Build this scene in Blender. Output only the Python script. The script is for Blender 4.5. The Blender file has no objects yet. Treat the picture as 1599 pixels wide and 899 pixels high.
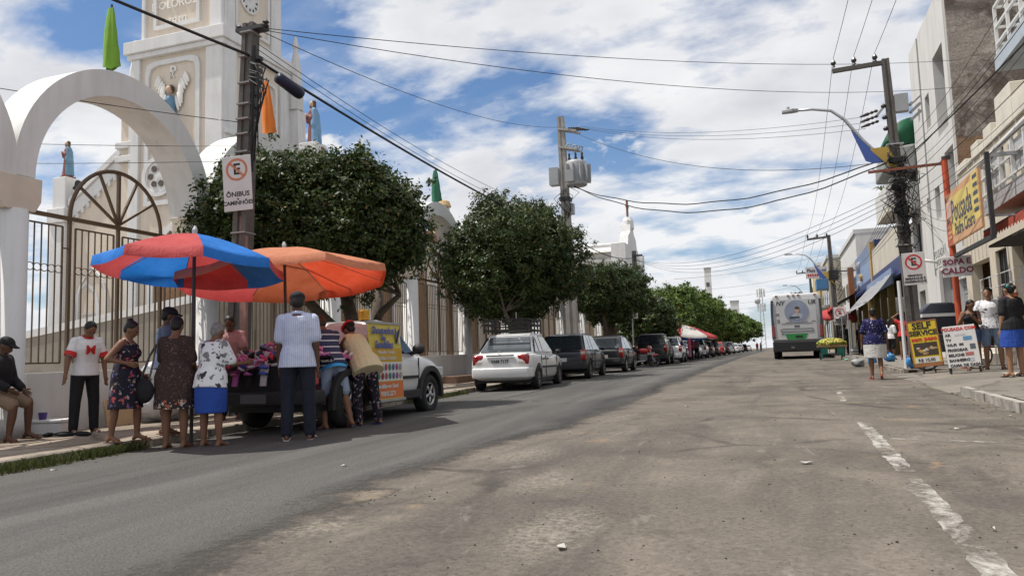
import bpy, bmesh, math, random
import numpy as np
from mathutils import Vector, Matrix, Euler
random.seed(7); np.random.seed(7)
R = math.radians
SC = bpy.context.scene
C = SC.collection
# ------------------------------------------------------------------ camera
PITCH, YAW, ROLL = 0.0928, 0.33, 0.0314
fw = Vector((-0.323, 0.942, 0.092)).normalized()
VX, VY, RO, FP = 1215.0, 550.0, R(1.8), 1200.0
_a, _b = VX-799.5, VY-449.5
_d = _a*math.sin(RO)+_b*math.cos(RO); _s = _a*math.cos(RO)-_b*math.sin(RO)
_p = math.atan2(_d, FP); _y = math.atan2(_s, math.hypot(FP, _d))
fw = Vector((-math.sin(_y)*math.cos(_p), math.cos(_y)*math.cos(_p), math.sin(_p)))
r0 = Vector((math.cos(_y), math.sin(_y), 0)); u0 = r0.cross(fw)
rt = math.cos(RO)*r0-math.sin(RO)*u0; up = math.sin(RO)*r0+math.cos(RO)*u0
cam_d = bpy.data.cameras.new('camera'); cam = bpy.data.objects.new('camera', cam_d); C.objects.link(cam)
m = Matrix.Identity(4)
for i in range(3): m[i][0] = rt[i]; m[i][1] = up[i]; m[i][2] = -fw[i]
m.translation = Vector((0, 0, 0.92)); cam.matrix_world = m
cam_d.sensor_width = 36; cam_d.lens = 36*FP/1599.0
cam_d.clip_start = 0.05; cam_d.clip_end = 6000
SC.camera = cam
# ------------------------------------------------------------------ light
SUN = Vector((-0.40, -0.10, 0.91)).normalized()
sun_d = bpy.data.lights.new('sun', 'SUN'); sun = bpy.data.objects.new('sun', sun_d); C.objects.link(sun)
sun_d.energy = 4.7; sun_d.angle = R(0.55); sun_d.color = (1, .955, .88)
sun.rotation_euler = (-SUN).to_track_quat('-Z', 'Y').to_euler()
W = bpy.data.worlds.new('World'); SC.world = W; W.use_nodes = True
SC.view_settings.view_transform = 'Standard'; SC.view_settings.look = 'None'
SC.view_settings.exposure = 0.16; SC.view_settings.gamma = 1.0; SC.view_settings.use_curve_mapping = False
SC.render.engine = 'CYCLES'
SC.cycles.max_bounces = 6; SC.cycles.diffuse_bounces = 3; SC.cycles.glossy_bounces = 3
SC.cycles.transparent_max_bounces = 12; SC.cycles.use_adaptive_sampling = True

class NT:
    """tiny node-tree writer"""
    def __init__(s, tree): s.t = tree; s.n = tree.nodes; s.l = tree.links
    def new(s, typ, **kw):
        n = s.n.new(typ)
        for k, v in kw.items():
            if k == 'op': n.operation = v
            elif hasattr(n, k) and k not in ('inputs',): setattr(n, k, v)
        return n
    def inp(s, n, key, v):
        if v is None: return
        i = n.inputs[key]
        if hasattr(v, 'is_linked') or isinstance(v, bpy.types.NodeSocket): s.l.new(v, i)
        else: i.default_value = v
    def math(s, op, a, b=0.0, c=None, clamp=False):
        n = s.n.new('ShaderNodeMath'); n.operation = op; n.use_clamp = clamp
        s.inp(n, 0, a); s.inp(n, 1, b)
        if c is not None: s.inp(n, 2, c)
        return n.outputs[0]
    def mix(s, f, a, b, blend='MIX'):
        n = s.n.new('ShaderNodeMixRGB'); n.blend_type = blend
        s.inp(n, 0, f); s.inp(n, 1, a); s.inp(n, 2, b); return n.outputs[0]
    def noise(s, vec, scale, detail=4, rough=.55, dist=0.0, out=0, dim='3D'):
        n = s.n.new('ShaderNodeTexNoise'); n.noise_dimensions = dim
        s.inp(n, 'Vector', vec); n.inputs['Scale'].default_value = scale; n.inputs['Detail'].default_value = detail
        n.inputs['Roughness'].default_value = rough; n.inputs['Distortion'].default_value = dist
        return n.outputs[out]
    def ramp(s, f, pts):
        n = s.n.new('ShaderNodeValToRGB'); e = n.color_ramp.elements
        while len(e) < len(pts): e.new(0.5)
        for k, (p, c) in enumerate(pts):
            e[k].position = p; e[k].color = (c, c, c, 1) if not isinstance(c, (tuple, list)) else tuple(c)+(1,)*(4-len(c))
        s.inp(n, 0, f); return n.outputs[0]
    def step(s, f, lo, hi): return s.ramp(f, [(lo, 0.), (hi, 1.)])
    def mapv(s, vec, scale=(1, 1, 1), loc=(0, 0, 0), rot=(0, 0, 0)):
        n = s.n.new('ShaderNodeMapping'); s.inp(n, 0, vec)
        n.inputs['Scale'].default_value = scale; n.inputs['Location'].default_value = loc; n.inputs['Rotation'].default_value = rot
        return n.outputs[0]
    def voro(s, vec, scale, feature='F1', out=0, rnd=1.0):
        n = s.n.new('ShaderNodeTexVoronoi'); n.feature = feature; s.inp(n, 'Vector', vec)
        n.inputs['Scale'].default_value = scale; n.inputs['Randomness'].default_value = rnd
        return n.outputs[out]
    def sep(s, vec):
        n = s.n.new('ShaderNodeSeparateXYZ'); s.inp(n, 0, vec); return n.outputs
    def comb(s, x, y, z):
        n = s.n.new('ShaderNodeCombineXYZ'); s.inp(n, 0, x); s.inp(n, 1, y); s.inp(n, 2, z); return n.outputs[0]
c4 = lambda c: tuple(c[:3])+(1,)

def build_sky():
    t = NT(W.node_tree); W.node_tree.nodes.clear()
    out = t.new('ShaderNodeOutputWorld'); bg = t.new('ShaderNodeBackground')
    sky = t.new('ShaderNodeTexSky'); sky.sky_type = 'NISHITA'; sky.sun_disc = False
    sky.sun_elevation = math.asin(SUN.z); sky.sun_rotation = math.atan2(SUN.x, SUN.y)
    sky.air_density = 1.0; sky.dust_density = 0.7; sky.ozone_density = 1.5
    bg.inputs[1].default_value = 0.088
    geo = t.new('ShaderNodeTexCoord'); d = geo.outputs['Generated']
    x, y, z = t.sep(d)
    zz = t.math('MAXIMUM', z, 0.0)
    den = t.math('ADD', zz, 0.24)
    px = t.math('DIVIDE', x, den); py = t.math('DIVIDE', y, den)
    pv = t.comb(px, py, 0.0)
    pr = t.mapv(pv, (0.9, 1.05, 1), (SKYX, SKYY, 0), (0, 0, R(28)))
    n1 = t.noise(pr, 1.55, 10, .54, .06)
    n2 = t.noise(t.mapv(pv, (0.75, 1.15, 1), (4.2, 1.3, 0), (0, 0, R(20))), 4.2, 9, .58, .1)
    n0 = t.noise(t.mapv(pv, (1, 1, 1), (7.7, 3.1, 0)), 0.8, 3, .5, .1)
    dens = t.math('ADD', t.math('MULTIPLY', n1, .62), t.math('ADD', t.math('MULTIPLY', n2, .28), t.math('MULTIPLY', n0, .30)))
    m1 = t.step(dens, .522, .612)
    # low bank of cumulus near the horizon: noise in azimuth/elevation
    az = t.math('ARCTAN2', x, y)
    cv = t.comb(t.math('MULTIPLY', az, 6.5), t.math('MULTIPLY', z, 13.0), 2.2)
    cn = t.noise(cv, 1.0, 8, .58, .15)
    band = t.ramp(z, [(0.0, .62), (.10, .56), (.22, .42), (.36, .30), (.55, .12)])
    cu = t.step(t.math('ADD', cn, t.math('SUBTRACT', band, .50)), .52, .585)
    cov = t.math('MAXIMUM', m1, cu)
    cov = t.math('MINIMUM', t.math('ADD', cov, t.ramp(n2, [(.44, .0), (.70, .24)])), 1.0)
    # cloud tone: bright edges, lilac-grey thick parts
    thick = t.step(t.math('ADD', t.math('MULTIPLY', n1, .6), t.math('MULTIPLY', t.noise(t.mapv(pv, (1, 1, 1), (3.3, 5.1, 0)), 1.5, 6, .55, .2), .5)), .53, .70)
    cushade = t.step(t.noise(t.comb(t.math('MULTIPLY', az, 6.5), t.math('ADD', t.math('MULTIPLY', z, 13.0), .35), 2.2), 1.0, 8, .58, .15), .5, .72)
    tone = t.mix(thick, (9.4, 9.45, 9.6, 1), (6.5, 6.6, 7.15, 1))
    tone = t.mix(t.math('MULTIPLY', t.math('MULTIPLY', cushade, cu), .55), tone, (6.4, 6.6, 7.2, 1))
    skyc = t.mix(1.0, sky.outputs[0], (.84, 1.02, 1.2, 1), 'MULTIPLY')
    col = t.mix(cov, skyc, tone)
    haze = t.ramp(z, [(0.0, .62), (.05, .45), (.16, .15), (.30, .0)])
    col = t.mix(t.math('MULTIPLY', haze, .8), col, (7.9, 8.3, 8.9, 1))
    t.l.new(col, bg.inputs[0]); t.l.new(bg.outputs[0], out.inputs[0])
SKYX, SKYY = 1.7, 0.4
build_sky()

# ------------------------------------------------------------------ materials
MATS = {}
def pbsdf(name):
    mt = bpy.data.materials.new(name); mt.use_nodes = True
    t = NT(mt.node_tree); b = mt.node_tree.nodes['Principled BSDF']
    MATS[name] = mt
    return mt, t, b
def spec(b, v): b.inputs['Specular IOR Level'].default_value = v
def objco(t):
    return t.new('ShaderNodeTexCoord').outputs['Object']
def mat(name, col, rough=.6, var=.12, scale=6., metal=0., bump=0., bscale=None, sp=.4, dirt=0., dirtcol=(.12, .10, .08), emit=None, coat=0., streak=False):
    if name in MATS: return MATS[name]
    mt, t, b = pbsdf(name)
    co = objco(t)
    n = t.noise(co, scale, 5, .6)
    lo = tuple(max(0, c*(1-var)) for c in col[:3]); hi = tuple(c*(1+var) for c in col[:3])
    c = t.mix(t.step(n, .3, .7), c4(lo), c4(hi))
    if dirt > 0:
        dv = t.mapv(co, (3.0, 3.0, .35)) if streak else co
        dn = t.noise(dv, scale*.35+.6, 6, .65, .3)
        c = t.mix(t.math('MULTIPLY', t.step(dn, .48, .75), dirt), c, c4(dirtcol))
    t.l.new(c, b.inputs['Base Color'])
    b.inputs['Roughness'].default_value = rough; b.inputs['Metallic'].default_value = metal; spec(b, sp)
    if coat: b.inputs['Coat Weight'].default_value = coat; b.inputs['Coat Roughness'].default_value = .08
    if bump:
        bn = t.new('ShaderNodeBump'); bn.inputs['Strength'].default_value = bump; bn.inputs['Distance'].default_value = .02
        t.l.new(t.noise(co, bscale or scale*4, 6, .6), bn.inputs['Height']); t.l.new(bn.outputs[0], b.inputs['Normal'])
    if emit:
        b.inputs['Emission Color'].default_value = c4(emit); b.inputs['Emission Strength'].default_value = 1
    return mt
def folds(t, b, co, k=.55):
    bn = t.new('ShaderNodeBump'); bn.inputs['Strength'].default_value = k; bn.inputs['Distance'].default_value = .03
    a = t.noise(t.mapv(co, (7, 7, 2.2)), 1.6, 3, .5, 1.2); w = t.noise(t.mapv(co, (5, 5, 9), (3, 1, 2)), 1.2, 2, .5, 1.5)
    t.l.new(t.math('ADD', a, t.math('MULTIPLY', w, .5)), bn.inputs['Height']); t.l.new(bn.outputs[0], b.inputs['Normal'])
def cloth(name, *a, **k):
    new = name not in MATS; mt = mat(name, *a, **k)
    if new: t = NT(mt.node_tree); folds(t, mt.node_tree.nodes['Principled BSDF'], objco(t))
    return mt
def mat_stripes(name, base, stripe, freq, axis=0, width=.35, rough=.8):
    mt, t, b = pbsdf(name); co = objco(t)
    v = t.sep(co)[axis]
    w = t.math('FRACT', t.math('MULTIPLY', v, freq))
    c = t.mix(t.ramp(w, [(0, 1.), (width, 1.), (min(width+.06, .99), 0.), (.97, 0.)]), c4(base), c4(stripe))
    n = t.noise(co, 9, 4)
    c = t.mix(.25, c, n, 'OVERLAY')
    t.l.new(c, b.inputs['Base Color']); b.inputs['Roughness'].default_value = rough; spec(b, .2); folds(t, b, co)
    return mt
def mat_print(name, base, blots, scale=14, thr=.33, rough=.85, second=None):
    """cloth with printed blots"""
    mt, t, b = pbsdf(name); co = objco(t)
    wv = t.mix(.12, co, t.noise(co, 18, 3, .5, 0, 1))
    v = t.voro(wv, scale); cc = t.voro(wv, scale, out=1)
    rnd = t.sep(cc)[0]
    mask = t.math('LESS_THAN', v, t.math('MULTIPLY', rnd, thr*1.7))
    c = c4(base)
    bc = None
    for k, bl in enumerate(blots):
        if bc is None: bc = c4(bl)
        else: bc = t.mix(t.math('GREATER_THAN', t.sep(cc)[1], k/len(blots)), bc, c4(bl))
    c = t.mix(mask, c, bc)
    t.l.new(c, b.inputs['Base Color']); b.inputs['Roughness'].default_value = rough; spec(b, .15); folds(t, b, co)
    return mt
def mat_glass(name, col=(.02, .025, .03), rough=.06):
    if name in MATS: return MATS[name]
    mt, t, b = pbsdf(name)
    b.inputs['Base Color'].default_value = c4(col); b.inputs['Roughness'].default_value = rough; spec(b, .7)
    b.inputs['Coat Weight'].default_value = .5; b.inputs['Coat Roughness'].default_value = .03
    return mt

# ------------------------------------------------------------------ mesh builder
class MB:
    def __init__(s): s.v = []; s.f = []; s.mi = []; s.cur = 0
    def add(s, vs, fs):
        o = len(s.v); s.v += [tuple(p) for p in vs]
        for f in fs: s.f.append([i+o for i in f]); s.mi.append(s.cur)
        return s
    def box(s, c, d, rz=0, M=None, taper=1.0):
        x, y, z = d[0]/2, d[1]/2, d[2]/2
        vs = [(-x, -y, -z), (x, -y, -z), (x, y, -z), (-x, y, -z), (-x*taper, -y*taper, z), (x*taper, -y*taper, z), (x*taper, y*taper, z), (-x*taper, y*taper, z)]
        T = Matrix.Translation(c) @ Matrix.Rotation(rz, 4, 'Z')
        if M is not None: T = M @ T if False else Matrix.Translation(c) @ M
        vs = [T @ Vector(p) for p in vs]
        return s.add(vs, [(0, 3, 2, 1), (4, 5, 6, 7), (0, 1, 5, 4), (1, 2, 6, 5), (2, 3, 7, 6), (3, 0, 4, 7)])
    def b2(s, a, b):
        return s.box([(a[i]+b[i])/2 for i in range(3)], [abs(b[i]-a[i]) for i in range(3)])
    def tube(s, pts, r, n=6, cap=True):
        pts = [Vector(p) for p in pts]; rs = r if isinstance(r, (list, tuple)) else [r]*len(pts)
        rings = []; prev = None
        for i, p in enumerate(pts):
            if i == 0: d = pts[1]-p
            elif i == len(pts)-1: d = p-pts[i-1]
            else: d = (pts[i+1]-p).normalized()+(p-pts[i-1]).normalized()
            if d.length < 1e-9: d = Vector((0, 0, 1))
            d.normalize()
            if prev is None:
                u = d.orthogonal().normalized()
            else:
                u = prev-d*prev.dot(d)
                u = u.normalized() if u.length > 1e-6 else d.orthogonal().normalized()
            prev = u; w = d.cross(u)
            rings.append([p+rs[i]*(math.cos(2*math.pi*k/n)*u+math.sin(2*math.pi*k/n)*w) for k in range(n)])
        vs = [v for rr in rings for v in rr]; fs = []
        for i in range(len(pts)-1):
            for k in range(n):
                a = i*n+k; b = i*n+(k+1) % n
                fs.append((a, b, b+n, a+n))
        if cap:
            fs.append(tuple(range(n))[::-1]); o = (len(pts)-1)*n; fs.append(tuple(o+k for k in range(n)))
        return s.add(vs, fs)
    def bar(s, a, b, w, d=None):
        """rectangular bar from a to b"""
        a, b = Vector(a), Vector(b); d = d or w
        t = (b-a).normalized(); u = t.cross(Vector((0, 0, 1)))
        u = Vector((1, 0, 0)) if u.length < 1e-4 else u.normalized()
        v = u.cross(t)
        vs = []
        for p in (a, b):
            for (i, j) in ((-1, -1), (1, -1), (1, 1), (-1, 1)): vs.append(p+u*i*w/2+v*j*d/2)
        return s.add(vs, [(3, 2, 1, 0), (4, 5, 6, 7), (0, 1, 5, 4), (1, 2, 6, 5), (2, 3, 7, 6), (3, 0, 4, 7)])
    def sphere(s, c, r, n=10, m=6, M=None):
        r = r if isinstance(r, (tuple, list)) else (r, r, r)
        vs = [(0, 0, -1)]; fs = []
        for i in range(1, m):
            a = -math.pi/2+math.pi*i/m
            for k in range(n):
                b = 2*math.pi*k/n; vs.append((math.cos(a)*math.cos(b), math.cos(a)*math.sin(b), math.sin(a)))
        vs.append((0, 0, 1))
        for k in range(n): fs.append((0, 1+(k+1) % n, 1+k))
        for i in range(m-2):
            for k in range(n):
                a = 1+i*n+k; b = 1+i*n+(k+1) % n; fs.append((a, b, b+n, a+n))
        o = 1+(m-2)*n; t = len(vs)-1
        for k in range(n): fs.append((o+k, o+(k+1) % n, t))
        q = [Vector((p[0]*r[0], p[1]*r[1], p[2]*r[2])) for p in vs]
        if M is not None: q = [M @ p for p in q]
        return s.add([Vector(c)+p for p in q], fs)
    def caps(s, a, b, ra, rb, n=10):
        a, b = Vector(a), Vector(b)
        s.sphere(a, ra, n, 6); s.sphere(b, rb, n, 6)
        if (b-a).length > 1e-4: s.tube([a, b], [ra, rb], n)
        return s
    def rings(s, rs, n=16, cap=True, M=None):
        """rs: list of (center, rx, ry); horizontal ellipses, optional transform"""
        vs = []; fs = []
        for (c, rx, ry) in rs:
            for k in range(n):
                a = 2*math.pi*k/n; vs.append(Vector((c[0]+rx*math.cos(a), c[1]+ry*math.sin(a), c[2])))
        for i in range(len(rs)-1):
            for k in range(n):
                a = i*n+k; b = i*n+(k+1) % n; fs.append((a, b, b+n, a+n))
        if cap: fs.append(tuple(range(n))[::-1]); o = (len(rs)-1)*n; fs.append(tuple(o+k for k in range(n)))
        if M is not None: vs = [M @ v for v in vs]
        return s.add(vs, fs)
    def lathe(s, prof, n=16, c=(0, 0, 0)):
        return s.rings([((c[0], c[1], c[2]+z), r, r) for r, z in prof], n)
    def prism(s, poly, h0, h1, plane='XY'):
        """extrude polygon (u,v) between h0 and h1 along the third axis"""
        def P(u, v, h):
            return {'XY': (u, v, h), 'XZ': (u, h, v), 'YZ': (h, u, v)}[plane]
        n = len(poly); vs = [P(u, v, h0) for u, v in poly]+[P(u, v, h1) for u, v in poly]
        fs = [tuple(range(n))[::-1], tuple(range(n, 2*n))]+[(i, (i+1) % n, n+(i+1) % n, n+i) for i in range(n)]
        return s.add(vs, fs)
    def strip(s, A, B):
        """quads between two equal-length polylines"""
        n = len(A); return s.add(list(A)+list(B), [(i, i+1, n+i+1, n+i) for i in range(n-1)])
    def quad(s, a, b, c, d): return s.add([a, b, c, d], [(0, 1, 2, 3)])
    def xf(s, M): s.v = [tuple(M @ Vector(p)) for p in s.v]; return s
    def merge(s, o):
        k = len(s.v); s.v += o.v; s.f += [[i+k for i in f] for f in o.f]; s.mi += o.mi; return s
    def mesh(s, name, mats, smooth=False):
        me = bpy.data.meshes.new(name); me.from_pydata([tuple(p) for p in s.v], [], s.f)
        for m_ in (mats if isinstance(mats, (list, tuple)) else [mats]): me.materials.append(m_)
        if any(s.mi): me.polygons.foreach_set('material_index', s.mi)
        if smooth is True: me.polygons.foreach_set('use_smooth', [True]*len(me.polygons))
        me.update(); return me
FINAL = []
def obj(name, mb, mats, parent=None, smooth=False, loc=None, rot=None, mods=(), kind=None, fix=True):
    me = mb if isinstance(mb, bpy.types.Mesh) else mb.mesh(name, mats, bool(smooth))
    if fix and not isinstance(mb, bpy.types.Mesh):
        bm = bmesh.new(); bm.from_mesh(me); bmesh.ops.recalc_face_normals(bm, faces=bm.faces); bm.to_mesh(me); bm.free()
    o = bpy.data.objects.new(name, me); C.objects.link(o)
    if parent is not None: o.parent = parent
    if loc: o.location = loc
    if rot: o.rotation_euler = rot
    if kind: o['kind'] = kind
    if smooth == 'auto': mods = list(mods)+[('AUTO', 35)]
    for md in mods: addmod(o, *md)
    if o.modifiers: FINAL.append(o)
    return o
def addmod(o, typ, *a):
    if typ == 'BEVEL':
        q = o.modifiers.new('b', 'BEVEL'); q.width = a[0]; q.segments = a[1] if len(a) > 1 else 2; q.limit_method = 'ANGLE'; q.angle_limit = R(a[2] if len(a) > 2 else 30)
    elif typ == 'SUB':
        q = o.modifiers.new('s', 'SUBSURF'); q.levels = q.render_levels = a[0]
    elif typ == 'REMESH':
        q = o.modifiers.new('r', 'REMESH'); q.mode = 'VOXEL'; q.voxel_size = a[0]; q.use_smooth_shade = True
        q2 = o.modifiers.new('sm', 'SMOOTH'); q2.factor = .5; q2.iterations = a[1] if len(a) > 1 else 4
    elif typ == 'BOOL':
        q = o.modifiers.new('bo', 'BOOLEAN'); q.operation = 'DIFFERENCE'; q.object = a[0]; q.solver = 'EXACT'
    elif typ == 'AUTO': o['_auto'] = a[0]
KILL = []
def thing(name, label, cat, loc=(0, 0, 0), rz=0., group=None, rot=None):
    o = bpy.data.objects.new(name, None); C.objects.link(o); o.empty_display_size = .2
    o.location = loc; o.rotation_euler = rot or (0, 0, rz)
    o['label'] = label; o['category'] = cat
    if group: o['group'] = group
    return o
def tag(o, label, cat, group=None):
    o['label'] = label; o['category'] = cat
    if group: o['group'] = group
    return o
def copy_tree(o, parent=None):
    c = o.copy(); C.objects.link(c)
    if parent is not None: c.parent = parent
    if c.modifiers: FINAL.append(c)
    for ch in o.children: copy_tree(ch, c)
    return c
def dup(o, loc, rz, label, group=None):
    c = copy_tree(o); c.location = loc; c.rotation_euler = (0, 0, rz); c['label'] = label
    if group: c['group'] = group
    return c
TEXTS = []
def text(s, size, mt, parent, loc, rot, name='lettering', xs=1.0, bold=.0, ex=.004, align='CENTER', shear=0.):
    cu = bpy.data.curves.new(name, 'FONT'); cu.body = s; cu.size = size; cu.align_x = align; cu.align_y = 'CENTER'
    cu.extrude = ex; cu.offset = bold; cu.resolution_u = 2; cu.shear = shear
    cu.materials.append(mt)
    o = bpy.data.objects.new(name, cu); C.objects.link(o); o.parent = parent; o.location = loc; o.rotation_euler = rot; o.scale = (xs, 1, 1)
    TEXTS.append(o); return o
FACE_S = (R(90), 0, 0)        # text facing -Y
FACE_W = (R(90), 0, R(-90))   # text facing -X
FACE_E = (R(90), 0, R(90))    # text facing +X
def gz(x, y):
    if y < 30: z = .0145*y
    elif y < 60: z = .435+.0085*(y-30)
    else: z = .69+.0065*(y-60)
    if x < -2: z -= .02*min(-2-x, 10)
    return z
WK = .12   # kerb height
KL, KR = -7.3, 2.85
# ------------------------------------------------------------------ ground, road, pavements
def road_mat():
    mt, t, b = pbsdf('old_asphalt'); co = objco(t)
    big = t.noise(co, .35, 5, .6, .4); st = t.noise(t.mapv(co, (1.1, .16, 1)), .9, 6, .62, .5)
    fine = t.noise(co, 30, 6, .75); grain = t.voro(co, 70)
    med = t.noise(t.mapv(co, (1, .7, 1), (4, 7, 0)), 1.15, 8, .68, .5)
    c = t.mix(t.step(big, .36, .64), (.086, .074, .063, 1), (.144, .124, .104, 1))
    c = t.mix(t.math('MULTIPLY', t.step(med, .46, .62), .75), c, (.174, .148, .121, 1))
    c = t.mix(t.math('MULTIPLY', t.step(st, .50, .66), .6), c, (.062, .056, .051, 1))
    sc_ = t.noise(t.mapv(co, (2.2, .5, 1), (5, 3, 0), (0, 0, R(-24))), 1.7, 7, .7, 1.0)
    c = t.mix(t.math('MULTIPLY', t.step(sc_, .60, .70), .5), c, (.23, .21, .185, 1))
    pt = t.noise(t.mapv(co, (.55, 1.2, 1), (1.5, 9, 0)), 1.1, 8, .72, .7)
    c = t.mix(t.math('MULTIPLY', t.step(pt, .57, .66), .75), c, (.050, .045, .042, 1))
    # worn hole with sandy bottom beside the joint, two scuffs
    X_, Y_, _z = t.sep(t.mix(.14, co, t.noise(co, 3.2, 5, .6, 0, 1)))
    def blob(x0, y0, rx, ry):
        u = t.math('DIVIDE', t.math('SUBTRACT', X_, x0), rx); v = t.math('DIVIDE', t.math('SUBTRACT', Y_, y0), ry)
        return t.math('SQRT', t.math('ADD', t.math('MULTIPLY', u, u), t.math('MULTIPLY', v, v)))
    hole = t.math('ADD', blob(-2.3, 4.05, .26, .26), t.math('MULTIPLY', t.math('SUBTRACT', t.noise(co, 7, 6, .7), .5), 1.3))
    c = t.mix(t.math('MULTIPLY', t.ramp(hole, [(.60, .8), (1.05, 0.)]), t.ramp(t.noise(co, 16, 4, .7), [(.4, .35), (.6, 1.)])), c, (.20, .16, .115, 1))
    c = t.mix(t.math('MULTIPLY', t.ramp(hole, [(.72, 0.), (.98, 1.), (1.35, 0.)]), .8), c, (.04, .035, .03, 1))
    for (x0, y0, rx, ry) in ((-1.75, 5.7, .28, .55), (-1.3, 4.6, .2, .5), (-.9, 3.4, .22, .6), (-2.1, 3.3, .3, .25)):
        c = t.mix(t.math('MULTIPLY', t.ramp(blob(x0, y0, rx, ry), [(.4, .55), (1.1, 0.)]), t.step(fine, .4, .6)), c, (.25, .22, .18, 1))
    orange = t.noise(t.mapv(co, (1, 1, 1), (11, 4, 0)), 2.1, 4, .6, .3)
    zone = t.noise(t.mapv(co, (1, 1, 1), (2, 8, 0)), .3, 2)
    c = t.mix(t.math('MULTIPLY', t.math('MULTIPLY', t.step(orange, .62, .70), t.step(zone, .5, .58)), .4), c, (.33, .21, .11, 1))
    wv = t.mix(.25, co, t.noise(co, 2.5, 4, .6, 0, 1))
    crack = t.voro(wv, .55, 'DISTANCE_TO_EDGE')
    cm = t.math('MULTIPLY', t.ramp(crack, [(0, 1.), (.012, .8), (.03, 0.)]), t.step(t.noise(co, .5, 3), .47, .6))
    c = t.mix(t.math('MULTIPLY', cm, .7), c, (.035, .03, .028, 1))
    c = t.mix(.55, c, t.ramp(fine, [(.32, .22), (.68, .78)]), 'OVERLAY')
    speck = t.math('LESS_THAN', grain, .13)
    c = t.mix(t.math('MULTIPLY', speck, .35), c, (.26, .23, .20, 1))
    c = t.mix(t.math('MULTIPLY', t.math('GREATER_THAN', t.noise(co, 55, 2), .66), .6), c, (.02, .02, .02, 1))
    t.l.new(c, b.inputs['Base Color']); b.inputs['Roughness'].default_value = .9; spec(b, .25)
    bn = t.new('ShaderNodeBump'); bn.inputs['Strength'].default_value = .7; bn.inputs['Distance'].default_value = .012
    h = t.math('ADD', t.math('MULTIPLY', fine, .8), t.math('ADD', t.math('MULTIPLY', st, 1.2), t.math('MULTIPLY', cm, -1.5)))
    t.l.new(h, bn.inputs['Height']); t.l.new(bn.outputs[0], b.inputs['Normal'])
    return mt
def asphalt_mat():
    mt, t, b = pbsdf('newer_asphalt'); co = objco(t)
    fine = t.noise(co, 38, 6, .75); st = t.noise(t.mapv(co, (1.3, .12, 1)), 1.0, 5, .6, .4)
    c = t.mix(t.step(st, .36, .64), (.066, .064, .061, 1), (.110, .105, .099, 1))
    x = t.sep(co)[0]
    edge = t.math('MULTIPLY', t.ramp(t.math('ADD', x, t.math('MULTIPLY', st, .9)), [(0, 0.), (1, 0.)]), 1.0)
    # dark coarse unsettled band along the joint
    jx = t.math('ABSOLUTE', t.math('ADD', x, t.math('ADD', 2.62, t.math('MULTIPLY', t.math('SUBTRACT', t.noise(t.mapv(co, (.3, .5, 1)), 1, 4), .5), 1.3))))
    c = t.mix(t.math('MULTIPLY', t.ramp(jx, [(0.05, 1.), (.55, 0.)]), .72), c, (.032, .031, .031, 1))
    dust = t.noise(t.mapv(co, (.5, .3, 1), (3, 3, 0)), .8, 5, .6, .5)
    c = t.mix(t.math('MULTIPLY', t.step(dust, .5, .7), .35), c, (.13, .12, .105, 1))
    c = t.mix(.5, c, t.ramp(fine, [(.3, .25), (.7, .75)]), 'OVERLAY')
    c = t.mix(t.math('MULTIPLY', t.math('GREATER_THAN', t.noise(co, 60, 2), .67), .55), c, (.02, .02, .02, 1))
    t.l.new(c, b.inputs['Base Color']); b.inputs['Roughness'].default_value = .88; spec(b, .28)
    bn = t.new('ShaderNodeBump'); bn.inputs['Strength'].default_value = .8; bn.inputs['Distance'].default_value = .012
    t.l.new(t.math('ADD', fine, t.voro(co, 60)), bn.inputs['Height']); t.l.new(bn.outputs[0], b.inputs['Normal'])
    ed = t.new('ShaderNodeAttribute'); ed.attribute_name = 'edge'
    th = t.math('ADD', t.math('MULTIPLY', t.noise(co, 2.2, 8, .75), .8), t.math('MULTIPLY', t.noise(co, 22, 4, .7), .45))
    mask = t.step(t.math('SUBTRACT', th, t.math('MULTIPLY', t.math('POWER', ed.outputs['Fac'], 1.2), 1.0)), .02, .30)
    tr = t.new('ShaderNodeBsdfTransparent'); mx = t.new('ShaderNodeMixShader')
    t.l.new(mask, mx.inputs[0]); t.l.new(tr.outputs[0], mx.inputs[1]); t.l.new(b.outputs[0], mx.inputs[2]); t.l.new(mx.outputs[0], mt.node_tree.nodes['Material Output'].inputs[0])
    return mt
def slab_mat(name, c1, c2, dirt=(.10, .085, .07), k=.6, sc=.8):
    mt, t, b = pbsdf(name); co = objco(t)
    n = t.noise(co, sc, 6, .62, .4); fine = t.noise(co, 26, 6, .75)
    c = t.mix(t.step(n, .32, .68), c4(c1), c4(c2))
    c = t.mix(t.math('MULTIPLY', t.step(t.noise(t.mapv(co, (1, 1, 1), (9, 2, 0)), sc*2.2, 6, .66, .6), .52, .72), k), c, c4(dirt))
    wv = t.mix(.2, co, t.noise(co, 3, 4, .6, 0, 1))
    cr = t.ramp(t.voro(wv, .7, 'DISTANCE_TO_EDGE'), [(0, 1.), (.012, .6), (.025, 0.)])
    c = t.mix(t.math('MULTIPLY', cr, .6), c, (.04, .035, .03, 1))
    c = t.mix(.4, c, t.ramp(fine, [(.3, .3), (.7, .7)]), 'OVERLAY')
    t.l.new(c, b.inputs['Base Color']); b.inputs['Roughness'].default_value = .92; spec(b, .2)
    bn = t.new('ShaderNodeBump'); bn.inputs['Strength'].default_value = .5; bn.inputs['Distance'].default_value = .012
    t.l.new(t.math('SUBTRACT', fine, cr), bn.inputs['Height']); t.l.new(bn.outputs[0], b.inputs['Normal'])
    return mt
M_road = road_mat(); M_asph = asphalt_mat()
M_walk = slab_mat('pavement_concrete', (.25, .205, .16), (.34, .285, .23))
M_kerb = slab_mat('kerb_concrete', (.20, .175, .145), (.34, .30, .25), k=.8, sc=2.0)
M_walkR = slab_mat('pavement_right', (.17, .155, .14), (.25, .225, .195))
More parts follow.
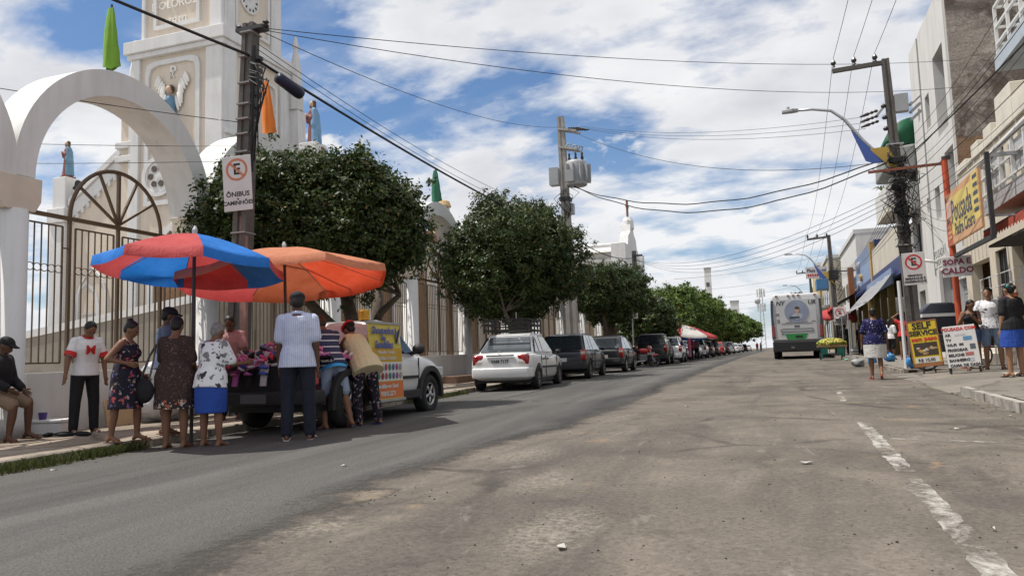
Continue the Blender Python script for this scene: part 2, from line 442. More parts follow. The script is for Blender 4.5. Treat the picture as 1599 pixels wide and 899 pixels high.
M_earth = slab_mat('dry_ground', (.17, .13, .09), (.24, .19, .13))
YS = [-14, -6, -3, 0, 2, 4, 6, 8, 10, 12, 14, 16, 18, 20, 23, 26, 30, 34, 38, 42, 47, 52, 60, 70, 85, 100, 130, 170, 230, 320, 450, 650, 1000, 1600, 2600]
def sheet(name, xs, ys, off, mt, zf=None, kind='structure'):
    b = MB(); n = len(xs)
    zf = zf or gz
    vs = [(x, y, zf(x, y)+off) for y in ys for x in xs]
    b.add(vs, [(j*n+i, j*n+i+1, (j+1)*n+i+1, (j+1)*n+i) for j in range(len(ys)-1) for i in range(n-1)])
    return obj(name, b, mt, kind=kind)
sheet('ground', [-1500, -400, -100, -40, -12, -2, 6, 20, 60, 200, 900], YS, -.06, M_earth)
sheet('road', [KL-.4, -5, -2, 0, 1.5, KR+3.5], YS, 0, M_road)
# newer asphalt with a ragged joint
js = [(-2.35, -3), (-2.45, 1), (-2.51, 2.8), (-2.68, 4.1), (-2.78, 5.5), (-2.61, 7.5), (-2.42, 9.4), (-2.25, 13.1), (-2.36, 18.2), (-2.34, 21.4), (-2.23, 30.4), (-2.1, 55), (-2.0, 80), (-1.9, 200), (-1.8, 900)]
jy = [p[1] for p in js]; jx = [p[0] for p in js]
b = MB(); ys = list(np.arange(-3, 60, .22))+[64, 70, 80, 100, 130, 170, 230, 320, 450, 700, 900]
rng = np.random.RandomState(3); wob = 0
A, B = [], []
for y in ys:
    wob = wob*.7+rng.normal(0, .035)
    x = float(np.interp(y, jy, jx))+wob
    A.append((KL-.3, y, gz(KL, y)+.008)); B.append((x, y, gz(x, y)+.008))
n = len(ys); mids = [(-2.6-.0, y, gz(-2.6, y)+.008) for y in ys]
b2 = MB(); M1 = [(-4.6, y, gz(-4.6, y)+.005) for y in ys]; M2 = [(p[0]-.9, p[1], gz(p[0]-.9, p[1])+.005) for p in B]; B = [(p[0]+.7, p[1], gz(p[0]+.7, p[1])+.005) for p in B]
A = [(p[0], p[1], p[2]-.003) for p in A]
b2.add(A+M1+M2+B, [(k*n+i, k*n+i+1, (k+1)*n+i+1, (k+1)*n+i) for k in range(3) for i in range(n-1)])
ro = obj('road', b2, M_asph, kind='structure', fix=False)
at_ = ro.data.attributes.new('edge', 'FLOAT', 'POINT'); at_.data.foreach_set('value', [0.]*(3*n)+[1.]*n)
# pavements
def walk(name, x0, x1, y0, y1, h, mt, skirt=True):
    ys = sorted({y0, y1} | {y for y in YS if y0 < y < y1}); b = MB()
    xs = [x0, (x0+x1)/2, x1]
    sheet(name, xs, ys, h, mt)
walk('pavement', -10.6, KL-.12, -14, 650, WK, M_walk)
# left kerb: cast stones
me_cache = {}
def kerb_run(x, y0, y1, L, h, mt, nm='kerb', side=1, gapf=.012):
    root = bpy.data.objects.new(nm, None); C.objects.link(root); root['kind'] = 'structure'
    rg = np.random.RandomState(int(abs(x)*10+y0)); y = y0; k = 0; rest = MB()
    while y < y1:
        l = L*rg.uniform(.8, 1.2); b = MB()
        zz0, zz1 = gz(x, y), gz(x, y+l); dx = rg.uniform(-.014, .014); dz = rg.uniform(-.018, .006)
        w = .14
        vs = []
        for yy, z in ((y+gapf, zz0), (y+l-gapf, zz1)):
            vs += [(x-w/2+dx, yy, z-.12), (x+w/2+dx, yy, z-.12), (x+w/2+dx-.015, yy, z+h+dz-.015), (x+w/2+dx-.035, yy, z+h+dz), (x-w/2+dx, yy, z+h+dz)]
        fs = [(0, 1, 2, 3, 4)[::-1], (5, 6, 7, 8, 9)]+[(i, (i+1) % 5, 5+(i+1) % 5, 5+i) for i in range(5)]
        b.add(vs, fs)
        if k < 60: obj('kerb_stone', b, mt, root)
        else: rest.merge(b)
        y += l; k += 1
    if rest.v: obj('kerb_stone', rest, mt, root, kind='stuff')
    return root
kerb_run(KL-.06, -4, 110, 1.0, WK+.004, M_kerb)
# right side: kerb, dipped apron, raised slab beyond the drain
M_kerbw = mat('whitewashed_kerb', (.32, .30, .27), .9, .35, 5, dirt=.95, dirtcol=(.16, .13, .10), bump=.5)
kerb_run(KR-.22, -6, 12.6, .8, WK+.004, M_kerbw)
kerb_run(KR-.02, 20.6, 90, 1.0, WK+.004, M_kerb)
sheet('pavement', [KR-.15, 4.2, 5.65], [-14, -6, 0, 4, 8, 10, 12.6], WK, M_walkR)
def apron(x, y):
    f = min(1, max(0, (x-KR+.35)/1.5)); return gz(x, y)+WK*f
sheet('pavement_apron', [KR-.35, KR+.1, KR+.6, KR+1.15, 5.65], [12.6, 13, 14.5, 16, 18, 20.6], .004, slab_mat('apron_concrete', (.14, .128, .115), (.22, .195, .165), k=.8), apron)
sheet('pavement', [KR+.05, 4.2, 5.65], [20.6, 23, 26, 30, 34, 40, 50, 60, 80, 120, 200, 400], WK, M_walkR)
b = MB()   # kerb return with two drain mouths
M_dark = mat('drain_dark', (.012, .011, .01), .95, .1)
b.b2((KR-.05, 20.45, gz(3, 20.5)-.1), (KR+1.4, 20.6, gz(3, 20.5)+WK+.006))
kr = obj('kerb', b, M_kerb, kind='structure')
for k in range(2):
    b = MB(); b.b2((KR+.05+k*.32, 20.44, gz(3, 20.5)+.0), (KR+.24+k*.32, 20.47, gz(3, 20.5)+.105)); obj('drain_mouth', b, M_dark, kr)
sheet('pavement_tiles', [4.1, 5.63], [13.2, 16, 17.6], WK+.012, mat('pale_tile', (.42, .40, .37), .7, .08, 3, dirt=.4))
# lane marking, worn white paint
def paint_mat():
    mt, t, b = pbsdf('worn_road_paint'); co = objco(t)
    n = t.noise(t.mapv(co, (1, .55, 1)), 5.5, 8, .72, .4); big = t.noise(co, .9, 3)
    mask = t.math('MULTIPLY', t.step(t.math('ADD', n, t.math('MULTIPLY', big, .4)), .63, .80), .85)
    c = t.mix(t.noise(co, 9, 5), (.33, .31, .28, 1), (.50, .47, .43, 1))
    t.l.new(c, b.inputs['Base Color']); b.inputs['Roughness'].default_value = .85
    tr = t.new('ShaderNodeBsdfTransparent'); mx = t.new('ShaderNodeMixShader')
    t.l.new(mask, mx.inputs[0]); t.l.new(b.outputs[0], mx.inputs[2]); t.l.new(tr.outputs[0], mx.inputs[1])
    t.l.new(mx.outputs[0], mt.node_tree.nodes['Material Output'].inputs[0])
    return mt
M_paint = paint_mat()
def mark(pts, w, nm='road_marking'):
    rgm = np.random.RandomState(int(abs(pts[0][0]*100+pts[0][1]*7)))
    pts = [Vector((p[0], p[1], 0)) for p in pts]; A, B = [], []
    N = 40
    for k in range(N+1):
        f = k/N*(len(pts)-1); i = min(int(f), len(pts)-2); p = pts[i].lerp(pts[i+1], f-i)
        d = (pts[i+1]-pts[i]).normalized(); nn = Vector((d.y, -d.x, 0))
        for L, sg in ((A, -1), (B, 1)):
            q = p+nn*(sg*w/2+rgm.normal(0, .006)); L.append((q.x, q.y, gz(q.x, q.y)+.004))
    b = MB(); b.strip(A, B); return obj(nm, b, M_paint, kind='structure')
mark([(.74, 2.2), (.76, 5.6)], .13); mark([(.77, 5.9), (.82, 9.3)], .12); mark([(.85, 12), (.95, 14.5)], .08)
mark([(.9, 7.75), (2.7, 7.2)], .07); mark([(.3, 15.8), (2.6, 15.4)], .07)
# churchyard behind the fence
sheet('churchyard_ground', [-90, -40, -20, -10.55], [-14, 0, 6, 12, 20, 30, 45, 70, 100], .35, slab_mat('churchyard_paving', (.26, .23, .19), (.34, .30, .25)), lambda x, y: gz(-10, y))
# ------------------------------------------------------------------ churchyard fence with arches
M_white = mat('white_limewash', (.66, .655, .645), .85, .06, 1.2, dirt=.42, dirtcol=(.40, .375, .34), streak=True, bump=.08)
M_whited = mat('white_limewash_stained', (.60, .59, .57), .9, .07, 1.5, dirt=.35, dirtcol=(.30, .26, .22), streak=True, bump=.1)
M_beige = mat('beige_limewash', (.64, .56, .465), .85, .05, 1.0, dirt=.35, dirtcol=(.40, .32, .25), streak=True, bump=.08)
M_cap = mat('capital_beige', (.60, .53, .44), .88, .07, 2, dirt=.35, dirtcol=(.33, .28, .22), bump=.1)
M_iron = mat('brown_painted_iron', (.105, .068, .036), .5, .2, 5, metal=.0, sp=.5)
FX = -10.25
COLY = [3.75, 7.92, 11.9, 16.25, 20.6, 24.8, 29.0, 33.2, 37.4, 41.6, 45.8, 50, 54.2]
ARCHN = 8
bar_me = MB().box((0, 0, .5), (.016, .016, 1)).mesh('bar', M_iron)
ring_b = MB(); ring_b.tube([(0, .058*math.cos(a), .058*math.sin(a)) for a in np.linspace(0, 2*math.pi, 13)], .0075, 4, False)
ring_me = ring_b.mesh('ring', M_iron, True)
def bz(y): return gz(FX, y)-gz(FX, 9.9)
for i, y in enumerate(COLY[:11]):
    dz = bz(y)
    names = ['leftmost in view, beside the seated man', 'beyond the shoe seller', 'behind the crown of the first tree', 'behind the white pickup bonnet', 'between pickup and white saloon', 'behind the second tree trunk', 'beside the transformer pole']
    lab = 'round white fence column '+(names[i-1] if 0 < i < 8 else ('nearest the camera, past the left frame edge' if i == 0 else 'far down the churchyard fence behind the parked cars'))
    t = thing('fence_column', lab, 'column', (FX, y, gz(FX, y)+WK), group='white fence columns')
    obj('shaft', MB().lathe([(.27, 0), (.27, .25), (.235, .27), (.235, 3.22)], 24), M_white, t, smooth='auto')
    b = MB(); b.prism([(-.24, 3.2), (.24, 3.2), (.33, 3.36), (.34, 3.70), (-.34, 3.70), (-.33, 3.36)], -.50, .20, 'YZ')
    obj('capital', b, M_cap, t, mods=[('BEVEL', .012)])
ARC_LAB = ['white arch rising past the left frame edge', 'big white arch framing the church tower at left', 'white arch behind the pole and first tree', 'white arch hidden behind the first tree crown', 'white arch with green banner between the two trees', 'white arch behind the second tree', 'white arch past the second tree', 'white arch beside the transformer pole']
for i in range(ARCHN):
    y0, y1 = COLY[i], COLY[i+1]; yc = (y0+y1)/2; hs = (y1-y0)/2; dz = bz(yc)
    zs = 3.80
    ai, bi = hs-.30, 1.71; ao, bo = hs+.05, 2.14
    N = 36; b = MB(); fr = []
    for xk in (-.60, .10):
        inn = [(FX+xk, yc-ai*math.cos(a), zs+dz+bi*math.sin(a)) for a in np.linspace(0, math.pi, N)]
        # outer curve stops where neighbouring arches meet
        a0 = math.acos(min(1, hs/ao)); ou = [(FX+xk, yc-ao*math.cos(a), zs+dz+bo*math.sin(a)) for a in np.linspace(a0, math.pi-a0, N-2)]
        ou = [(FX+xk, yc-hs+.0, zs+dz)]+ou+[(FX+xk, yc+hs-.0, zs+dz)]
        fr.append((inn, ou))
    for (inn, ou) in fr: b.strip(inn, ou)
    b.strip(fr[0][0], fr[1][0]); b.strip(fr[0][1], fr[1][1])
    o = obj('fence_arch', b, M_white, smooth='auto'); tag(o, ARC_LAB[i], 'arch', 'white arches over the churchyard fence')
# low wall under the grilles
for i in range(len(COLY)-1):
    y0, y1 = COLY[i]+.24, COLY[i+1]-.24; b = MB()
    n = 3; ys = np.linspace(y0, y1, n); 
    vs = []
    for y in ys:
        g = gz(FX, y)+WK-.05
        for (dx, z) in ((.13, g), (.13, g+.93), (-.13, g+.93), (-.13, g)): vs.append((FX+dx, y, z))
    fs = [(0, 1, 2, 3), tuple(4*(n-1)+k for k in (3, 2, 1, 0))]
    for j in range(n-1):
        for k in range(4): fs.append((4*j+k, 4*j+(k+1) % 4, 4*j+4+(k+1) % 4, 4*j+4+k))
    b.add(vs, fs)
    o = obj('low_wall', b, M_whited)
    tag(o, 'stained white low wall under the grille, '+['at the left frame edge', 'behind the man in the red collared tee', 'behind the shoe pickup', 'behind the pickup cab', 'between pickup and white saloon', 'behind the white saloon', 'behind the dark wagon', 'behind the black hatchback', 'past the transformer pole', 'by the red motorbike', 'far behind the parked cars', 'farthest behind the parked cars'][i], 'wall', 'low wall sections of the fence')
    b = MB(); zz = gz(FX, y0)+WK; b.b2((FX-.1, y0, zz+.9), (FX+.1, y1, zz+.9+.001))
# grilles
for i in range(len(COLY)-1):
    y0, y1 = COLY[i]+.24, COLY[i+1]-.24; dz = bz((y0+y1)/2); yc = (y0+y1)/2
    t = thing('iron_grille', 'brown iron grille with fan light top, bay '+['cut by the left frame edge', 'under the big arch at left', 'behind the red and orange umbrella', 'behind the first tree trunk', 'behind the white pickup bonnet', 'behind the roof rack', 'behind the dark wagon', 'behind the black hatchback', 'past the transformer pole', 'by the red motorbike', 'far down the street', 'farthest down the street'][i], 'fence', (FX, yc, dz), group='iron grilles of the churchyard fence')
    h = (y1-y0)/2
    b = MB(); b.bar((0, -h, 3.32), (0, h, 3.32), .06); obj('rail', b, M_iron, t)
    pc = -.08; rad = .93
    if i < 8:
        for py in (pc-rad, pc, pc+rad):
            b = MB(); b.bar((0, py, .95), (0, py, 3.30 if py != pc else 4.24), .048); obj('post', b, M_iron, t)
        b = MB(); b.tube([(0, pc-rad*math.cos(a), 3.34+rad*.98*math.sin(a)) for a in np.linspace(0, math.pi, 25)], .034, 6); obj('fan_frame', b, M_iron, t)
        for a in (35, 65, 115, 145):
            b = MB(); b.bar((0, pc, 3.36), (0, pc+rad*.97*math.cos(R(a)), 3.34+rad*.95*math.sin(R(a))), .038); obj('spoke', b, M_iron, t)
        panels = [(-h+.03, pc-rad-.12), (pc-rad+.11, pc-.09), (pc+.09, pc+rad-.11), (pc+rad+.11, h-.03)]
    else:
        panels = [(-h+.03, -.05), (.05, h-.03)]
    rest = MB()
    for (a, c) in panels:
        if c-a < .15: continue
        b = MB(); b.bar((0, a, 3.18), (0, c, 3.18), .024); b.bar((0, a, 1.1), (0, c, 1.1), .024); b.bar((0, a, 1.1), (0, a, 3.18), .024); b.bar((0, c, 1.1), (0, c, 3.18), .024)
        b.bar((0, c, 2.85), (0, c+.1, 2.85), .02)
        obj('panel_frame', b, M_iron, t)
        n = max(2, round((c-a)/.125))
        for k in range(1, n):
            yy = a+(c-a)*k/n
            if i < 7:
                o = obj('bar', bar_me, None, t); o.location = (0, yy, 1.1); o.scale = (1, 1, 2.08)
            else: rest.box((0, yy, 2.14), (.018, .018, 2.08))
        if i < 5:
            for k in range(n):
                o = obj('ring', ring_me, None, t); o.location = (0, a+(c-a)*(k+.5)/n, 2.52)
        else:
            b = MB(); b.bar((0, a, 2.52), (0, c, 2.52), .02); rest.merge(b)
    if rest.v: obj('bar', rest, M_iron, t, kind='stuff')
# stone seat step by the wall
o = obj('stone_step', MB().b2((-9.9, 21.6, gz(-10, 22)+WK-.02), (-9.2, 25.6, gz(-10, 24)+WK+.2)), mat('brown_step', (.16, .10, .07), .9, .2, 4), mods=[('BEVEL', .02)]); tag(o, 'brown step at the foot of the fence between pickup and saloon', 'step')

# ------------------------------------------------------------------ church
M_win = mat('church_window_dark', (.10, .075, .055), .5, .3, 8)
M_door = mat('brown_door_wood', (.22, .12, .06), .6, .25, 6)
ch = thing('church', 'beige and white church with a tall clock tower and angel relief', 'church', (0, 0, 0))
def gothic(name, x, y, z0, w, h, axis, mt_in, frame=.12, par=None, depth=.08):
    """pointed window: frame + pane; axis 'Y' faces -y, 'X' faces +x"""
    par = par or ch
    def outline(w, h):
        a = [(-w/2, 0), (-w/2, h-w*.85)]
        for k in range(1, 9):
            f = k/9; ang = f*R(58); a.append((-w/2+(w)*(1-math.cos(ang))*1.06, h-w*.85+w*math.sin(ang)))
        a = a[:8]+[(0, h)]
        return a+[(-u, v) for u, v in a[-2::-1]]
    T = Matrix.Translation((x, y, z0)) @ (Matrix.Rotation(R(90), 4, 'Z') if axis == 'X' else Matrix.Identity(4))
    inn = outline(w, h); out = outline(w+2*frame, h+frame)
    b = MB(); n = len(inn)
    b.add([(u, -depth, v) for u, v in inn]+[(u, -depth, v) for u, v in out]+[(u, .05, v) for u, v in inn]+[(u, .05, v) for u, v in out],
          [(i, i+1, n+i+1, n+i) for i in range(n-1)]+[(n+i, n+i+1, 3*n+i+1, 3*n+i) for i in range(n-1)]+[(i, i+1, 2*n+i+1, 2*n+i) for i in range(n-1)])
    fr = obj('window', b.xf(T), M_white, par)
    b = MB(); b.add([(u, -.015, v) for u, v in inn], [tuple(range(n))]); obj('pane', b.xf(T), mt_in, fr)
    return fr, T
tx0, tx1, ty0, ty1 = -25.0, -20.5, 24.7, 29.1
obj('tower', MB().b2((tx0, ty0, .2), (tx1, ty1, 14.0)), M_beige, ch)
obj('tower_stage', MB().b2((tx0+.25, ty0+.25, 14.0), (tx1-.25, ty1-.25, 23.5)), M_beige, ch)
def band(nm, x0, x1, y0, y1, z0, z1, mt): return obj(nm, MB().b2((x0, y0, z0), (x1, y1, z1)), mt, ch, mods=[('BEVEL', .03)])
band('cornice', tx0-.22, tx1+.22, ty0-.22, ty1+.22, 14.0, 14.22, M_white); band('cornice', tx0-.32, tx1+.32, ty0-.32, ty1+.32, 14.222, 14.75, M_white)
for (a, c) in ((tx0-.04, tx0+.38), (tx1-.72, tx1+.10)):
    band('pilaster', a, c, ty0-.14, ty0+.05, .2, 13.998, M_white)
    band('pilaster', max(a, tx0+.2), min(c, tx1-.15), ty0+.12, ty0+.3, 14.76, 23.4, M_white)
band('pilaster', tx1-.05, tx1+.13, ty0+.0, ty0+.75, .2, 13.998, M_white)
band('pilaster', tx1-.05, tx1+.12, ty0+1.2, ty0+1.75, .2, 13.998, M_white)
band('pilaster', tx1-.05, tx1+.13, ty1-.7, ty1+.06, .2, 13.998, M_white)
band('pilaster', tx1-.35, tx1-.12, ty0+.3, ty0+.95, 14.76, 23.4, M_white); band('pilaster', tx1-.35, tx1-.12, ty1-1.0, ty1-.3, 14.76, 23.4, M_white)
# side buttress left of tower with banded capital
obj('buttress', MB().b2((-26.3, 25.3, .2), (-25.0, 28.6, 12.0)), M_beige, ch)
band('pilaster', -25.75, -25.08, 25.14, 25.35, .2, 11.9, M_white)
for z in (9.9, 10.5, 12.0): band('cornice', -26.45, -24.98, 25.1, 28.7, z, z+.28, M_white)
obj('buttress', MB().b2((-24.5, 29.1, .2), (-20.9, 30.3, 11.0)), M_beige, ch)
for (x, y, z) in ((-26.5, 26.2, 12.28), (-20.2, 29.3, 12.6)):
    b = MB(); b.lathe([(.34, 0), (.34, .9), (.44, 1.0), (.3, 1.15), (.22, 2.1), (.1, 2.9), (.16, 3.0), (.05, 3.5)], 8, (x, y, z)); obj('pinnacle', b, M_whited, ch)
band('buttress', tx1-.2, tx1+.55, ty1+.0, ty1+.6, .2, 12.6, M_white)
# raised panel frame with cut corners on the front
def panel(x0, x1, z0, z1, y, w, cut, nm='panel_frame', axis='Y'):
    def oc(d): return [(x0+d+cut, z1-d), (x1-d-cut, z1-d), (x1-d-cut*.25, z1-d-cut*.25), (x1-d, z1-d-cut), (x1-d, z0+d), (x0+d, z0+d), (x0+d, z1-d-cut), (x0+d+cut*.25, z1-d-cut*.25)]
    o_, i_ = oc(0), oc(w); n = len(o_); b = MB()
    P = (lambda u, v, h: (u, h, v)) if axis == 'Y' else (lambda u, v, h: (h, u, v))
    sg = -1 if axis == 'Y' else 1
    b.add([P(u, v, y+sg*.1) for u, v in o_]+[P(u, v, y+sg*.1) for u, v in i_]+[P(u, v, y-sg*.03) for u, v in o_]+[P(u, v, y-sg*.03) for u, v in i_],
          [(k, (k+1) % n, n+(k+1) % n, n+k) for k in range(n)]+[(k, (k+1) % n, 2*n+(k+1) % n, 2*n+k) for k in range(n)]+[(n+k, n+(k+1) % n, 3*n+(k+1) % n, 3*n+k) for k in range(n)])
    return obj(nm, b, M_white, ch)
panel(-24.35, -21.55, 7.7, 13.8, ty0, .2, .45)
panel(-24.2, -21.8, 15.3, 22.5, ty0+.25, .16, .3)
panel(ty0+2.05, ty0+3.5, 7.4, 13.4, tx1, .13, .3, axis='X')
panel(ty0+1.0, ty1-1.1, 15.3, 22.0, tx1-.25, .13, .3, axis='X')
for z in (8.2, 9.0): band('cornice', tx1-.04, tx1+.2, ty0-.02, ty0+1.15, z, z+.2, M_white)
band('niche_shelf', tx1-.04, tx1+.24, ty0-.02, ty0+1.15, 10.35, 10.55, M_white)
# angel relief and monogram
M_ang = mat('painted_plaster_white', (.78, .76, .72), .7, .06, 4); M_blue = mat('statue_blue', (.12, .24, .34), .65, .18, 3); M_skin0 = mat('statue_flesh', (.52, .36, .26), .6, .1, 5)
M_maroon = mat('statue_maroon', (.20, .07, .06), .7, .25, 4); M_hairs = mat('statue_hair', (.09, .055, .03), .7, .2, 8)
b = MB()
for sg in (-1, 1):
    for k in range(9):
        f = k/8; b.sphere((-22.95+sg*(.28+.42*f+.06*math.sin(k)), ty0-.1, 11.85+1.05*f), (.085, .05, .36-.08*f), 8, 5, Matrix.Rotation(sg*R(-14-12*f), 3, 'Y'))
obj('wing', b, M_ang, ch, smooth=True)
b = MB(); b.caps((-22.95, ty0-.16, 12.0), (-22.95, ty0-.14, 11.35), .2, .24).caps((-22.95, ty0-.14, 11.35), (-22.75, ty0-.12, 10.3), .24, .30); obj('angel_robe', b, M_blue, ch, mods=[('REMESH', .03)])
obj('angel_head', MB().sphere((-22.97, ty0-.2, 12.42), (.15, .15, .19)), M_skin0, ch, smooth=True)
obj('angel_hair', MB().sphere((-22.97, ty0-.16, 12.47), (.19, .15, .2)), M_hairs, ch, smooth=True)
b = MB(); b.lathe([(.16, 0), (.16, .04)], 14).xf(Matrix.Translation((-23.1, ty0-.36, 11.8)) @ Matrix.Rotation(R(90), 4, 'X')); obj('angel_medal', b, M_hairs, ch)
text('P', .7, M_ang, ch, (-22.93, ty0-.04, 13.22), FACE_S, 'monogram', ex=.03); text('X', .42, M_ang, ch, (-22.98, ty0-.04, 13.1), FACE_S, 'monogram', ex=.03)
for k, s in enumerate(('MATER', 'DOLOROSA', '1910')):
    text(s, .5, M_ang, ch, (-23.0, ty0+.23, 17.1-k*.78), FACE_S, 'lettering', ex=.025)
# clock
ck = obj('clock_face', MB().lathe([(.62, 0), (.62, .06), (.54, .06), (.54, .04)], 32).xf(Matrix.Translation((tx1-.24, ty0+1.95, 16.8)) @ Matrix.Rotation(R(90), 4, 'Y')), M_white, ch)
M_black = mat('matt_black', (.015, .015, .016), .6, .1)
for k in range(12):
    a = R(30*k); b = MB(); b.box((0, .46*math.sin(a), .46*math.cos(a)), (.02, .05, .11), M=Matrix.Rotation(-a, 4, 'X')); b.xf(Matrix.Translation((tx1-.17, ty0+1.95, 16.8))); obj('clock_numeral', b, M_black, ck)
for a, l in ((R(20), .38), (R(-70), .27)):
    b = MB(); b.bar((tx1-.15, ty0+1.95, 16.8), (tx1-.15, ty0+1.95+l*math.sin(a), 16.8+l*math.cos(a)), .035); obj('clock_hand', b, M_black, ck)
# facade wings with raking parapet
zb = .2
def wing(x0, x1, z0, z1):
    b = MB(); b.prism([(x0, zb), (x1, zb), (x1, z1), (x0, z0)], 25.5, 26.2, 'XZ'); obj('facade_wall', b, M_beige, ch)
    b = MB(); b.prism([(x0, z0+.003), (x1, z1+.003), (x1, z1+.30), (x0, z0+.30)], 25.32, 26.3, 'XZ'); b.prism([(x0, z0-.65), (x1, z1-.65), (x1, z1-.02), (x0, z0-.02)], 25.42, 25.5, 'XZ'); obj('raking_cornice', b, M_white, ch)
    n = int(abs(x1-x0)/.3)
    for k in range(n):
        f = (k+.5)/n; x = x0+(x1-x0)*f; z = z0+(z1-z0)*f-.72
        b = MB(); b.b2((x-.07, 25.40, z-.14), (x+.07, 25.495, z+.06)); obj('dentil', b, M_white, ch)
wing(-29.3, -26.3, 8.35, 10.4); wing(-20.5, -17.3, 10.4, 8.35)
for x in (-29.75, -16.9):
    band('corner_pier', x-.42, x+.42, 25.2, 26.1, zb, 7.6, M_white); band('corner_pier', x-.52, x+.52, 25.1, 26.2, 7.602, 8.25, M_white); band('corner_pier', x-.38, x+.38, 25.25, 26.05, 8.252, 9.68, M_white)
b = MB(); b.lathe([(.08, 0), (.10, .12), (.26, .34)], 16).xf(Matrix.Translation((-29.15, 25.5, 9.15)) @ Matrix.Rotation(R(75), 4, 'Y')); o = obj('loudspeaker', b, M_black); tag(o, 'dark horn loudspeaker on the left statue pier of the church', 'loudspeaker')
gothic('window', -28.25, 25.5, 1.2, 1.15, 3.6, 'Y', M_win, .18)
g1, T1 = gothic('window', -27.9, 25.46, 1.1, 1.5, 4.3, 'Y', M_beige, .1)
# lattice in the front window
for k in range(10):
    b = MB(); b.bar((-28.25-.5+.11*k, 25.44, 1.3), (-28.25-.5+.11*k, 25.44, 3.6), .025); obj('lattice_bar', b, M_whited, g1)
for k in range(8):
    b = MB(); b.bar((-28.8, 25.435, 1.4+.3*k), (-27.7, 25.435, 1.4+.3*k), .025); obj('lattice_bar', b, M_whited, g1)
gothic('doorway', -22.9, 24.62, 1.0, 1.7, 5.6, 'Y', M_door, .3)
# rose window beside the lamp pole
b = MB(); b.lathe([(.85, 0), (.85, .10), (.66, .10), (.66, .05)], 28).xf(Matrix.Translation((-23.6, ty0-.02, 8.9)) @ Matrix.Rotation(R(90), 4, 'X')); rw = obj('rose_window', b, M_white, ch)
for k in range(6):
    b = MB(); a = R(60*k); b.lathe([(.13, 0), (.13, .03)], 10).xf(Matrix.Translation((-23.6+.36*math.cos(a), ty0-.12, 8.9+.36*math.sin(a))) @ Matrix.Rotation(R(90), 4, 'X')); obj('rose_opening', b, M_win, rw)
# nave
b = MB(); b.prism([(-29.5, zb), (-17.2, zb), (-17.2, 7.6), (-23.3, 10.0), (-29.5, 7.6)], 26.2, 50, 'XZ'); obj('nave', b, M_beige, ch)
b = MB(); b.prism([(-17.45, 7.4), (-16.8, 7.35), (-16.8, 7.75), (-23.3, 10.35), (-23.3, 10.05)], 26.3, 50.2, 'XZ'); obj('roof', b, mat('old_clay_tiles', (.25, .13, .085), .9, .3, 6), ch)
for y in (28.5, 32, 35.6, 39.2, 43, 47):
    gothic('window', -17.19, y, 1.3, 1.15, 4.9, 'X', M_door, .22)
    band('pilaster', -17.25, -16.95, y+1.5, y+2.0, zb, 7.3, M_white)
band('plinth', -17.25, -17.0, 26.3, 50, zb, 1.1, mat('brown_plinth', (.22, .15, .10), .9, .2, 3))
M_dome = mat('ochre_dome', (.50, .36, .18), .8, .12, 3)
b = MB(); b.lathe([(1.15, 7.3), (1.15, 8.0), (1.05, 8.5), (.75, 9.0), (.38, 9.25)], 20, (-17.9, 40.6, 0)); obj('dome', b, M_dome, ch, smooth='auto')
for k in range(8):
    a = R(45*k); b = MB(); b.lathe([(.055, 9.2), (.055, 9.95)], 8, (-17.9+.28*math.cos(a), 40.6+.28*math.sin(a), 0)); obj('lantern_column', b, M_white, ch)
b = MB(); b.lathe([(.4, 9.95), (.4, 10.02), (.3, 10.28), (.0, 10.42)], 14, (-17.9, 40.6, 0)); obj('lantern_roof', b, M_dome, ch)
for (px_, z) in ((-18.05, 10.7),):
    b = MB(); b.lathe([(.1, 9.2), (.1, 10.1), (.04, 10.75)], 6, (-18.35, 40.6, 0)); obj('pinnacle', b, M_whited, ch)
b = MB(); b.lathe([(.02, 10.9), (.16, 9.6), (.2, 9.2), (.2, 7)], 8, (-16.9, 29.3, 0)); obj('pinnacle', b, mat('yellow_finial', (.50, .34, .05), .6, .1), ch)
# terraced ramps with white edges in front of the church
M_step = mat('ramp_concrete', (.26, .235, .20), .9, .12, 2, dirt=.4)
for k in range(5):
    y = 16.6+1.2*k; b = MB(); z0 = .15+.30*k
    b.prism([(-36, 0.0), (-14.5, 0.0), (-14.5, z0+2.6), (-36, z0+.0)], y, y+1.1, 'XZ')
    rm = obj('stair_ramp', b, M_step); tag(rm, 'sloping concrete ramp with white edge behind the fence, '+['nearest the grille', 'second from the grille', 'middle one', 'fourth from the grille', 'nearest the church wall'][k], 'ramp', 'white edged ramps up to the church')
    b = MB(); b.prism([(-36, z0+.003), (-14.5, z0+2.603), (-14.5, z0+2.72), (-36, z0+.12)], y-.03, y+.09, 'XZ'); obj('edge', b, M_white, rm)
# left of the church: brick house and grey wall far behind
bh = thing('brick_house', 'plain orange brick house with a water tank beyond the fence', 'house', (-62, 52, .3))
obj('wall', MB().b2((-10, 0, -.5), (10.5, 9, 3.5)), mat('raw_brick', (.30, .17, .11), .9, .2, 2, bump=.3, dirt=.3), bh)
obj('wall', MB().b2((-16, -1, -.5), (-4.5, -.05, 1.0)), mat('grey_render', (.30, .28, .25), .9, .2, 2), bh)
obj('water_tank', MB().lathe([(.75, 3.5), (.85, 4.4), (.6, 4.7), (0, 4.75)], 16, (9.0, 3, 0)), mat('blue_tank', (.05, .09, .16), .5, .1), bh)
obj('roof_slab', MB().b2((-10.3, -.3, 3.502), (7.8, 9.3, 3.62)), mat('grey_render2', (.33, .31, .29), .9, .15, 2), bh)
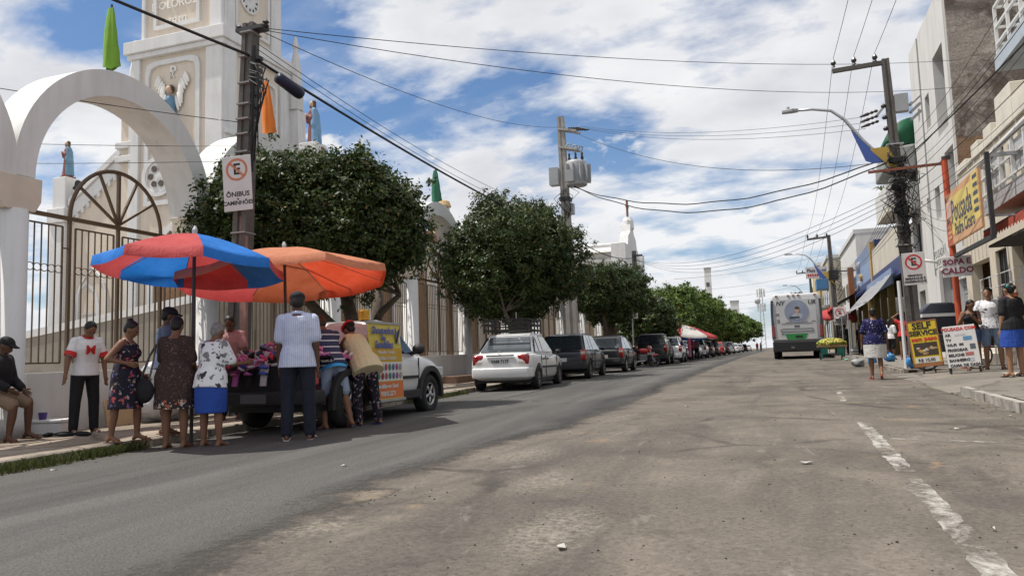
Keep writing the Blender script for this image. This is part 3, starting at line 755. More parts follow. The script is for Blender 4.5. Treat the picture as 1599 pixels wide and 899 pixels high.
# ------------------------------------------------------------------ far chapel with bell gable
cp = thing('chapel', 'white chapel with stepped gable and cross behind the clipped tree', 'chapel', (-11.0, 62, .4))
obj('body', MB().b2((-15, -3.8, 0), (-.4, 4, 8.6)), M_whited, cp)
b = MB(); b.prism([(-4.3, 8.602), (4.3, 8.602), (0, 9.9)], -15.2, -.4, 'YZ'); obj('roof', b, M_whited, cp)
b = MB(); b.prism([(-4.4, 0), (4.4, 0), (4.4, 8.2), (3.4, 8.4), (3.2, 9.0), (2.0, 9.5), (1.7, 10.2), (.8, 10.6), (.6, 11.2), (-.6, 11.2), (-.8, 10.6), (-1.7, 10.2), (-2.0, 9.5), (-3.2, 9.0), (-3.4, 8.4), (-4.4, 8.2)], -.4, .3, 'YZ'); obj('gable', b, M_white, cp)
for y in (-4.0, 4.0): obj('corner_pier', MB().b2((-.6, y-.45, 0), (.5, y+.45, 9.2)), M_white, cp)
for z in (7.9, 9.0): obj('cornice', MB().b2((-15.1, -4.0, z), (-.62, -3.801, z+.22)), M_white, cp)
b = MB(); b.lathe([(.5, 10.9), (.45, 11.6), (.3, 11.9)], 8); obj('pedestal', b, M_white, cp)
b = MB(); b.bar((0, 0, 11.9), (0, 0, 13.3), .16); b.bar((-.0, -.42, 12.8), (0, .42, 12.8), .14); obj('cross', b, mat('rusty_cross', (.22, .09, .06), .7, .2), cp)
# ------------------------------------------------------------------ figures
M_sk1 = mat('skin_brown', (.19, .092, .052), .55, .12, 5, sp=.35)
M_sk2 = mat('skin_dark', (.105, .05, .03), .55, .12, 5, sp=.35)
M_sk3 = mat('skin_tan', (.30, .16, .095), .55, .10, 5, sp=.35)
M_hairb = mat('hair_black', (.012, .010, .009), .5, .2, 20, sp=.35)
M_hairg = mat('hair_grey', (.22, .21, .20), .6, .3, 22)
M_eye = mat('eye_dark', (.02, .015, .012), .25, .1)
M_lip = mat('lips', (.16, .06, .045), .5, .1)
def nv(v): return Vector(v).normalized()
DOWN = (0, 0, -1)
def person(label, loc, yaw, H, skin=M_sk1, lean=0., fat=1., fem=False, head=(0, 0), armL=None, armR=None, legL=None, legR=None,
           top=None, bottom=None, hair=None, shoes=None, hat=None, vox=.016, cat='person', group=None, tilt=0., raise_=0., fin=True, dress=None, collar=None):
    """faces local -Y; +X is the figure's left. arms/legs: (upper dir, lower dir)."""
    s = H/1.72
    armL = armL or ((.16, -.02, -1), (.05, -.16, -1)); armR = armR or ((-.16, -.02, -1), (-.05, -.16, -1))
    legL = legL or ((.03, 0, -1), (.02, .02, -1)); legR = legR or ((-.03, 0, -1), (-.02, .02, -1))
    TH, SHN = .435*s, .42*s
    def leg(sgn, l):
        hip = Vector((sgn*.092*s*(1.08 if fem else 1), 0, 0)); kn = hip+nv(l[0])*TH; an = kn+nv(l[1])*SHN; return hip, kn, an
    L, Rr = leg(1, legL), leg(-1, legR)
    low = min(L[2].z, Rr[2].z); P0 = Vector((0, 0, -low+.075*s+raise_))
    root = thing('person', label, cat, loc, yaw, group)
    L = [p+P0 for p in L]; Rr = [p+P0 for p in Rr]
    T = Matrix.Translation(P0) @ Matrix.Rotation(R(tilt), 4, 'Y') @ Matrix.Rotation(R(lean), 4, 'X')
    fx = fat; hb = 1.12 if fem else 1.0
    torso = [(-.09, .125*hb, .10, 0), (-.02, .158*hb, .122, .012), (.06, .155*hb, .118, .008), (.15, .128, .102, 0), (.25, .140, .108, -.004), (.35, .155, .115, -.006), (.43, .142, .10, 0), (.485, .105, .075, .01), (.52, .06, .055, .012)]
    def tr(exp, z0, z1, k=1.):
        out = []
        for (z, rx, ry, oy) in torso:
            if z0-.001 <= z <= z1+.001: out.append(((0, oy*s, z*s), (rx*fx+exp)*s*k, (ry*fx+exp)*s*k))
        return out
    sw = .168*(.92 if fem else 1.0)*(.75+.25*fat)
    def arm(sgn, a):
        sh = T @ Vector((sgn*sw*s, .01*s, .445*s)); el = sh+nv(a[0])*.285*s; wr = el+nv(a[1])*.245*s; return sh, el, wr
    AL, AR = arm(1, armL), arm(-1, armR)
    b = MB(); b.rings(tr(0, -.09, .52), 14, True, T)
    neck = T @ Vector((0, .005*s, .50*s)); hp = Matrix.Rotation(R(head[1]), 4, 'Z') @ Matrix.Rotation(R(head[0]), 4, 'X')
    TH2 = T @ Matrix.Translation((0, 0, .545*s)) @ hp
    hd = TH2 @ Vector((0, -.015*s, .105*s))
    b.caps(neck, TH2 @ Vector((0, 0, .05*s)), .058*s, .055*s)
    b.sphere(TH2 @ Vector((0, -.008*s, .125*s)), (.076*s, .094*s, .098*s), 14, 10, (T @ hp).to_3x3())
    b.sphere(TH2 @ Vector((0, -.045*s, .055*s)), (.052*s, .05*s, .058*s), 12, 8, (T @ hp).to_3x3())
    b.sphere(TH2 @ Vector((0, -.108*s, .09*s)), (.016*s, .022*s, .026*s), 8, 6)
    for sg in (-1, 1): b.sphere(TH2 @ Vector((sg*.08*s, .0, .1*s)), (.012*s, .022*s, .034*s), 8, 6)
    for A in (AL, AR):
        b.caps(A[0], A[1], .056*s*(.7+.3*fx), .043*s*(.7+.3*fx)); b.caps(A[1], A[2], .042*s*(.7+.3*fx), .029*s)
    for Q in (L, Rr):
        b.caps(Q[0], Q[1], .088*s*(.6+.4*fx), .058*s*(.7+.3*fx)); b.caps(Q[1]+(Q[2]-Q[1])*.0, Q[1]+(Q[2]-Q[1])*.35, .056*s, .057*s*(.7+.3*fx)); b.caps(Q[1]+(Q[2]-Q[1])*.35, Q[2], .056*s*(.7+.3*fx), .036*s)
    hands = MB(); feet = []
    for sg, A in ((1, AL), (-1, AR)):
        d = (A[2]-A[1]).normalized(); side = Vector((0, -1, 0)) if abs(d.y) < .8 else Vector((0, 0, 1))
        side = (side-d*side.dot(d)).normalized(); th = d.cross(side)
        pc = A[2]+d*.045*s
        Mx = Matrix((side, th, d)).transposed()
        b.caps(A[2], A[2]+d*.03*s, .03*s, .032*s)
        hands.sphere(pc+d*.012*s, (.042*s, .019*s, .055*s), 10, 6, Mx)
        if fin:
            for k in range(4):
                o = pc+side*(.03-.02*k)*s+d*.05*s; l = (.062, .074, .07, .054)[k]*s
                m_ = o+d*l*.5+th*.006*s*sg; e = m_+(d*.7-th*.5*sg-side*.08*(k-1.5)).normalized()*l*.5
                hands.tube([o-d*.015*s, o+d*.01*s, m_, e], [.0105*s, .0105*s, .0095*s, .006*s], 6)
            o = pc+side*.036*s-d*.012*s
            hands.tube([o-side*.012*s, o+side*.016*s+d*.022*s, o+side*.024*s+d*.055*s], [.013*s, .0125*s, .008*s], 6)
    up_t = T.to_3x3()
    for sg, Q in ((1, L), (-1, Rr)):
        a = Q[2]; sh = (Q[2]-Q[1]).normalized(); f = Vector((sg*.12, -1, 0)); f = (f-sh*f.dot(sh)).normalized()
        heel = a-f*.045*s+sh*.045*s; ball = a+f*.12*s+sh*.055*s; toe = a+f*.175*s+sh*.06*s
        b.caps(a, heel, .036*s, .03*s); b.caps(a, ball, .038*s, .03*s); b.caps(ball, toe, .03*s, .021*s)
        feet.append((heel, ball, toe, f, sh))
    body = obj('body', b, skin, root, mods=[('REMESH', vox, 3)]); body['_app'] = 1
    APP[body.name] = (hands, skin)
    for sg in (-1, 1):
        obj('eye', MB().sphere(TH2 @ Vector((sg*.032*s, -.094*s, .125*s)), (.013*s, .008*s, .008*s), 8, 5), M_eye, root, smooth=True)
    obj('mouth', MB().sphere(TH2 @ Vector((0, -.096*s, .052*s)), (.024*s, .007*s, .007*s), 8, 5), M_lip, root, smooth=True)
    v2 = vox*1.0
    if top:
        mt, slv, hem = top[0], top[1], top[2] if len(top) > 2 else -.06
        ex = top[3] if len(top) > 3 else .02
        b = MB(); rr = tr(ex, .06, .485); z0 = hem
        first = rr[0]
        w = max(.165*hb, .165)*fx+ex
        if z0 < .06: rr = [((0, .005*s, z0*s), (w+.012)*s, (.125*fx+ex+.012)*s)]+rr
        if dress: rr = rr[1:] if z0 < .06 else rr
        if slv < 0: rr = [q for q in rr if q[0][2] < .44*s]
        b.rings(rr, 16, True, T)
        if slv > 0:
            b.caps(T @ Vector((-.1*s, .005*s, .455*s)), T @ Vector((.1*s, .005*s, .455*s)), (.058+ex*.6)*s, (.058+ex*.6)*s)
            for A in (AL, AR):
                rs = (.056+ex*.62)*s*(.75+.25*fx)
                if slv <= 1: b.caps(A[0], A[0].lerp(A[1], slv), rs*.96, rs*.97)
                else: b.caps(A[0], A[1], rs, rs*.86); b.caps(A[1], A[1].lerp(A[2], slv-1), rs*.86, rs*.72)
        elif slv == 0:
            b.caps(T @ Vector((-.11*s, .005*s, .45*s)), T @ Vector((.11*s, .005*s, .45*s)), (.06+ex)*s, (.06+ex)*s)
        if fem and slv >= -1:
            for sg in (-1, 1): b.sphere(T @ Vector((sg*.075*s, -.1*s*fx, .31*s)), (.07*s, .06*s, .07*s), 10, 7)
        if dress:
            hz = dress[0]; wd = dress[1]
            rows = [((0, .008*s, .16*s+P0.z), (.15*fx+ex)*s, (.115*fx+ex)*s), ((0, .008*s, P0.z), (.185*hb*fx+ex)*s, (.14*fx+ex)*s), ((0, .01*s, P0.z+hz*.5*s), (.19*hb*fx+wd*.5)*s, (.15*fx+wd*.5)*s), ((0, .01*s, P0.z+hz*s), (.18*hb*fx+wd)*s, (.15*fx+wd)*s)]
            b.rings(rows[::-1], 18)
        obj('dress' if dress else 'shirt', b, mt, root, mods=[('REMESH', vox*.85, 2)])
        if slv < 0:
            st = MB()
            for sg in (-1, 1): st.tube([T @ Vector((sg*.1*s, -.105*s*fx, .40*s)), T @ Vector((sg*.115*s, -.02*s, .50*s)), T @ Vector((sg*.1*s, .1*s*fx, .38*s))], .012*s, 6)
            obj('strap', st, mt, root)
    if collar:
        b = MB(); cv = [T @ Vector((.072*s*math.cos(a), -.0*s+.066*s*math.sin(a), (.515+.015*math.sin(a))*s)) for a in np.linspace(0, 2*math.pi, 14)]; b.tube(cv, .02*s, 6, False)
        obj('collar', b, collar, root, smooth=True)
    if bottom:
        kind, mt, ln = bottom; b = MB()
        if kind == 'skirt':
            w = ln[1]; hz = ln[0]
            rows = [((0, .008*s, P0.z+.10*s), (.15*hb*fx+.02)*s, (.115*fx+.02)*s), ((0, .01*s, P0.z-.03*s), (.175*hb*fx+.02)*s, (.135*fx+.02)*s), ((0, .01*s, P0.z+hz*.55*s), (.175*hb*fx+.02+w*.5)*s, (.14*fx+.02+w*.5)*s), ((0, .01*s, P0.z+hz*s), (.165*hb*fx+.02+w)*s, (.14*fx+.02+w)*s)]
            b.rings(rows[::-1], 18)
        else:
            b.rings(tr(.018, -.09, .10), 14, True, T)
            for Q in (L, Rr):
                e = ln
                if e <= 1: b.caps(Q[0], Q[0].lerp(Q[1], e), .105*s*(.6+.4*fx), .092*s*(.6+.4*fx))
                else:
                    b.caps(Q[0], Q[1], .104*s*(.6+.4*fx), .08*s); b.caps(Q[1], Q[1].lerp(Q[2], e-1), .08*s, .066*s)
        obj({'skirt': 'skirt', 'shorts': 'shorts', 'trousers': 'trousers'}[kind], b, mt, root, mods=[('REMESH', vox*.9, 2)])
    R3 = (T @ hp).to_3x3()
    if hair:
        st, mt = hair; b = MB()
        b.sphere(TH2 @ Vector((0, .016*s, .152*s)), (.086*s, .094*s, .088*s), 14, 9, R3)
        b.sphere(TH2 @ Vector((0, .045*s, .105*s)), (.074*s, .062*s, .08*s), 12, 8, R3)
        if st == 'bun': b.sphere(TH2 @ Vector((0, .08*s, .215*s)), (.048*s, .045*s, .042*s), 10, 7)
        if st == 'knot': b.sphere(TH2 @ Vector((0, .12*s, .13*s)), (.045*s, .04*s, .045*s), 10, 7)
        if st == 'long': b.caps(TH2 @ Vector((0, .07*s, .12*s)), TH2 @ Vector((0, .09*s, -.12*s)), .075*s, .06*s)
        if st == 'bob':
            b.sphere(TH2 @ Vector((0, .03*s, .09*s)), (.098*s, .085*s, .105*s), 12, 8, R3)
        obj('hair', b, mt, root, mods=[('REMESH', vox*.7, 2)])
    if hat:
        b = MB(); b.sphere(TH2 @ Vector((0, .006*s, .165*s)), (.092*s, .108*s, .075*s), 14, 8, R3)
        b.caps(TH2 @ Vector((-.04*s, -.09*s, .16*s)), TH2 @ Vector((.04*s, -.09*s, .16*s)), .018*s, .018*s); b.caps(TH2 @ Vector((-.035*s, -.14*s, .15*s)), TH2 @ Vector((.035*s, -.14*s, .15*s)), .014*s, .014*s)
        b.box(TH2 @ Vector((0, -.11*s, .155*s)), (.13*s, .1*s, .018*s), M=R3.to_4x4())
        obj('cap', b, hat, root, mods=[('REMESH', vox*.6, 2)])
    if shoes:
        for (heel, ball, toe, f, sh) in feet:
            b = MB(); sd = f.cross(sh); dn = sh*.034*s
            if shoes[0] == 'sandal':
                A0 = [heel-f*.035*s, heel+f*.05*s, ball, toe+f*.02*s]; ws = [.03, .034, .045, .03]
                vs = []
                for p, w_ in zip(A0, ws):
                    for k, (i, j) in enumerate(((-1, 0), (1, 0), (1, 1), (-1, 1))): vs.append(Vector((p.x, p.y, (heel+sh*.028*s).z))+sd*i*w_*s+sh*(.014*j-.006)*s)
                fs = [(0, 1, 2, 3), (15, 14, 13, 12)]+[(4*i+k, 4*i+(k+1) % 4, 4*i+4+(k+1) % 4, 4*i+4+k) for i in range(3) for k in range(4)]
                b.add(vs, fs); b.tube([ball+sd*.045*s, ball-sh*.036*s+sd*.01*s, ball-sh*.036*s-sd*.01*s, ball-sd*.045*s], .009*s, 5)
                obj('sandal', b, shoes[1], root)
    return root, dict(T=T, P0=P0, s=s, head=TH2, AL=AL, AR=AR, L=L, R=Rr)
APP = {}
M_navy = cloth('navy_trousers', (.012, .014, .026), .85, .2, 6); M_blk = cloth('black_cloth', (.012, .012, .014), .85, .2, 6)
M_wht = cloth('white_cotton', (.72, .72, .72), .85, .05, 4); M_red = cloth('red_cloth', (.55, .03, .03), .8, .1, 5)
M_stripev = mat_stripes('blue_white_striped_shirt', (.58, .61, .74), (.42, .47, .66), 44, 0, .4)
M_blu = cloth('royal_blue_skirt', (.02, .065, .32), .85, .12, 5)
M_flr = mat_print('white_blouse_black_flowers', (.76, .76, .77), [(.05, .05, .055), (.22, .22, .23)], 13, .36)
M_flr2 = mat_print('dark_floral_dress', (.022, .02, .03), [(.40, .08, .09), (.40, .30, .28), (.10, .10, .22)], 22, .34)
M_brd = mat_print('brown_printed_dress', (.052, .034, .030), [(.16, .10, .08), (.09, .06, .05)], 46, .3)
M_hemd = mat_print('dress_hem_print', (.04, .03, .03), [(.55, .48, .40), (.40, .12, .07)], 26, .4)
M_yel = cloth('cream_sleeveless_top', (.62, .53, .33), .85, .06, 4)
M_drk = mat_print('dark_flower_trousers', (.02, .018, .024), [(.34, .16, .22), (.3, .27, .3)], 26, .3)
M_nst = mat_stripes('navy_tee_white_stripes', (.045, .055, .11), (.62, .62, .64), 11.5, 2, .16)
M_skyb = cloth('blue_grey_shorts', (.27, .32, .42), .85, .08, 4); M_sky2 = cloth('bright_blue_band', (.06, .36, .72), .8, .08, 4)
M_dots = mat_print('navy_blouse_white_dots', (.018, .018, .075), [(.66, .66, .70)], 34, .17)
M_wsk = mat_stripes('grey_white_skirt', (.58, .57, .54), (.46, .45, .43), 40, 2, .3)
M_den = cloth('pale_denim', (.20, .28, .40), .85, .18, 9); M_den2 = cloth('blue_denim', (.06, .10, .22), .85, .2, 9)
M_tprn = mat_print('white_tee_dark_print', (.72, .72, .74), [(.10, .10, .13)], 17, .28)
M_pink = cloth('dusty_pink_shirt', (.36, .20, .20), .85, .1, 4); M_blug = cloth('blue_grey_polo', (.10, .13, .20), .85, .1, 4)
M_sole = mat('brown_sandal', (.15, .07, .05), .7, .15); M_solw = mat('pale_sandal', (.62, .55, .52), .7, .1); M_solr = mat('red_sandal', (.42, .09, .07), .7, .1); M_solg = mat('grey_green_sandal', (.12, .17, .18), .7, .1)
def at(x, y, h=0.): return (x, y, gz(x, y)+h)
def bag_strap(parent, pts, r, mt, nm='strap'):
    obj(nm, MB().tube(pts, r, 6), mt, parent, smooth=True)
# --- left group round the shoe pickup
p, q = person('man in blue and white striped shirt, black cap and navy trousers, back turned', at(-5.55, 8.06), R(-152), 1.82, M_sk2, fat=1.06, head=(12, 8), armL=((.13, -.12, -1), (.03, -.3, -1)), armR=((-.13, .05, -1), (-.05, -.12, -1)),
    legL=((.05, -.02, -1), (.03, .03, -1)), legR=((-.07, 0, -1), (-.03, .03, -1)), top=(M_stripev, .72, -.10, .034), bottom=('trousers', M_navy, 1.98), hair=('short', M_hairb), hat=M_blk, shoes=('sandal', M_solw), collar=M_stripev, vox=.014)
p, q = person('man in white tee with red collar and red letter M, black trousers', at(-9.15, 8.25, WK), R(72), 1.60, M_sk1, fat=1.05, lean=6, head=(38, 0), armL=((.30, .0, -1), (.0, -.25, -1)), armR=((-.38, -.1, -1), (-.30, -.35, -1)),
    legL=((.1, .02, -1), (.05, .06, -1)), legR=((-.12, -.05, -1), (-.03, .05, -1)), top=(M_wht, .62, -.05, .028), bottom=('trousers', M_blk, 1.97), hair=('short', M_hairb), shoes=('sandal', M_solw), collar=M_red, vox=.014)
text('M', .19*q['s'], M_red, p, q['T'] @ Vector((-.03*q['s'], -.20*q['s'], .33*q['s'])), (R(100), 0, 0), 'lettering', bold=.004, ex=.004)
for A in (q['AL'], q['AR']):
    e = A[0].lerp(A[1], .62); dd = (A[1]-A[0]).normalized(); obj('sleeve_band', MB().tube([e-dd*.012, e+dd*.045], .082*q['s'], 14), M_red, p)
p, q = person('woman in dark floral sleeveless dress with hair bun, hand on hip', at(-7.32, 7.18, WK), R(112), 1.45, M_sk1, fat=1.12, fem=True, head=(30, 0), armL=((.35, .25, -1), (.1, -.6, -.6)), armR=((-.55, .55, -.9), (.35, -.95, -.25)),
    legL=((.04, -.25, -1), (.0, .0, -1)), legR=((-.06, .22, -1), (-.02, .12, -1)), top=(M_flr2, -1, -.05, .022), dress=(-.46, .055), hair=('bun', M_hairb), shoes=('sandal', M_sole), vox=.014)
p, q = person('woman in dark brown printed dress with dark handbag, back turned', at(-6.82, 7.42), R(-163), 1.58, M_sk1, fat=1.14, fem=True, head=(20, 5), armL=((.16, -.3, -1), (.1, -.9, -.35)), armR=((-.2, -.15, -1), (.25, -.9, -.5)),
    legL=((.03, 0, -1), (.0, .03, -1)), legR=((-.05, .03, -1), (-.02, .03, -1)), top=(M_brd, .8, -.05, .03), dress=(-.40, .03), hair=('short', M_hairb), shoes=('sandal', M_sole), vox=.014)
z = q['P0'].z; s = q['s']
hb_ = MB()
for k, zz in enumerate((-.40, -.36, -.33)): pass
hem = MB().rings([((0, .01*s, z-.415*s), .262*s, .225*s), ((0, .01*s, z-.30*s), .26*s, .222*s)], 20, False); obj('hem_band', hem, M_hemd, p, smooth=True)
b = MB(); 
b.sphere((0, 0, 0), (.15, .075, .15), 14, 10); hbg = tag(obj('handbag', b, M_blk, mods=[('SUB', 1)], smooth=True), 'dark handbag on the shoulder of the woman in the brown dress', 'handbag'); hbg.location = at(-7.10, 7.22, .70)
obj('handle', MB().tube([(-.08, .02, .10), (-.02, .1, .40), (.06, .12, .54), (.10, .04, .34), (.07, 0, .10)], .013, 6), mat('grey_strap', (.12, .11, .11), .7), hbg, smooth=True)
p, q = person('grey haired woman in white blouse with black flowers and blue skirt', at(-6.38, 7.52), R(-176), 1.49, M_sk1, fat=1.1, fem=True, lean=8, head=(18, -8), armL=((.2, -.3, -1), (-.1, -.9, -.4)), armR=((-.3, -.35, -1), (-.15, -.95, .05)),
    legL=((.02, 0, -1), (.0, .03, -1)), legR=((-.05, .04, -1), (-.05, .0, -1)), top=(M_flr, .8, -.14, .036), bottom=('skirt', M_blu, (-.47, .0)), hair=('short', M_hairg), shoes=('sandal', M_solg), vox=.014)
person('person in blue grey polo and dark cap behind the brown dress', at(-7.45, 7.95, WK), R(140), 1.64, M_sk2, fat=1.05, head=(15, 0), top=(M_blug, .7, -.06, .03), bottom=('trousers', cloth('brown_trousers', (.10, .06, .04), .85), 1.5), hair=('short', M_hairb), hat=M_blk, shoes=('sandal', M_sole))
person('shoe seller in dusty pink shirt bending over the pile of shoes', at(-8.15, 10.05, WK), R(30), 1.66, M_sk2, fat=1.05, lean=12, head=(25, 0), armL=((.3, -.35, -1), (.0, -.9, -.3)), armR=((-.3, -.35, -1), (.1, -.9, -.4)), top=(M_pink, .65, -.06, .03), bottom=('trousers', M_blk, 1.9), hair=('bob', M_hairb), shoes=('sandal', M_sole))
p, q = person('man in navy tee with white stripes leaning over in grey blue shorts', at(-5.9, 9.38), R(-118), 1.70, M_sk1, fat=1.08, lean=28, head=(10, 0), armL=((.1, -.6, -.9), (-.1, -1, -.2)), armR=((-.1, -.7, -.8), (.1, -1, -.1)),
    legL=((.08, -.03, -1), (.05, .16, -1)), legR=((-.1, .22, -1), (-.05, .36, -1)), top=(M_nst, .6, -.08, .028), bottom=('shorts', M_skyb, .92), hair=('short', mat('hair_brown', (.05, .028, .018), .6, .2, 20)), shoes=('sandal', mat('flipflop_dark', (.06, .045, .09), .7)), vox=.014)
obj('waistband', MB().rings([((0, .005, -.13), .188, .148), ((0, .005, .06), .192, .148)], 18, False, q['T']), M_sky2, p, smooth=True)
p, q = person('woman in cream sleeveless top and dark flowered trousers leaning on pickup', at(-5.62, 9.8), R(-112), 1.62, M_sk1, fat=1.22, fem=True, lean=34, head=(8, 0), armL=((.1, -.8, -.8), (-.1, -1, .0)), armR=((-.1, -.75, -.8), (.1, -1, .1)),
    legL=((.08, -.05, -1), (.03, .12, -1)), legR=((-.08, .12, -1), (-.03, .2, -1)), top=(M_yel, 0, -.16, .04), bottom=('trousers', M_drk, 1.96), hair=('knot', M_hairb), shoes=('sandal', mat('blue_flipflop', (.03, .06, .2), .7)), vox=.014)
hs_ = MB(); cv = [q['head'] @ Vector((.092*math.cos(a), .01+.1*math.sin(a), .17+.02*math.sin(a))) for a in np.linspace(0, 2*math.pi, 14)]; hs_.tube(cv, .018, 6, False); obj('headscarf', hs_, M_red, p, smooth=True)
p, q = person('seated vendor in black jacket, cap and shorts at the left edge', at(-9.72, 7.36, WK), R(110), 1.62, M_sk2, fat=1.12, lean=10, head=(20, 0), armL=((.2, -.15, -1), (-.25, -.8, -.6)), armR=((-.25, -.15, -1), (.3, -.8, -.55)),
    legL=((.18, -1, -.45), (.05, .05, -1)), legR=((-.16, -1, -.55), (-.05, .12, -1)), top=(M_blk, 1.85, -.06, .045), bottom=('shorts', cloth('tan_shorts', (.22, .15, .10), .85), .9), hair=('short', M_hairb), hat=M_blk, shoes=('sandal', M_sole))
sx, sy = -9.79, 7.34
st = thing('stool', 'pale plastic stool under the seated vendor', 'stool', at(sx, sy, WK))
M_plw = mat('white_plastic', (.62, .61, .58), .45, .04, 3)
obj('seat', MB().b2((-.17, -.17, .47), (.17, .17, .50)), M_plw, st, mods=[('BEVEL', .02)])
for i in (-1, 1):
    for j in (-1, 1): obj('leg', MB().bar((i*.13, j*.13, .47), (i*.17, j*.17, 0), .045), M_plw, st)
b = MB(); b.sphere((0, 0, .2), (.2, .14, .24), 12, 8); b.sphere((.02, .02, .44), (.06, .05, .07), 8, 6); tag(obj('black_bag', b, mat('black_plastic_bag', (.015, .015, .017), .3, .2, 8, bump=.5, bscale=9), mods=[('REMESH', .03)], loc=at(-9.48, 6.86, WK)), 'black plastic bag hanging at the knees of the seated vendor', 'bag')
# styrofoam box and wares by the wall
fb = thing('foam_box', 'white foam cool box on the pavement beside the wall', 'box', at(-9.95, 8.42, WK), R(10))
M_foam = mat('styrofoam', (.78, .78, .77), .9, .03, 20)
obj('box', MB().b2((-.27, -.15, 0), (.27, .15, .16)), M_foam, fb, mods=[('BEVEL', .015)]); obj('lid', MB().b2((-.285, -.165, .163), (.285, .165, .21)), M_foam, fb, mods=[('BEVEL', .015)])
o = obj('plastic_pot', MB().lathe([(.045, 0), (.055, .10), (.06, .10), (.05, .02)], 12, at(-9.98, 8.3, WK+.213)), mat('purple_plastic', (.09, .05, .22), .5)); tag(o, 'small purple pot standing on the foam box', 'pot')
for k in range(5):
    b = MB(); r_ = random.uniform(0, 6); b.sphere((0, 0, .03), (.12, .05, .03), 10, 5); o = obj('sandal', b, M_blk, loc=at(-9.45+.16*k, 7.95+.10*(k % 2), WK), rot=(0, 0, r_)); tag(o, 'dark sandal lying on the pavement before the foam box', 'sandal', 'sandals laid out on the pavement')
o = obj('cardboard', MB().b2((-.25, -.02, 0), (.25, .02, .42)), mat('cardboard', (.42, .29, .17), .85, .08, 4), loc=at(-9.75, 9.5, WK), rot=(R(-14), 0, R(75))); tag(o, 'flat cardboard piece leaning on the wall behind the floral dress', 'cardboard')
b = MB()
for k in range(9): b.sphere((random.uniform(-.5, .5), random.uniform(-.2, .2), random.uniform(.25, .75)), (random.uniform(.2, .35), random.uniform(.18, .28), random.uniform(.22, .4)), 10, 7)
b.sphere((0, 0, .25), (.7, .3, .28), 10, 7)
tag(obj('plastic_sheet_bundle', b, mat('clear_grey_plastic', (.55, .56, .57), .22, .12, 8, bump=.8, bscale=7, sp=.6), mods=[('REMESH', .035)], loc=at(-9.55, 10.35, WK), rot=(0, 0, R(80))), 'crumpled grey plastic wrapped bundle against the low wall', 'bundle')
b = MB(); b.sphere((0, 0, .16), (.16, .1, .17), 10, 7); tag(obj('yellow_bag', b, mat('yellow_plastic', (.55, .38, .05), .4, .1, 6), mods=[('SUB', 1)], smooth=True, loc=at(-7.55, 8.35, WK+.45)), 'small yellow bag held beside the brown dress', 'bag')
# --- right side people
p, q = person('woman walking away in navy dotted blouse and pale short skirt', at(2.01, 18.54), R(186), 1.57, M_sk1, fat=1.22, fem=True, head=(0, 0), armL=((.35, -.1, -1), (.05, -.3, -1)), armR=((-.32, .1, -1), (-.15, -.3, -1)),
    legL=((.0, .0, -1), (.02, .03, -1)), legR=((.02, .06, -1), (.10, .62, -1)), top=(M_dots, .85, -.10, .035), bottom=('skirt', M_wsk, (-.42, .01)), hair=('short', M_hairb), shoes=('sandal', M_solr), vox=.014)
person('man in white tee with small dark print and pale denim shorts', at(4.42, 19.3, WK), R(-8), 1.80, M_sk3, fat=1.05, head=(10, -15), legL=((.12, -.03, -1), (.04, .05, -1)), armR=((-.35, .05, -1), (-.1, -.4, -1)), top=(M_tprn, .7, -.08, .03), bottom=('shorts', M_den, .86), hair=('short', M_hairb), shoes=('sandal', M_sole))
person('girl in dark strapless top and denim shorts hiding her face', at(4.02, 19.15, WK), R(-12), 1.56, M_sk1, fem=True, head=(28, 25), lean=5, armL=((.15, -.35, -1), (-.7, -.5, .75)), armR=((-.4, -.1, -1), (.45, -.65, .8)), legR=((-.05, .02, -1), (.03, .06, -1)), top=(M_blk, -1, .08, .02), bottom=('shorts', M_den2, .42), hair=('long', M_hairb), shoes=('sandal', M_sole))
p, q = person('person in black tee and royal blue skirt at the right edge, back turned', at(4.02, 16.06, WK), R(-150), 1.70, M_sk3, fat=1.12, fem=True, head=(5, 0), armR=((-.25, .05, -1), (-.02, -.15, -1)), top=(M_blk, .75, -.08, .035), bottom=('skirt', M_blu, (-.40, .02)), hair=('knot', M_hairb), shoes=('sandal', M_blk), vox=.014)
obj('hair_clip', MB().sphere(q['head'] @ Vector((.07, .06, .16)), (.03, .02, .03), 8, 6), mat('teal_clip', (.02, .25, .24), .4), p)
person('woman in red top and black shorts with arms over her head', at(4.0, 28.5, WK), R(175), 1.55, M_sk1, fem=True, armL=((.75, -.1, .75), (-.85, .1, .55)), armR=((-.75, -.1, .75), (.85, .1, .55)), top=(M_red, .4, -.06, .03), bottom=('shorts', M_blk, .4), hair=('short', M_hairb), shoes=('sandal', M_solw))
person('person in white tee and black shorts under the grey awning', at(3.72, 29.6, WK), R(150), 1.42, M_sk2, top=(M_wht, .8, -.06, .03), bottom=('shorts', M_blk, .95), hair=('long', M_hairb), shoes=('sandal', M_sole))
far = [('person in dark shirt between the bus and the awnings', 3.3, 43, M_blk, 1.6), ('person in brown shirt near the fruit cart', 3.9, 41, M_brd, 1.62), ('person in pale shirt in the shade of the awning', 4.4, 39, M_blug, 1.6), ('person in pink shirt beside the red awning', 3.5, 48, M_pink, 1.65), ('person in navy shirt among the far awnings', 4.3, 46, M_navy, 1.6)]
for (lb, x, y, mt_, h_) in far:
    person(lb, at(x, y, WK), random.uniform(0, 6), h_, M_sk2, top=(mt_, .8, -.06, .03), bottom=('trousers', M_blk, 1.9), hair=('short', M_hairb), vox=.03, fin=True)
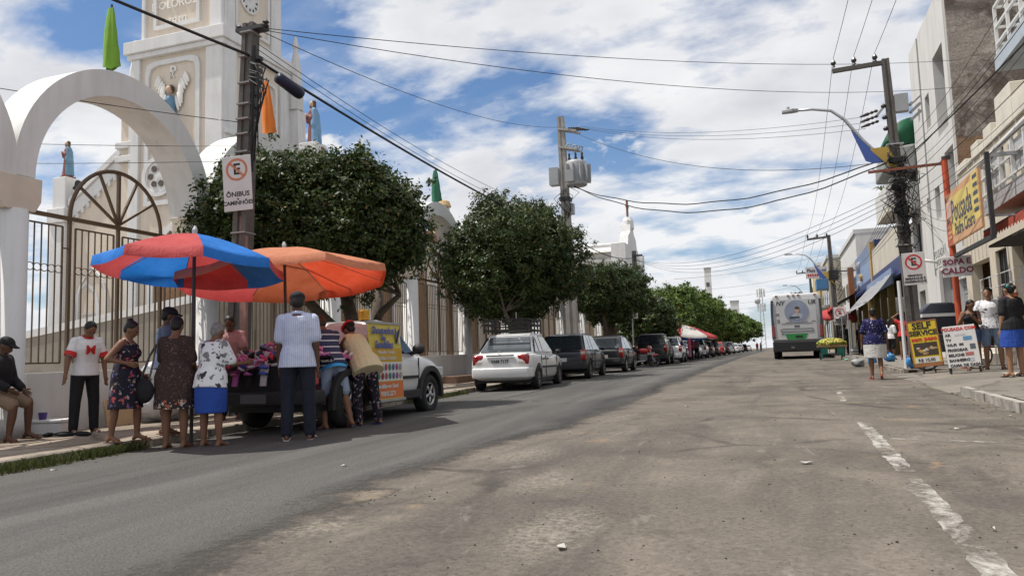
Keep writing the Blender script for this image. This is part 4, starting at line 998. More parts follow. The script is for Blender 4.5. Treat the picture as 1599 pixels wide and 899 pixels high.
far = [('customer in white shirt under the far red and white umbrella', -5.9, 50.2, M_wht, 1.62), ('customer in red top under the far umbrella', -5.5, 52.6, M_red, 1.6), ('stall holder in dark shirt at the far umbrella stall', -6.6, 51.5, M_blk, 1.66), ('shopper in orange top beside the far stall', -5.3, 54.5, M_pink, 1.6), ('pedestrian in red far down the road', -3.6, 150, M_red, 1.7), ('pedestrian in orange shirt far down the road', -3.0, 152, M_pink, 1.7)]
for (lb, x, y, mt_, h_) in far:
    person(lb, at(x, y), random.uniform(0, 6), h_, M_sk2, top=(mt_, .8, -.06, .03), bottom=('trousers', M_navy, 1.9), hair=('short', M_hairb), vox=.035)
# --- statues
def statue(label, loc, yaw, H, robe, mantle, hold=True):
    t = thing('statue', label, 'statue', loc, yaw); s = H/1.7
    obj('base', MB().b2((-.28*s, -.28*s, 0), (.28*s, .28*s, .06*s)), M_maroon, t)
    b = MB(); b.rings([((0, 0, .06*s), .25*s, .22*s), ((0, 0, .4*s), .21*s, .18*s), ((0, 0, .95*s), .19*s, .14*s), ((0, 0, 1.30*s), .21*s, .14*s), ((0, 0, 1.42*s), .12*s, .09*s)], 16)
    b.caps((.19*s, -.02*s, 1.30*s), (.22*s, -.10*s, 1.02*s), .08*s, .07*s); b.caps((.22*s, -.10*s, 1.02*s), (.04*s, -.2*s, 1.15*s), .065*s, .05*s); b.caps((-.19*s, -.02*s, 1.30*s), (-.22*s, -.10*s, 1.02*s), .08*s, .07*s); b.caps((-.22*s, -.10*s, 1.02*s), (-.03*s, -.2*s, 1.15*s), .065*s, .05*s)
    obj('robe', b, robe, t, mods=[('REMESH', .025)])
    b = MB(); b.rings([((.10*s, .06*s, .12*s), .20*s, .2*s), ((.11*s, .06*s, .7*s), .19*s, .17*s), ((.09*s, .05*s, 1.2*s), .18*s, .14*s), ((.03*s, .04*s, 1.40*s), .14*s, .1*s)], 16); b.caps((.2*s, -.02*s, 1.32*s), (.24*s, -.05*s, .8*s), .09*s, .11*s)
    for k in range(7): b.caps((.06*s+.26*s*math.cos(k*.5), .05*s+.2*s*math.sin(k*.5), .15*s), (.05*s+.2*s*math.cos(k*.5), .04*s+.14*s*math.sin(k*.5), 1.2*s), .03*s, .015*s)
    obj('mantle', b, mantle, t, mods=[('REMESH', .022)])
    b = MB(); b.sphere((0, -.02*s, 1.58*s), (.085*s, .1*s, .12*s), 12, 8); b.caps((0, 0, 1.4*s), (0, -.01*s, 1.5*s), .06*s, .055*s); b.sphere((0, -.12*s, 1.57*s), (.016*s, .02*s, .03*s), 6, 5); b.sphere((-.0*s, -.23*s, 1.17*s), (.05*s, .04*s, .07*s), 8, 6)
    obj('head', b, M_skin0, t, mods=[('REMESH', .018)])
    b = MB(); b.sphere((0, .025*s, 1.62*s), (.1*s, .1*s, .11*s), 12, 8); b.caps((.05*s, .04*s, 1.58*s), (.08*s, .05*s, 1.36*s), .06*s, .05*s); b.caps((-.05*s, .04*s, 1.58*s), (-.08*s, .05*s, 1.36*s), .06*s, .05*s); b.sphere((0, -.08*s, 1.48*s), (.05*s, .04*s, .05*s), 8, 6)
    obj('hair', b, M_hairs, t, mods=[('REMESH', .02)])
    return t
statue('painted saint statue in long blue mantle on the left church pier', (-29.75, 25.65, 9.68), R(-28), 1.72, M_maroon, M_blue)
statue('painted statue in maroon robe and blue mantle behind the first tree', (-16.9, 25.65, 9.45), R(-38), 2.0, mat('statue_robe_red', (.17, .06, .055), .7, .2, 4), mat('statue_blue_pale', (.16, .30, .46), .65, .15, 3))
# ------------------------------------------------------------------ trees
def leaf_mat(name, dark, mid, light, gloss=.38):
    mt, t, b = pbsdf(name); co = objco(t)
    g = t.new('ShaderNodeNewGeometry'); rnd = g.outputs['Random Per Island']
    n = t.noise(co, 1.6, 3, .6)
    f = t.math('ADD', t.math('MULTIPLY', rnd, .6), t.math('MULTIPLY', t.step(n, .3, .7), .4))
    c = t.ramp(f, [(0, dark), (.55, mid), (1, light)])
    c = t.mix(t.math('MULTIPLY', t.math('GREATER_THAN', t.math('FRACT', t.math('MULTIPLY', rnd, 37.0)), .95), .8), c, (.16, .11, .03, 1))
    t.l.new(c, b.inputs['Base Color']); b.inputs['Roughness'].default_value = gloss; spec(b, .3)
    tr = t.new('ShaderNodeBsdfTranslucent'); t.l.new(t.mix(.5, c, (.10, .16, .02, 1)), tr.inputs[0])
    mx = t.new('ShaderNodeMixShader'); mx.inputs[0].default_value = .16
    t.l.new(b.outputs[0], mx.inputs[1]); t.l.new(tr.outputs[0], mx.inputs[2]); t.l.new(mx.outputs[0], mt.node_tree.nodes['Material Output'].inputs[0])
    return mt
M_leaf = leaf_mat('ficus_leaves', (.016, .028, .008), (.034, .056, .014), (.082, .118, .028), .5)
M_leaf2 = leaf_mat('bright_leaves', (.035, .065, .013), (.085, .14, .024), (.17, .235, .045), .5)
M_bark = mat('ficus_bark', (.095, .072, .055), .92, .3, 6, bump=.8, bscale=14)
M_twig = mat('inner_twigs', (.03, .028, .016), .95, .2, 6)
def crown_mesh(name, lobes, n, size, mt, rng, boxy=0., inner=.0):
    """lobes: list of (center, radii). Leaves gathered in clumps near the lobe surfaces."""
    vol = np.array([r[0]*r[1]+r[1]*r[2]+r[0]*r[2] for _, r in lobes]); vol = vol/vol.sum()
    P_, N_ = [], []
    per = 34; nc = max(1, n//per)
    which = rng.choice(len(lobes), nc, p=vol)
    d = rng.normal(size=(nc, 3)); d /= np.linalg.norm(d, axis=1)[:, None]
    if boxy > 0:
        m_ = np.abs(d).max(1)[:, None]; d = d*(1-boxy)+boxy*d/m_*.86
    cen = np.array([lobes[k][0] for k in which]); rad = np.array([lobes[k][1] for k in which])
    rr = np.where(rng.rand(nc) < inner, rng.uniform(.45, .85, nc), rng.uniform(.86, 1.05, nc))
    cc = cen+d*rad*rr[:, None]
    cs = rng.uniform(.12, .30, nc)*(size/.075)**.5
    # sprigs that break the outline
    spr = rng.rand(nc) < .16; cc[spr] += d[spr]*rng.uniform(.06, .36, spr.sum())[:, None]; cs[spr] *= .7
    pts = np.repeat(cc, per, 0)+rng.normal(size=(nc*per, 3))*np.repeat(cs, per)[:, None]*np.array([1, 1, .75])*.62
    nd = np.repeat(d, per, 0)*.9+rng.normal(size=(nc*per, 3))*.65+np.array([0, 0, .35])
    nd /= np.linalg.norm(nd, axis=1)[:, None]
    M_ = len(pts)
    a = np.cross(nd, rng.normal(size=(M_, 3))); a /= np.linalg.norm(a, axis=1)[:, None]; b_ = np.cross(nd, a)
    L = size*rng.uniform(.5, 1.6, M_)[:, None]; Wd = L*.48
    v = np.empty((M_, 4, 3)); v[:, 0] = pts-a*L; v[:, 1] = pts+b_*Wd-nd*L*.1; v[:, 2] = pts+a*L-nd*L*.25; v[:, 3] = pts-b_*Wd-nd*L*.1
    v = v.reshape(-1, 3)
    me = bpy.data.meshes.new(name); me.vertices.add(len(v)); me.vertices.foreach_set('co', v.ravel())
    me.loops.add(M_*4); me.loops.foreach_set('vertex_index', np.arange(M_*4, dtype=np.int32))
    me.polygons.add(M_); me.polygons.foreach_set('loop_start', np.arange(0, M_*4, 4, dtype=np.int32))
    try: me.polygons.foreach_set('loop_total', np.full(M_, 4, dtype=np.int32))
    except Exception: pass
    me.materials.append(mt); me.update(); me.validate(); return me
def tree(label, x, y, lobes, n, size, stems, mt=M_leaf, seed=1, boxy=0., group=None, h=WK, name='ficus_tree', core=.66):
    rng = np.random.RandomState(seed)
    t = thing(name, label, 'tree', at(x, y, h), 0, group)
    b = MB()
    for pts, r in stems: b.tube([Vector(p) for p in pts], r, 9)
    obj('trunk', b, M_bark, t, smooth=True)
    # branches fan into the crown
    b = MB()
    for k in range(26):
        c, r = lobes[k % len(lobes)]; e = Vector(c)+Vector([rng.normal()*r[i]*.42 for i in range(3)])
        s0 = Vector(stems[k % len(stems)][0][-1]); md = s0.lerp(e, .5)+Vector(rng.normal(size=3)*.12)
        b.tube([s0, md, e], [.035, .022, .008], 5)
    obj('limb', b, M_bark, t, smooth=True)
    # shaded heart of packed twigs and leaves
    lobes = list(lobes); base_l = list(lobes)
    for c, r in base_l:
        for q in range(3):
            d = rng.normal(size=3); d /= np.linalg.norm(d); f = rng.uniform(.26, .42)
            lobes.append(((c[0]+d[0]*r[0]*.92, c[1]+d[1]*r[1]*.92, c[2]+d[2]*r[2]*.85), (r[0]*f, r[1]*f, r[2]*f)))
    o = obj('crown', crown_mesh('crown', lobes, n, size, mt, rng, boxy, .12), None, t)
    heart = crown_mesh('inner_foliage', [(c, tuple(q*core for q in r)) for c, r in base_l], max(1500, n//5), size*2.0, mt, rng, boxy, .5)
    obj('inner_foliage', heart, None, t)
    return t
# first tree (trunk beyond the pickup cab, crown reaching towards the pole)
tree('big dark ficus tree with forked trunk behind the shoe pickup', -8.25, 14.3,
     [((-1.12, -2.55, 3.4), (.72, .75, .85)), ((-.6, -2.25, 3.65), (.95, .9, 1.05)), ((.05, -1.8, 3.55), (1.15, 1.1, 1.25)), ((.85, -1.3, 3.45), (1.05, 1.0, 1.15)), ((1.35, -1.0, 3.4), (.6, .6, .85)), ((-.7, -2.3, 4.3), (.8, .8, .45)), ((.5, -1.6, 4.2), (.9, .8, .5)), ((.1, -1.0, 2.75), (1.1, .9, .5))], 90000, .040,
     [([(0, 0, -.1), (.02, -.05, .6), (.0, -.35, 1.5), (-.05, -.7, 2.5)], [.22, .18, .15, .11]), ([(0, .1, -.1), (.05, .25, .7), (.05, .5, 1.6), (0, .8, 2.6)], [.2, .17, .13, .09]), ([(0, -.05, .5), (-.1, -.7, 1.35), (-.4, -1.3, 1.95), (-.8, -1.9, 2.7)], [.13, .12, .1, .07]), ([(0, .0, 1.1), (.5, -.1, 1.8), (.95, -.1, 2.15)], [.1, .08, .05])], seed=11, boxy=.15)
tree('round dense ficus tree behind the white saloon', -8.15, 24.2,
     [((-.1, -.3, 3.95), (2.15, 2.1, 1.6)), ((-1.2, -.6, 3.7), (1.25, 1.3, 1.25)), ((1.2, .2, 3.8), (1.3, 1.3, 1.3)), ((-.2, -.4, 5.15), (1.3, 1.3, .8)), ((.8, 0, 5.0), (.9, .9, .7)), ((.2, .0, 2.8), (1.0, 1.0, .8)), ((-.2, 0, 2.6), (1.6, 1.6, .7))], 80000, .046,
     [([(0, 0, -.1), (.02, 0, .8), (.1, -.1, 1.7), (.1, -.3, 2.6)], [.34, .3, .27, .2]), ([(0, .1, .6), (.1, .5, 1.5), (.2, 1.2, 2.3)], [.16, .14, .08]), ([(.05, -.1, .8), (.1, -.8, 1.6), (.2, -1.7, 2.1)], [.15, .1, .05])], seed=23, boxy=.1)
tree('flat clipped ficus tree past the transformer pole', -8.0, 37.8,
     [((.1, -.4, 3.75), (1.8, 2.8, 1.15)), ((.1, 2.2, 3.6), (1.6, 2.1, 1.1)), ((.2, .8, 4.35), (1.6, 2.9, .65)), ((.2, 0, 2.8), (1.2, 1.8, .7))], 42000, .062,
     [([(0, 0, -.1), (0, 0, 1), (0, .2, 1.8), (.1, .6, 2.7)], [.26, .22, .18, .12]), ([(0, 0, .9), (.1, -.8, 1.7), (.2, -1.5, 2.5)], [.15, .12, .08]), ([(0, .1, 1.0), (.1, 1.0, 2.0), (.2, 1.8, 2.8)], [.13, .1, .06])], seed=31, boxy=.45)
rows = [(46.5, 3.9, 2.3, 0), (53, 5.0, 2.7, 1), (60.5, 5.4, 3.0, 1), (69, 6.0, 3.2, 1), (79, 5.9, 3.4, 1), (91, 5.4, 3.5, 1), (106, 5.6, 4, 1), (125, 6.5, 4.5, 1), (150, 7, 5, 1), (185, 8, 6, 1)]
RL = ['tree beyond the clipped ficus, shading the motorbike', 'tree above the far umbrella stall', 'taller bright green tree past the far umbrella stall', 'tallest bright green tree of the street row', 'bright green tree after the tallest of the row', 'leafy street tree where the row starts to dip', 'street tree well down the row of parked cars', 'distant street tree near the row end', 'farther small looking street tree', 'last street tree at the vanishing end of the row']
for k, (y, h_, r_, br) in enumerate(rows):
    rr = np.random.RandomState(40+k); lob = [((.6, 0, h_*.62), (r_*.72, r_*.95, h_*.36))]
    for j in range(6): lob.append(((.6+rr.uniform(-.5, .6)*r_*.6, rr.uniform(-.65, .65)*r_, h_*rr.uniform(.45, .86)), (r_*.42, r_*.48, h_*.17)))
    tree(('bright green ' if br and 'bright' not in RL[k] else '')+RL[k], -7.8, y, lob, int(20000 if k < 5 else 10000), .075+.0012*(y-40), [([(0, 0, -.1), (0, .1, h_*.25), (.2, .2, h_*.55)], [.2, .16, .1])], M_leaf2 if br else M_leaf, 60+k, .1, 'street trees along the left kerb', name='street_tree')
# ------------------------------------------------------------------ grass at the kerb
def grass(name, segs, n, hgt):
    rng = np.random.RandomState(5); b = MB()
    for k in range(n):
        x0, x1, y0, y1 = segs[rng.randint(len(segs))]; x = rng.uniform(x0, x1); y = rng.uniform(y0, y1)
        z = gz(x, y); h = hgt*rng.uniform(.4, 1.2); a = rng.uniform(0, 6.28); w = .006; dx, dy = math.cos(a)*h*.5, math.sin(a)*h*.5
        b.add([(x-w*math.sin(a), y+w*math.cos(a), z), (x+w*math.sin(a), y-w*math.cos(a), z), (x+dx*.5, y+dy*.5, z+h*.8), (x+dx, y+dy, z+h*.95)], [(0, 1, 2), (0, 2, 3)])
    o = obj(name, b, leaf_mat('kerb_grass', (.035, .045, .014), (.065, .08, .024), (.19, .165, .07), .7), kind='stuff', fix=False); return o
grass('kerb_grass', [(KL-.02, KL+.22, 4.2, 6.9), (KL-.02, KL+.28, 4.6, 6.2), (KL-.01, KL+.14, 6.4, 7.4), (KL-.01, KL+.18, 14.2, 17.4), (KL, KL+.1, 22, 24)], 3400, .11)
# ------------------------------------------------------------------ poles
M_conc = mat('pole_concrete', (.32, .30, .28), .9, .12, 3, dirt=.4, bump=.2); M_concd = mat('old_dark_pole', (.115, .106, .098), .92, .25, 4, dirt=.5, dirtcol=(.035, .03, .028), bump=.4)
M_steel = mat('galvanised_steel', (.42, .43, .44), .45, .08, 6, metal=.6); M_cer = mat('dark_insulator', (.035, .028, .026), .3, .15); M_grey = mat('grey_paint', (.34, .35, .36), .5, .08, 4, dirt=.25); M_dkst = mat('dark_steel', (.05, .05, .05), .55, .2, metal=.3)
M_cable = mat('black_cable', (.012, .012, .013), .6, .1); M_cableb = mat('splice_case_navy', (.012, .014, .04), .5, .1)
M_sign = mat('sign_white', (.60, .58, .57), .6, .05, 3, dirt=.3, dirtcol=(.35, .30, .27)); M_signb = mat('sign_black', (.02, .02, .02), .6, .05)
M_signr = mat('sign_red', (.52, .03, .03), .55, .06); M_signf = mat('sign_faded_red', (.50, .18, .10), .7, .1, 6)
def pole_double_t(t, base, top, w0, w1, d0, d1, mt):
    """tapered rectangular concrete pole with recessed webs"""
    b = MB(); base, top = Vector(base), Vector(top)
    def sec(w, d): r = .28; return [(-w/2, -d/2), (-w*r/2, -d/2+.0), (-w*r/2, -d/2+d*.14), (w*r/2, -d/2+d*.14), (w*r/2, -d/2), (w/2, -d/2), (w/2, d/2), (-w/2, d/2)]
    vs = [base+Vector((u, v, 0)) for u, v in sec(w0, d0)]+[top+Vector((u, v, 0)) for u, v in sec(w1, d1)]
    b.add(vs, [tuple(range(8))[::-1], tuple(range(8, 16))]+[(i, (i+1) % 8, 8+(i+1) % 8, 8+i) for i in range(8)])
    return obj('shaft', b, mt, t)
def e_sign(parent, c, w, h, rot, red, lines, slash=True, backing=True):
    """white plate with crossed E disc and lettering, facing local -Y"""
    s = bpy.data.objects.new('sign_plate_root', None)
    pl = obj('plate', MB().b2((-w/2, -.006, -h/2), (w/2, .006, h/2)), M_sign, parent, loc=c, rot=rot, mods=[('BEVEL', .02, 2)])
    r = w*.38; zc = h/2-w*.47; N = 28; b = MB()
    o_ = [(r*math.cos(a), -.009, zc+r*math.sin(a)) for a in np.linspace(0, 2*math.pi, N)]; i_ = [(r*.8*math.cos(a), -.009, zc+r*.8*math.sin(a)) for a in np.linspace(0, 2*math.pi, N)]
    b.strip(o_, i_); obj('ring', b, red, pl)
    text('E', r*1.38, M_signb, pl, (0, -.008, zc), FACE_S, bold=.012*w, ex=.001)
    b = MB(); b.box((0, -.0115, zc), (r*1.72, .002, r*.19), M=Matrix.Rotation(R(45), 4, 'Y')); obj('slash', b, red, pl)
    for (s_, sz, z) in lines: text(s_, sz, M_signb, pl, (0, -.008, z), FACE_S, bold=.006*w, ex=.001)
    return pl
M_strap = mat('dull_strap', (.26, .25, .24), .6, .15, 4)
LPb, LPt = Vector((-8.72, 10.88, gz(-8.7, 10.9)+WK-.05)), Vector((-8.10, 10.47, 6.72))
def mid(z): f = (z-LPb.z)/(LPt.z-LPb.z); return LPb.lerp(LPt, f)
t = thing('utility_pole', 'dark weathered concrete pole with straps and bus sign at left', 'utility pole', LPb)
t2 = pole_double_t(t, (0, 0, 0), LPt-LPb, .32, .21, .26, .19, M_concd)
for k, z in enumerate((2.5, 3.2, 4.55, 4.85, 5.1, 5.35, 5.7, 6.15, 6.55)):
    p = mid(z)-LPb; w = .335-.115*(z/6.7); b = MB(); b.b2((p.x-w/2, p.y-.15, p.z-.012), (p.x+w/2, p.y+.15, p.z+.012)); obj('strap', b, M_strap, t)
p = mid(6.62)-LPb; obj('cap_bracket', MB().b2((p.x-.24, p.y-.1, p.z-.03), (p.x+.30, p.y+.1, p.z+.03)), M_dkst, t)
for dx in (-.24, .3): obj('insulator', MB().lathe([(.04, 0), (.06, .03), (.03, .06), (.06, .09), (.03, .13)], 8, (p.x+dx, p.y, p.z)), M_cer, t)
for k in range(5):
    z = 5.3+.2*k; p = mid(z)-LPb; obj('bracket', MB().b2((p.x+.14, p.y-.1, p.z-.03), (p.x+.26, p.y+.02, p.z+.03)), M_dkst, t)
for k in range(9):
    p = mid(5.7)-LPb; rr = np.random.RandomState(k); a = Vector((p.x+.12, p.y-.15, p.z+.35*rr.rand())); e = Vector((p.x+.1+.2*rr.rand(), p.y-.14, p.z-.3-rr.rand()*1.1))
    b = MB(); b.tube([a, a+Vector((.15+.3*rr.rand(), -.05, -.05-.2*rr.rand())), a+Vector((.2+.2*rr.rand(), -.05, -.45)), e], .008+.006*rr.rand(), 5); obj('loose_cable', b, M_cable, t, smooth=True)
b = MB(); b.tube([mid(4.2)-LPb+Vector((.2, -.1, 0)), mid(6.3)-LPb+Vector((.16, -.1, 0))], .03, 6); obj('conduit', b, M_cable, t)
sg = thing('road_sign', 'white no parking sign reading ÔNIBUS e CAMINHÕES strapped to the dark pole', 'sign', (-8.33, 10.42, 4.0), R(14), rot=(0, R(-3.0), R(12)))
e_sign(sg, (0, 0, 0), .50, .93, (0, 0, 0), M_signf, [('ÔNIBUS', .115, -.19), ('e', .06, -.265), ('CAMINHÕES', .094, -.335)])
for z in (.2, -.25): obj('clamp', MB().b2((-.2, .01, z-.02), (.2, .05, z+.02)), M_steel, sg)
sgp = thing('sign_post', 'rusty pinkish steel channel post beside the dark pole below the bus sign', 'post', (-8.36, 10.62, gz(-8.4, 10.6)+WK)); b = MB(); b.b2((-.06, -.03, 0), (.06, .03, 3.75)); obj('post', b, mat('pinkish_rust', (.30, .17, .14), .85, .2, 5, dirt=.5), sgp)
# transformer pole
MPb = Vector((-8.0, 31.2, gz(-8, 31)+WK-.05)); MPt = Vector((-8.25, 31.3, 11.3))
t = thing('utility_pole', 'tall pale concrete pole carrying a grey transformer behind the cars', 'utility pole', MPb)
pole_double_t(t, (0, 0, 0), MPt-MPb, .46, .28, .36, .22, M_conc)
def mp(z): return (MPb.lerp(MPt, (z-MPb.z)/(MPt.z-MPb.z)))-MPb
tr = obj('transformer_tank', MB().lathe([(.42, 0), (.45, .05), (.45, .95), (.40, 1.05)], 18, mp(8.2)+Vector((.55, -.05, 0))), M_grey, t, smooth='auto')
for k in range(9):
    a = R(-120+30*k); b = MB(); c = mp(8.2)+Vector((.55, -.05, 0)); b.box((c.x+.53*math.cos(a), c.y+.53*math.sin(a), c.z+.5), (.2, .03, .75), rz=a); obj('cooling_fin', b, M_grey, tr)
for k in range(4): b = MB(); c = mp(8.2)+Vector((-.30, -.25+.12*k, .1)); b.b2((c.x-.3, c.y-.02, c.z), (c.x+.1, c.y+.02, c.z+.75)); obj('radiator', b, M_grey, tr)
for k in range(3): obj('bushing', MB().lathe([(.05, 0), (.08, .04), (.05, .08), (.08, .12), (.04, .18), (.05, .3), (.02, .36)], 8, mp(9.27)+Vector((.3+.28*k, -.1, 0))), M_cer, tr)
obj('terminal_box', MB().b2(mp(8.3)+Vector((.2, -.62, 0)), mp(8.3)+Vector((.6, -.48, .5))), M_grey, tr)
for zz, nm in ((10.75, 'crossarm'), (9.95, 'crossarm')):
    a = mp(zz); b = MB(); b.bar(a+Vector((-.1, -.1, 0)), a+Vector((.75, -.35, -.25)), .1, .08); b.bar(a+Vector((-.1, .1, 0)), a+Vector((.8, .1, -.25)), .1, .08); obj(nm, b, M_conc, t)
for k in range(3):
    a = mp(10.75)+Vector((.35+.2*k, -.2-.05*k, -.05-.08*k)); b = MB(); b.lathe([(.02, 0), (.05, .05), (.02, .1), (.05, .15), (.02, .2), (.05, .25), (.02, .3), (.05, .35), (.02, .55)], 8); b.xf(Matrix.Translation(a) @ Matrix.Rotation(R(96), 4, 'Y')); obj('strain_insulator', b, M_cer, t)
    a = mp(9.95)+Vector((.2+.25*k, -.2, -.05-.09*k)); b = MB(); b.tube([a, a+Vector((.12, 0, .12)), a+Vector((.25, 0, .08)), a+Vector((.12, 0, -.22))], .035, 6); obj('fuse_cutout', b, M_grey, t)
for k in range(8):
    rr = np.random.RandomState(80+k); a = mp(7.9+.4*rr.rand())+Vector((-.15+.4*rr.rand(), -.2, 0)); b = MB(); b.tube([a, a+Vector((rr.uniform(-.5, .5), -.1, -.3)), a+Vector((rr.uniform(-.3, .3), -.05, -.9)), a+Vector((0, 0, -1.2))], .014, 5); obj('loose_cable', b, M_cable, t, smooth=True)
obj('clamp_band', MB().b2(mp(7.6)+Vector((-.22, -.2, 0)), mp(7.6)+Vector((.24, .2, .16))), M_dkst, t)
obj('meter_box', MB().b2(mp(7.0)+Vector((.16, -.15, 0)), mp(7.0)+Vector((.36, .1, .45))), M_grey, t)
pl_ = obj('notice_plate', MB().b2(mp(4.35)+Vector((-.22, -.2, -.1)), mp(4.35)+Vector((.22, -.185, 1.35))), mat('pole_plate', (.33, .31, .29), .8), t)
b = MB(); q0 = mp(4.35); b.b2(q0+Vector((-.18, -.207, .3)), q0+Vector((-.05, -.20, 1.3))); b.b2(q0+Vector((-.18, -.207, 0)), q0+Vector((.2, -.20, .22))); obj('yellow_mark', b, mat('yellow_paint', (.62, .40, .04), .7), pl_)
for k, c_ in enumerate('9513'): text(c_, .2, M_signb, pl_, q0+Vector((-.115, -.209, 1.15-.22*k)), FACE_S, ex=.001)
# third pole with sign
P3 = Vector((-7.85, 45.9, gz(-7.8, 46)+WK)); t = thing('utility_pole', 'short dark pole beyond the clipped tree with no parking sign', 'utility pole', P3)
pole_double_t(t, (0, 0, -.05), (0, 0, 6.7), .38, .24, .3, .2, M_concd); obj('crossarm', MB().b2((-.1, -.14, 6.35), (.5, -.02, 6.45)), M_dkst, t)
sg = thing('road_sign', 'small white no parking sign on the post behind the black hatchback', 'sign', (-7.65, 43.2, 3.55), rot=(0, 0, R(10))); e_sign(sg, (0, 0, 0), .62, .95, (0, 0, 0), M_signr, [('PROIBIDO', .10, -.2), ('ESTACIONAR', .09, -.34)])
obj('post', MB().tube([(0, .03, -2.95), (0, .03, .4)], .035, 8), M_steel, sg)
# lamp with floods in the churchyard
t = thing('flood_lamp', 'white post with twin floodlights behind the grille left of the tree', 'lamp', (-14.8, 17.05, .4))
obj('post', MB().tube([(0, 0, 0), (0, 0, 5.6)], .07, 10), M_white, t); obj('arm', MB().bar((-.45, 0, 5.6), (.45, 0, 5.5), .07), M_grey, t); obj('control_box', MB().b2((-.2, -.14, 5.75), (.2, .14, 6.2)), M_grey, t)
for sx_ in (-1, 1): obj('flood_head', MB().box((sx_*.5, -.05, 5.6), (.34, .2, .12), M=Matrix.Rotation(R(25*sx_), 4, 'Y')), M_grey, t)
# ------------------------------------------------------------------ festival banners on the arches
def folded_flag(label, loc, h, w, col, lean=.0):
    t = thing('folded_banner', label, 'banner', loc); mt = mat('banner_'+label.split()[0]+str(int(loc[1])), col, .75, .1, 4)
    obj('mast', MB().tube([(0, 0, 0), (lean*h, 0, h*1.06)], .018, 6), M_dkst, t)
    b = MB(); n = 20; vs = []; fs = []; zs = np.linspace(0, 1, 9)
    for i, f in enumerate(zs):
        rr = w*.5*(1-f*.92)**.45+.0
        for k in range(n):
            a = 2*math.pi*k/n; q = rr*(1+.30*math.sin(3*a+1+2*f)+.16*math.sin(7*a)+.04*math.sin(5*f*6+2*a))
            zz = h*f+(.10*w*math.sin(2*a+.6) if i == 0 else 0)
            vs.append((lean*h*f+q*math.cos(a), q*.6*math.sin(a), zz))
    for i in range(8):
        for k in range(n): fs.append((i*n+k, i*n+(k+1) % n, (i+1)*n+(k+1) % n, (i+1)*n+k))
    b.add(vs, fs); obj('cloth', b, mt, t, smooth=True); return t
folded_flag('lime green folded banner standing on the big left arch', (FX, 9.62, 5.98), 1.05, .27, (.16, .32, .03))
folded_flag('orange folded banner standing on the second arch', (FX, 13.85, 6.02), 1.2, .27, (.62, .16, .02), -.05)
folded_flag('dark green folded banner standing on the far arch between the trees', (FX, 22.6, 6.15), 1.05, .30, (.03, .14, .08))
# ------------------------------------------------------------------ overhead lines
def cable(label, pts, sag, r=.012, grp=None, mt=None, nm='power_line', n=26, twist=False):
    b = MB(); ps = []
    for a, e in zip(pts[:-1], pts[1:]):
        a, e = Vector(a), Vector(e)
        for k in range(n+1):
            f = k/n; p = a.lerp(e, f); p.z -= 4*sag*f*(1-f)
            if twist: p += Vector((.02*math.sin(k*1.3), 0, .02*math.cos(k*1.3)))
            ps.append(p)
    b.tube(ps, r*.72, 5); o = obj(nm, b, mt or M_cable, smooth=True); tag(o, label, 'cable', grp); return o
CABE = (-11.0, 5.1, 7.2)
LA = Vector((-8.06, 10.35, 6.13)); MA = Vector((-8.0, 31.0, 5.9)); P3A = Vector((-7.8, 45.75, 6.75))
cable('thick black bundled cable from the top left corner to the dark pole', [CABE, (-8.0, 10.3, 6.10)], .03, .035, nm='bundled_cable')
cable('thick black bundled cable dropping from the dark pole behind the trees', [(-7.98, 10.4, 6.08), (-7.75, 30.9, 5.95)], .25, .036, nm='bundled_cable')
cable('black cable between transformer pole and the short dark pole', [(-7.75, 31.0, 5.95), (-7.8, 45.75, 6.85)], .35, .032, nm='bundled_cable')
o = obj('splice_case', MB().lathe([(.03, 0), (.10, .03), (.11, .5), (.10, .6), (.03, .64)], 12).xf(Matrix.Translation((-7.82, 10.8, 5.88)) @ (Vector((.12, 1, -.22)).to_track_quat('Z', 'Y').to_matrix().to_4x4())), M_cableb, smooth='auto'); o.scale = (1, 1, 1); tag(o, 'dark blue cable splice case hanging by the dark pole', 'splice case')
RP = Vector((3.3, 21.3, 0)); 
RPt = (3.05, 21.6)
cable('upper thin wire crossing the sky from the dark pole to the rough grey wall', [(-7.95, 10.5, 6.65), (5.9, 26.4, 9.75)], .35, .010, 'thin wires crossing the street high up')
cable('lower thin wire crossing the sky from the dark pole to the rough grey wall', [(-7.95, 10.5, 6.62), (5.9, 26.4, 8.9)], .55, .010, 'thin wires crossing the street high up')
cable('thin wire from the dark pole to the transformer pole top', [(-7.95, 10.5, 6.6), (-8.1, 31.2, 10.8)], .5, .010)
cable('thin wire sagging from the transformer pole across to the lamp pole', [(-8.1, 31.2, 10.8), (3.2, 21.4, 5.7)], .9, .012)
for dz in (0, -.10): cable(('upper' if dz == 0 else 'lower')+' of two thin wires running down beside the thick cable from the dark pole', [(-7.95, 10.45, 6.35+dz), (-7.85, 31, 6.9+3*dz)], .5, .009, 'paired thin wires beside the thick cable')
cable('wire crossing behind the left arch towards the dark pole', [(-16, 5.0, 6.3), (-8.2, 10.6, 5.05)], .15, .010, 'thin wires behind the left arch'); cable('lower wire crossing behind the left arch', [(-18, 6.4, 5.2), (-8.3, 10.9, 4.75)], .12, .007, 'thin wires behind the left arch'); cable('lowest wire crossing behind the left arch', [(-18, 6.6, 4.75), (-8.3, 10.9, 4.5)], .12, .007, 'thin wires behind the left arch')
for dz in (0, .09): cable(('lower' if dz == 0 else 'upper')+' heavy twisted cable slung across the street from transformer pole to lamp pole', [(-7.7, 31.1, 8.15-dz*.4), (3.2, 21.35, 5.75+dz)], 1.25-dz*3, .026, 'heavy twisted cables across the street', nm='bundled_cable', twist=True)
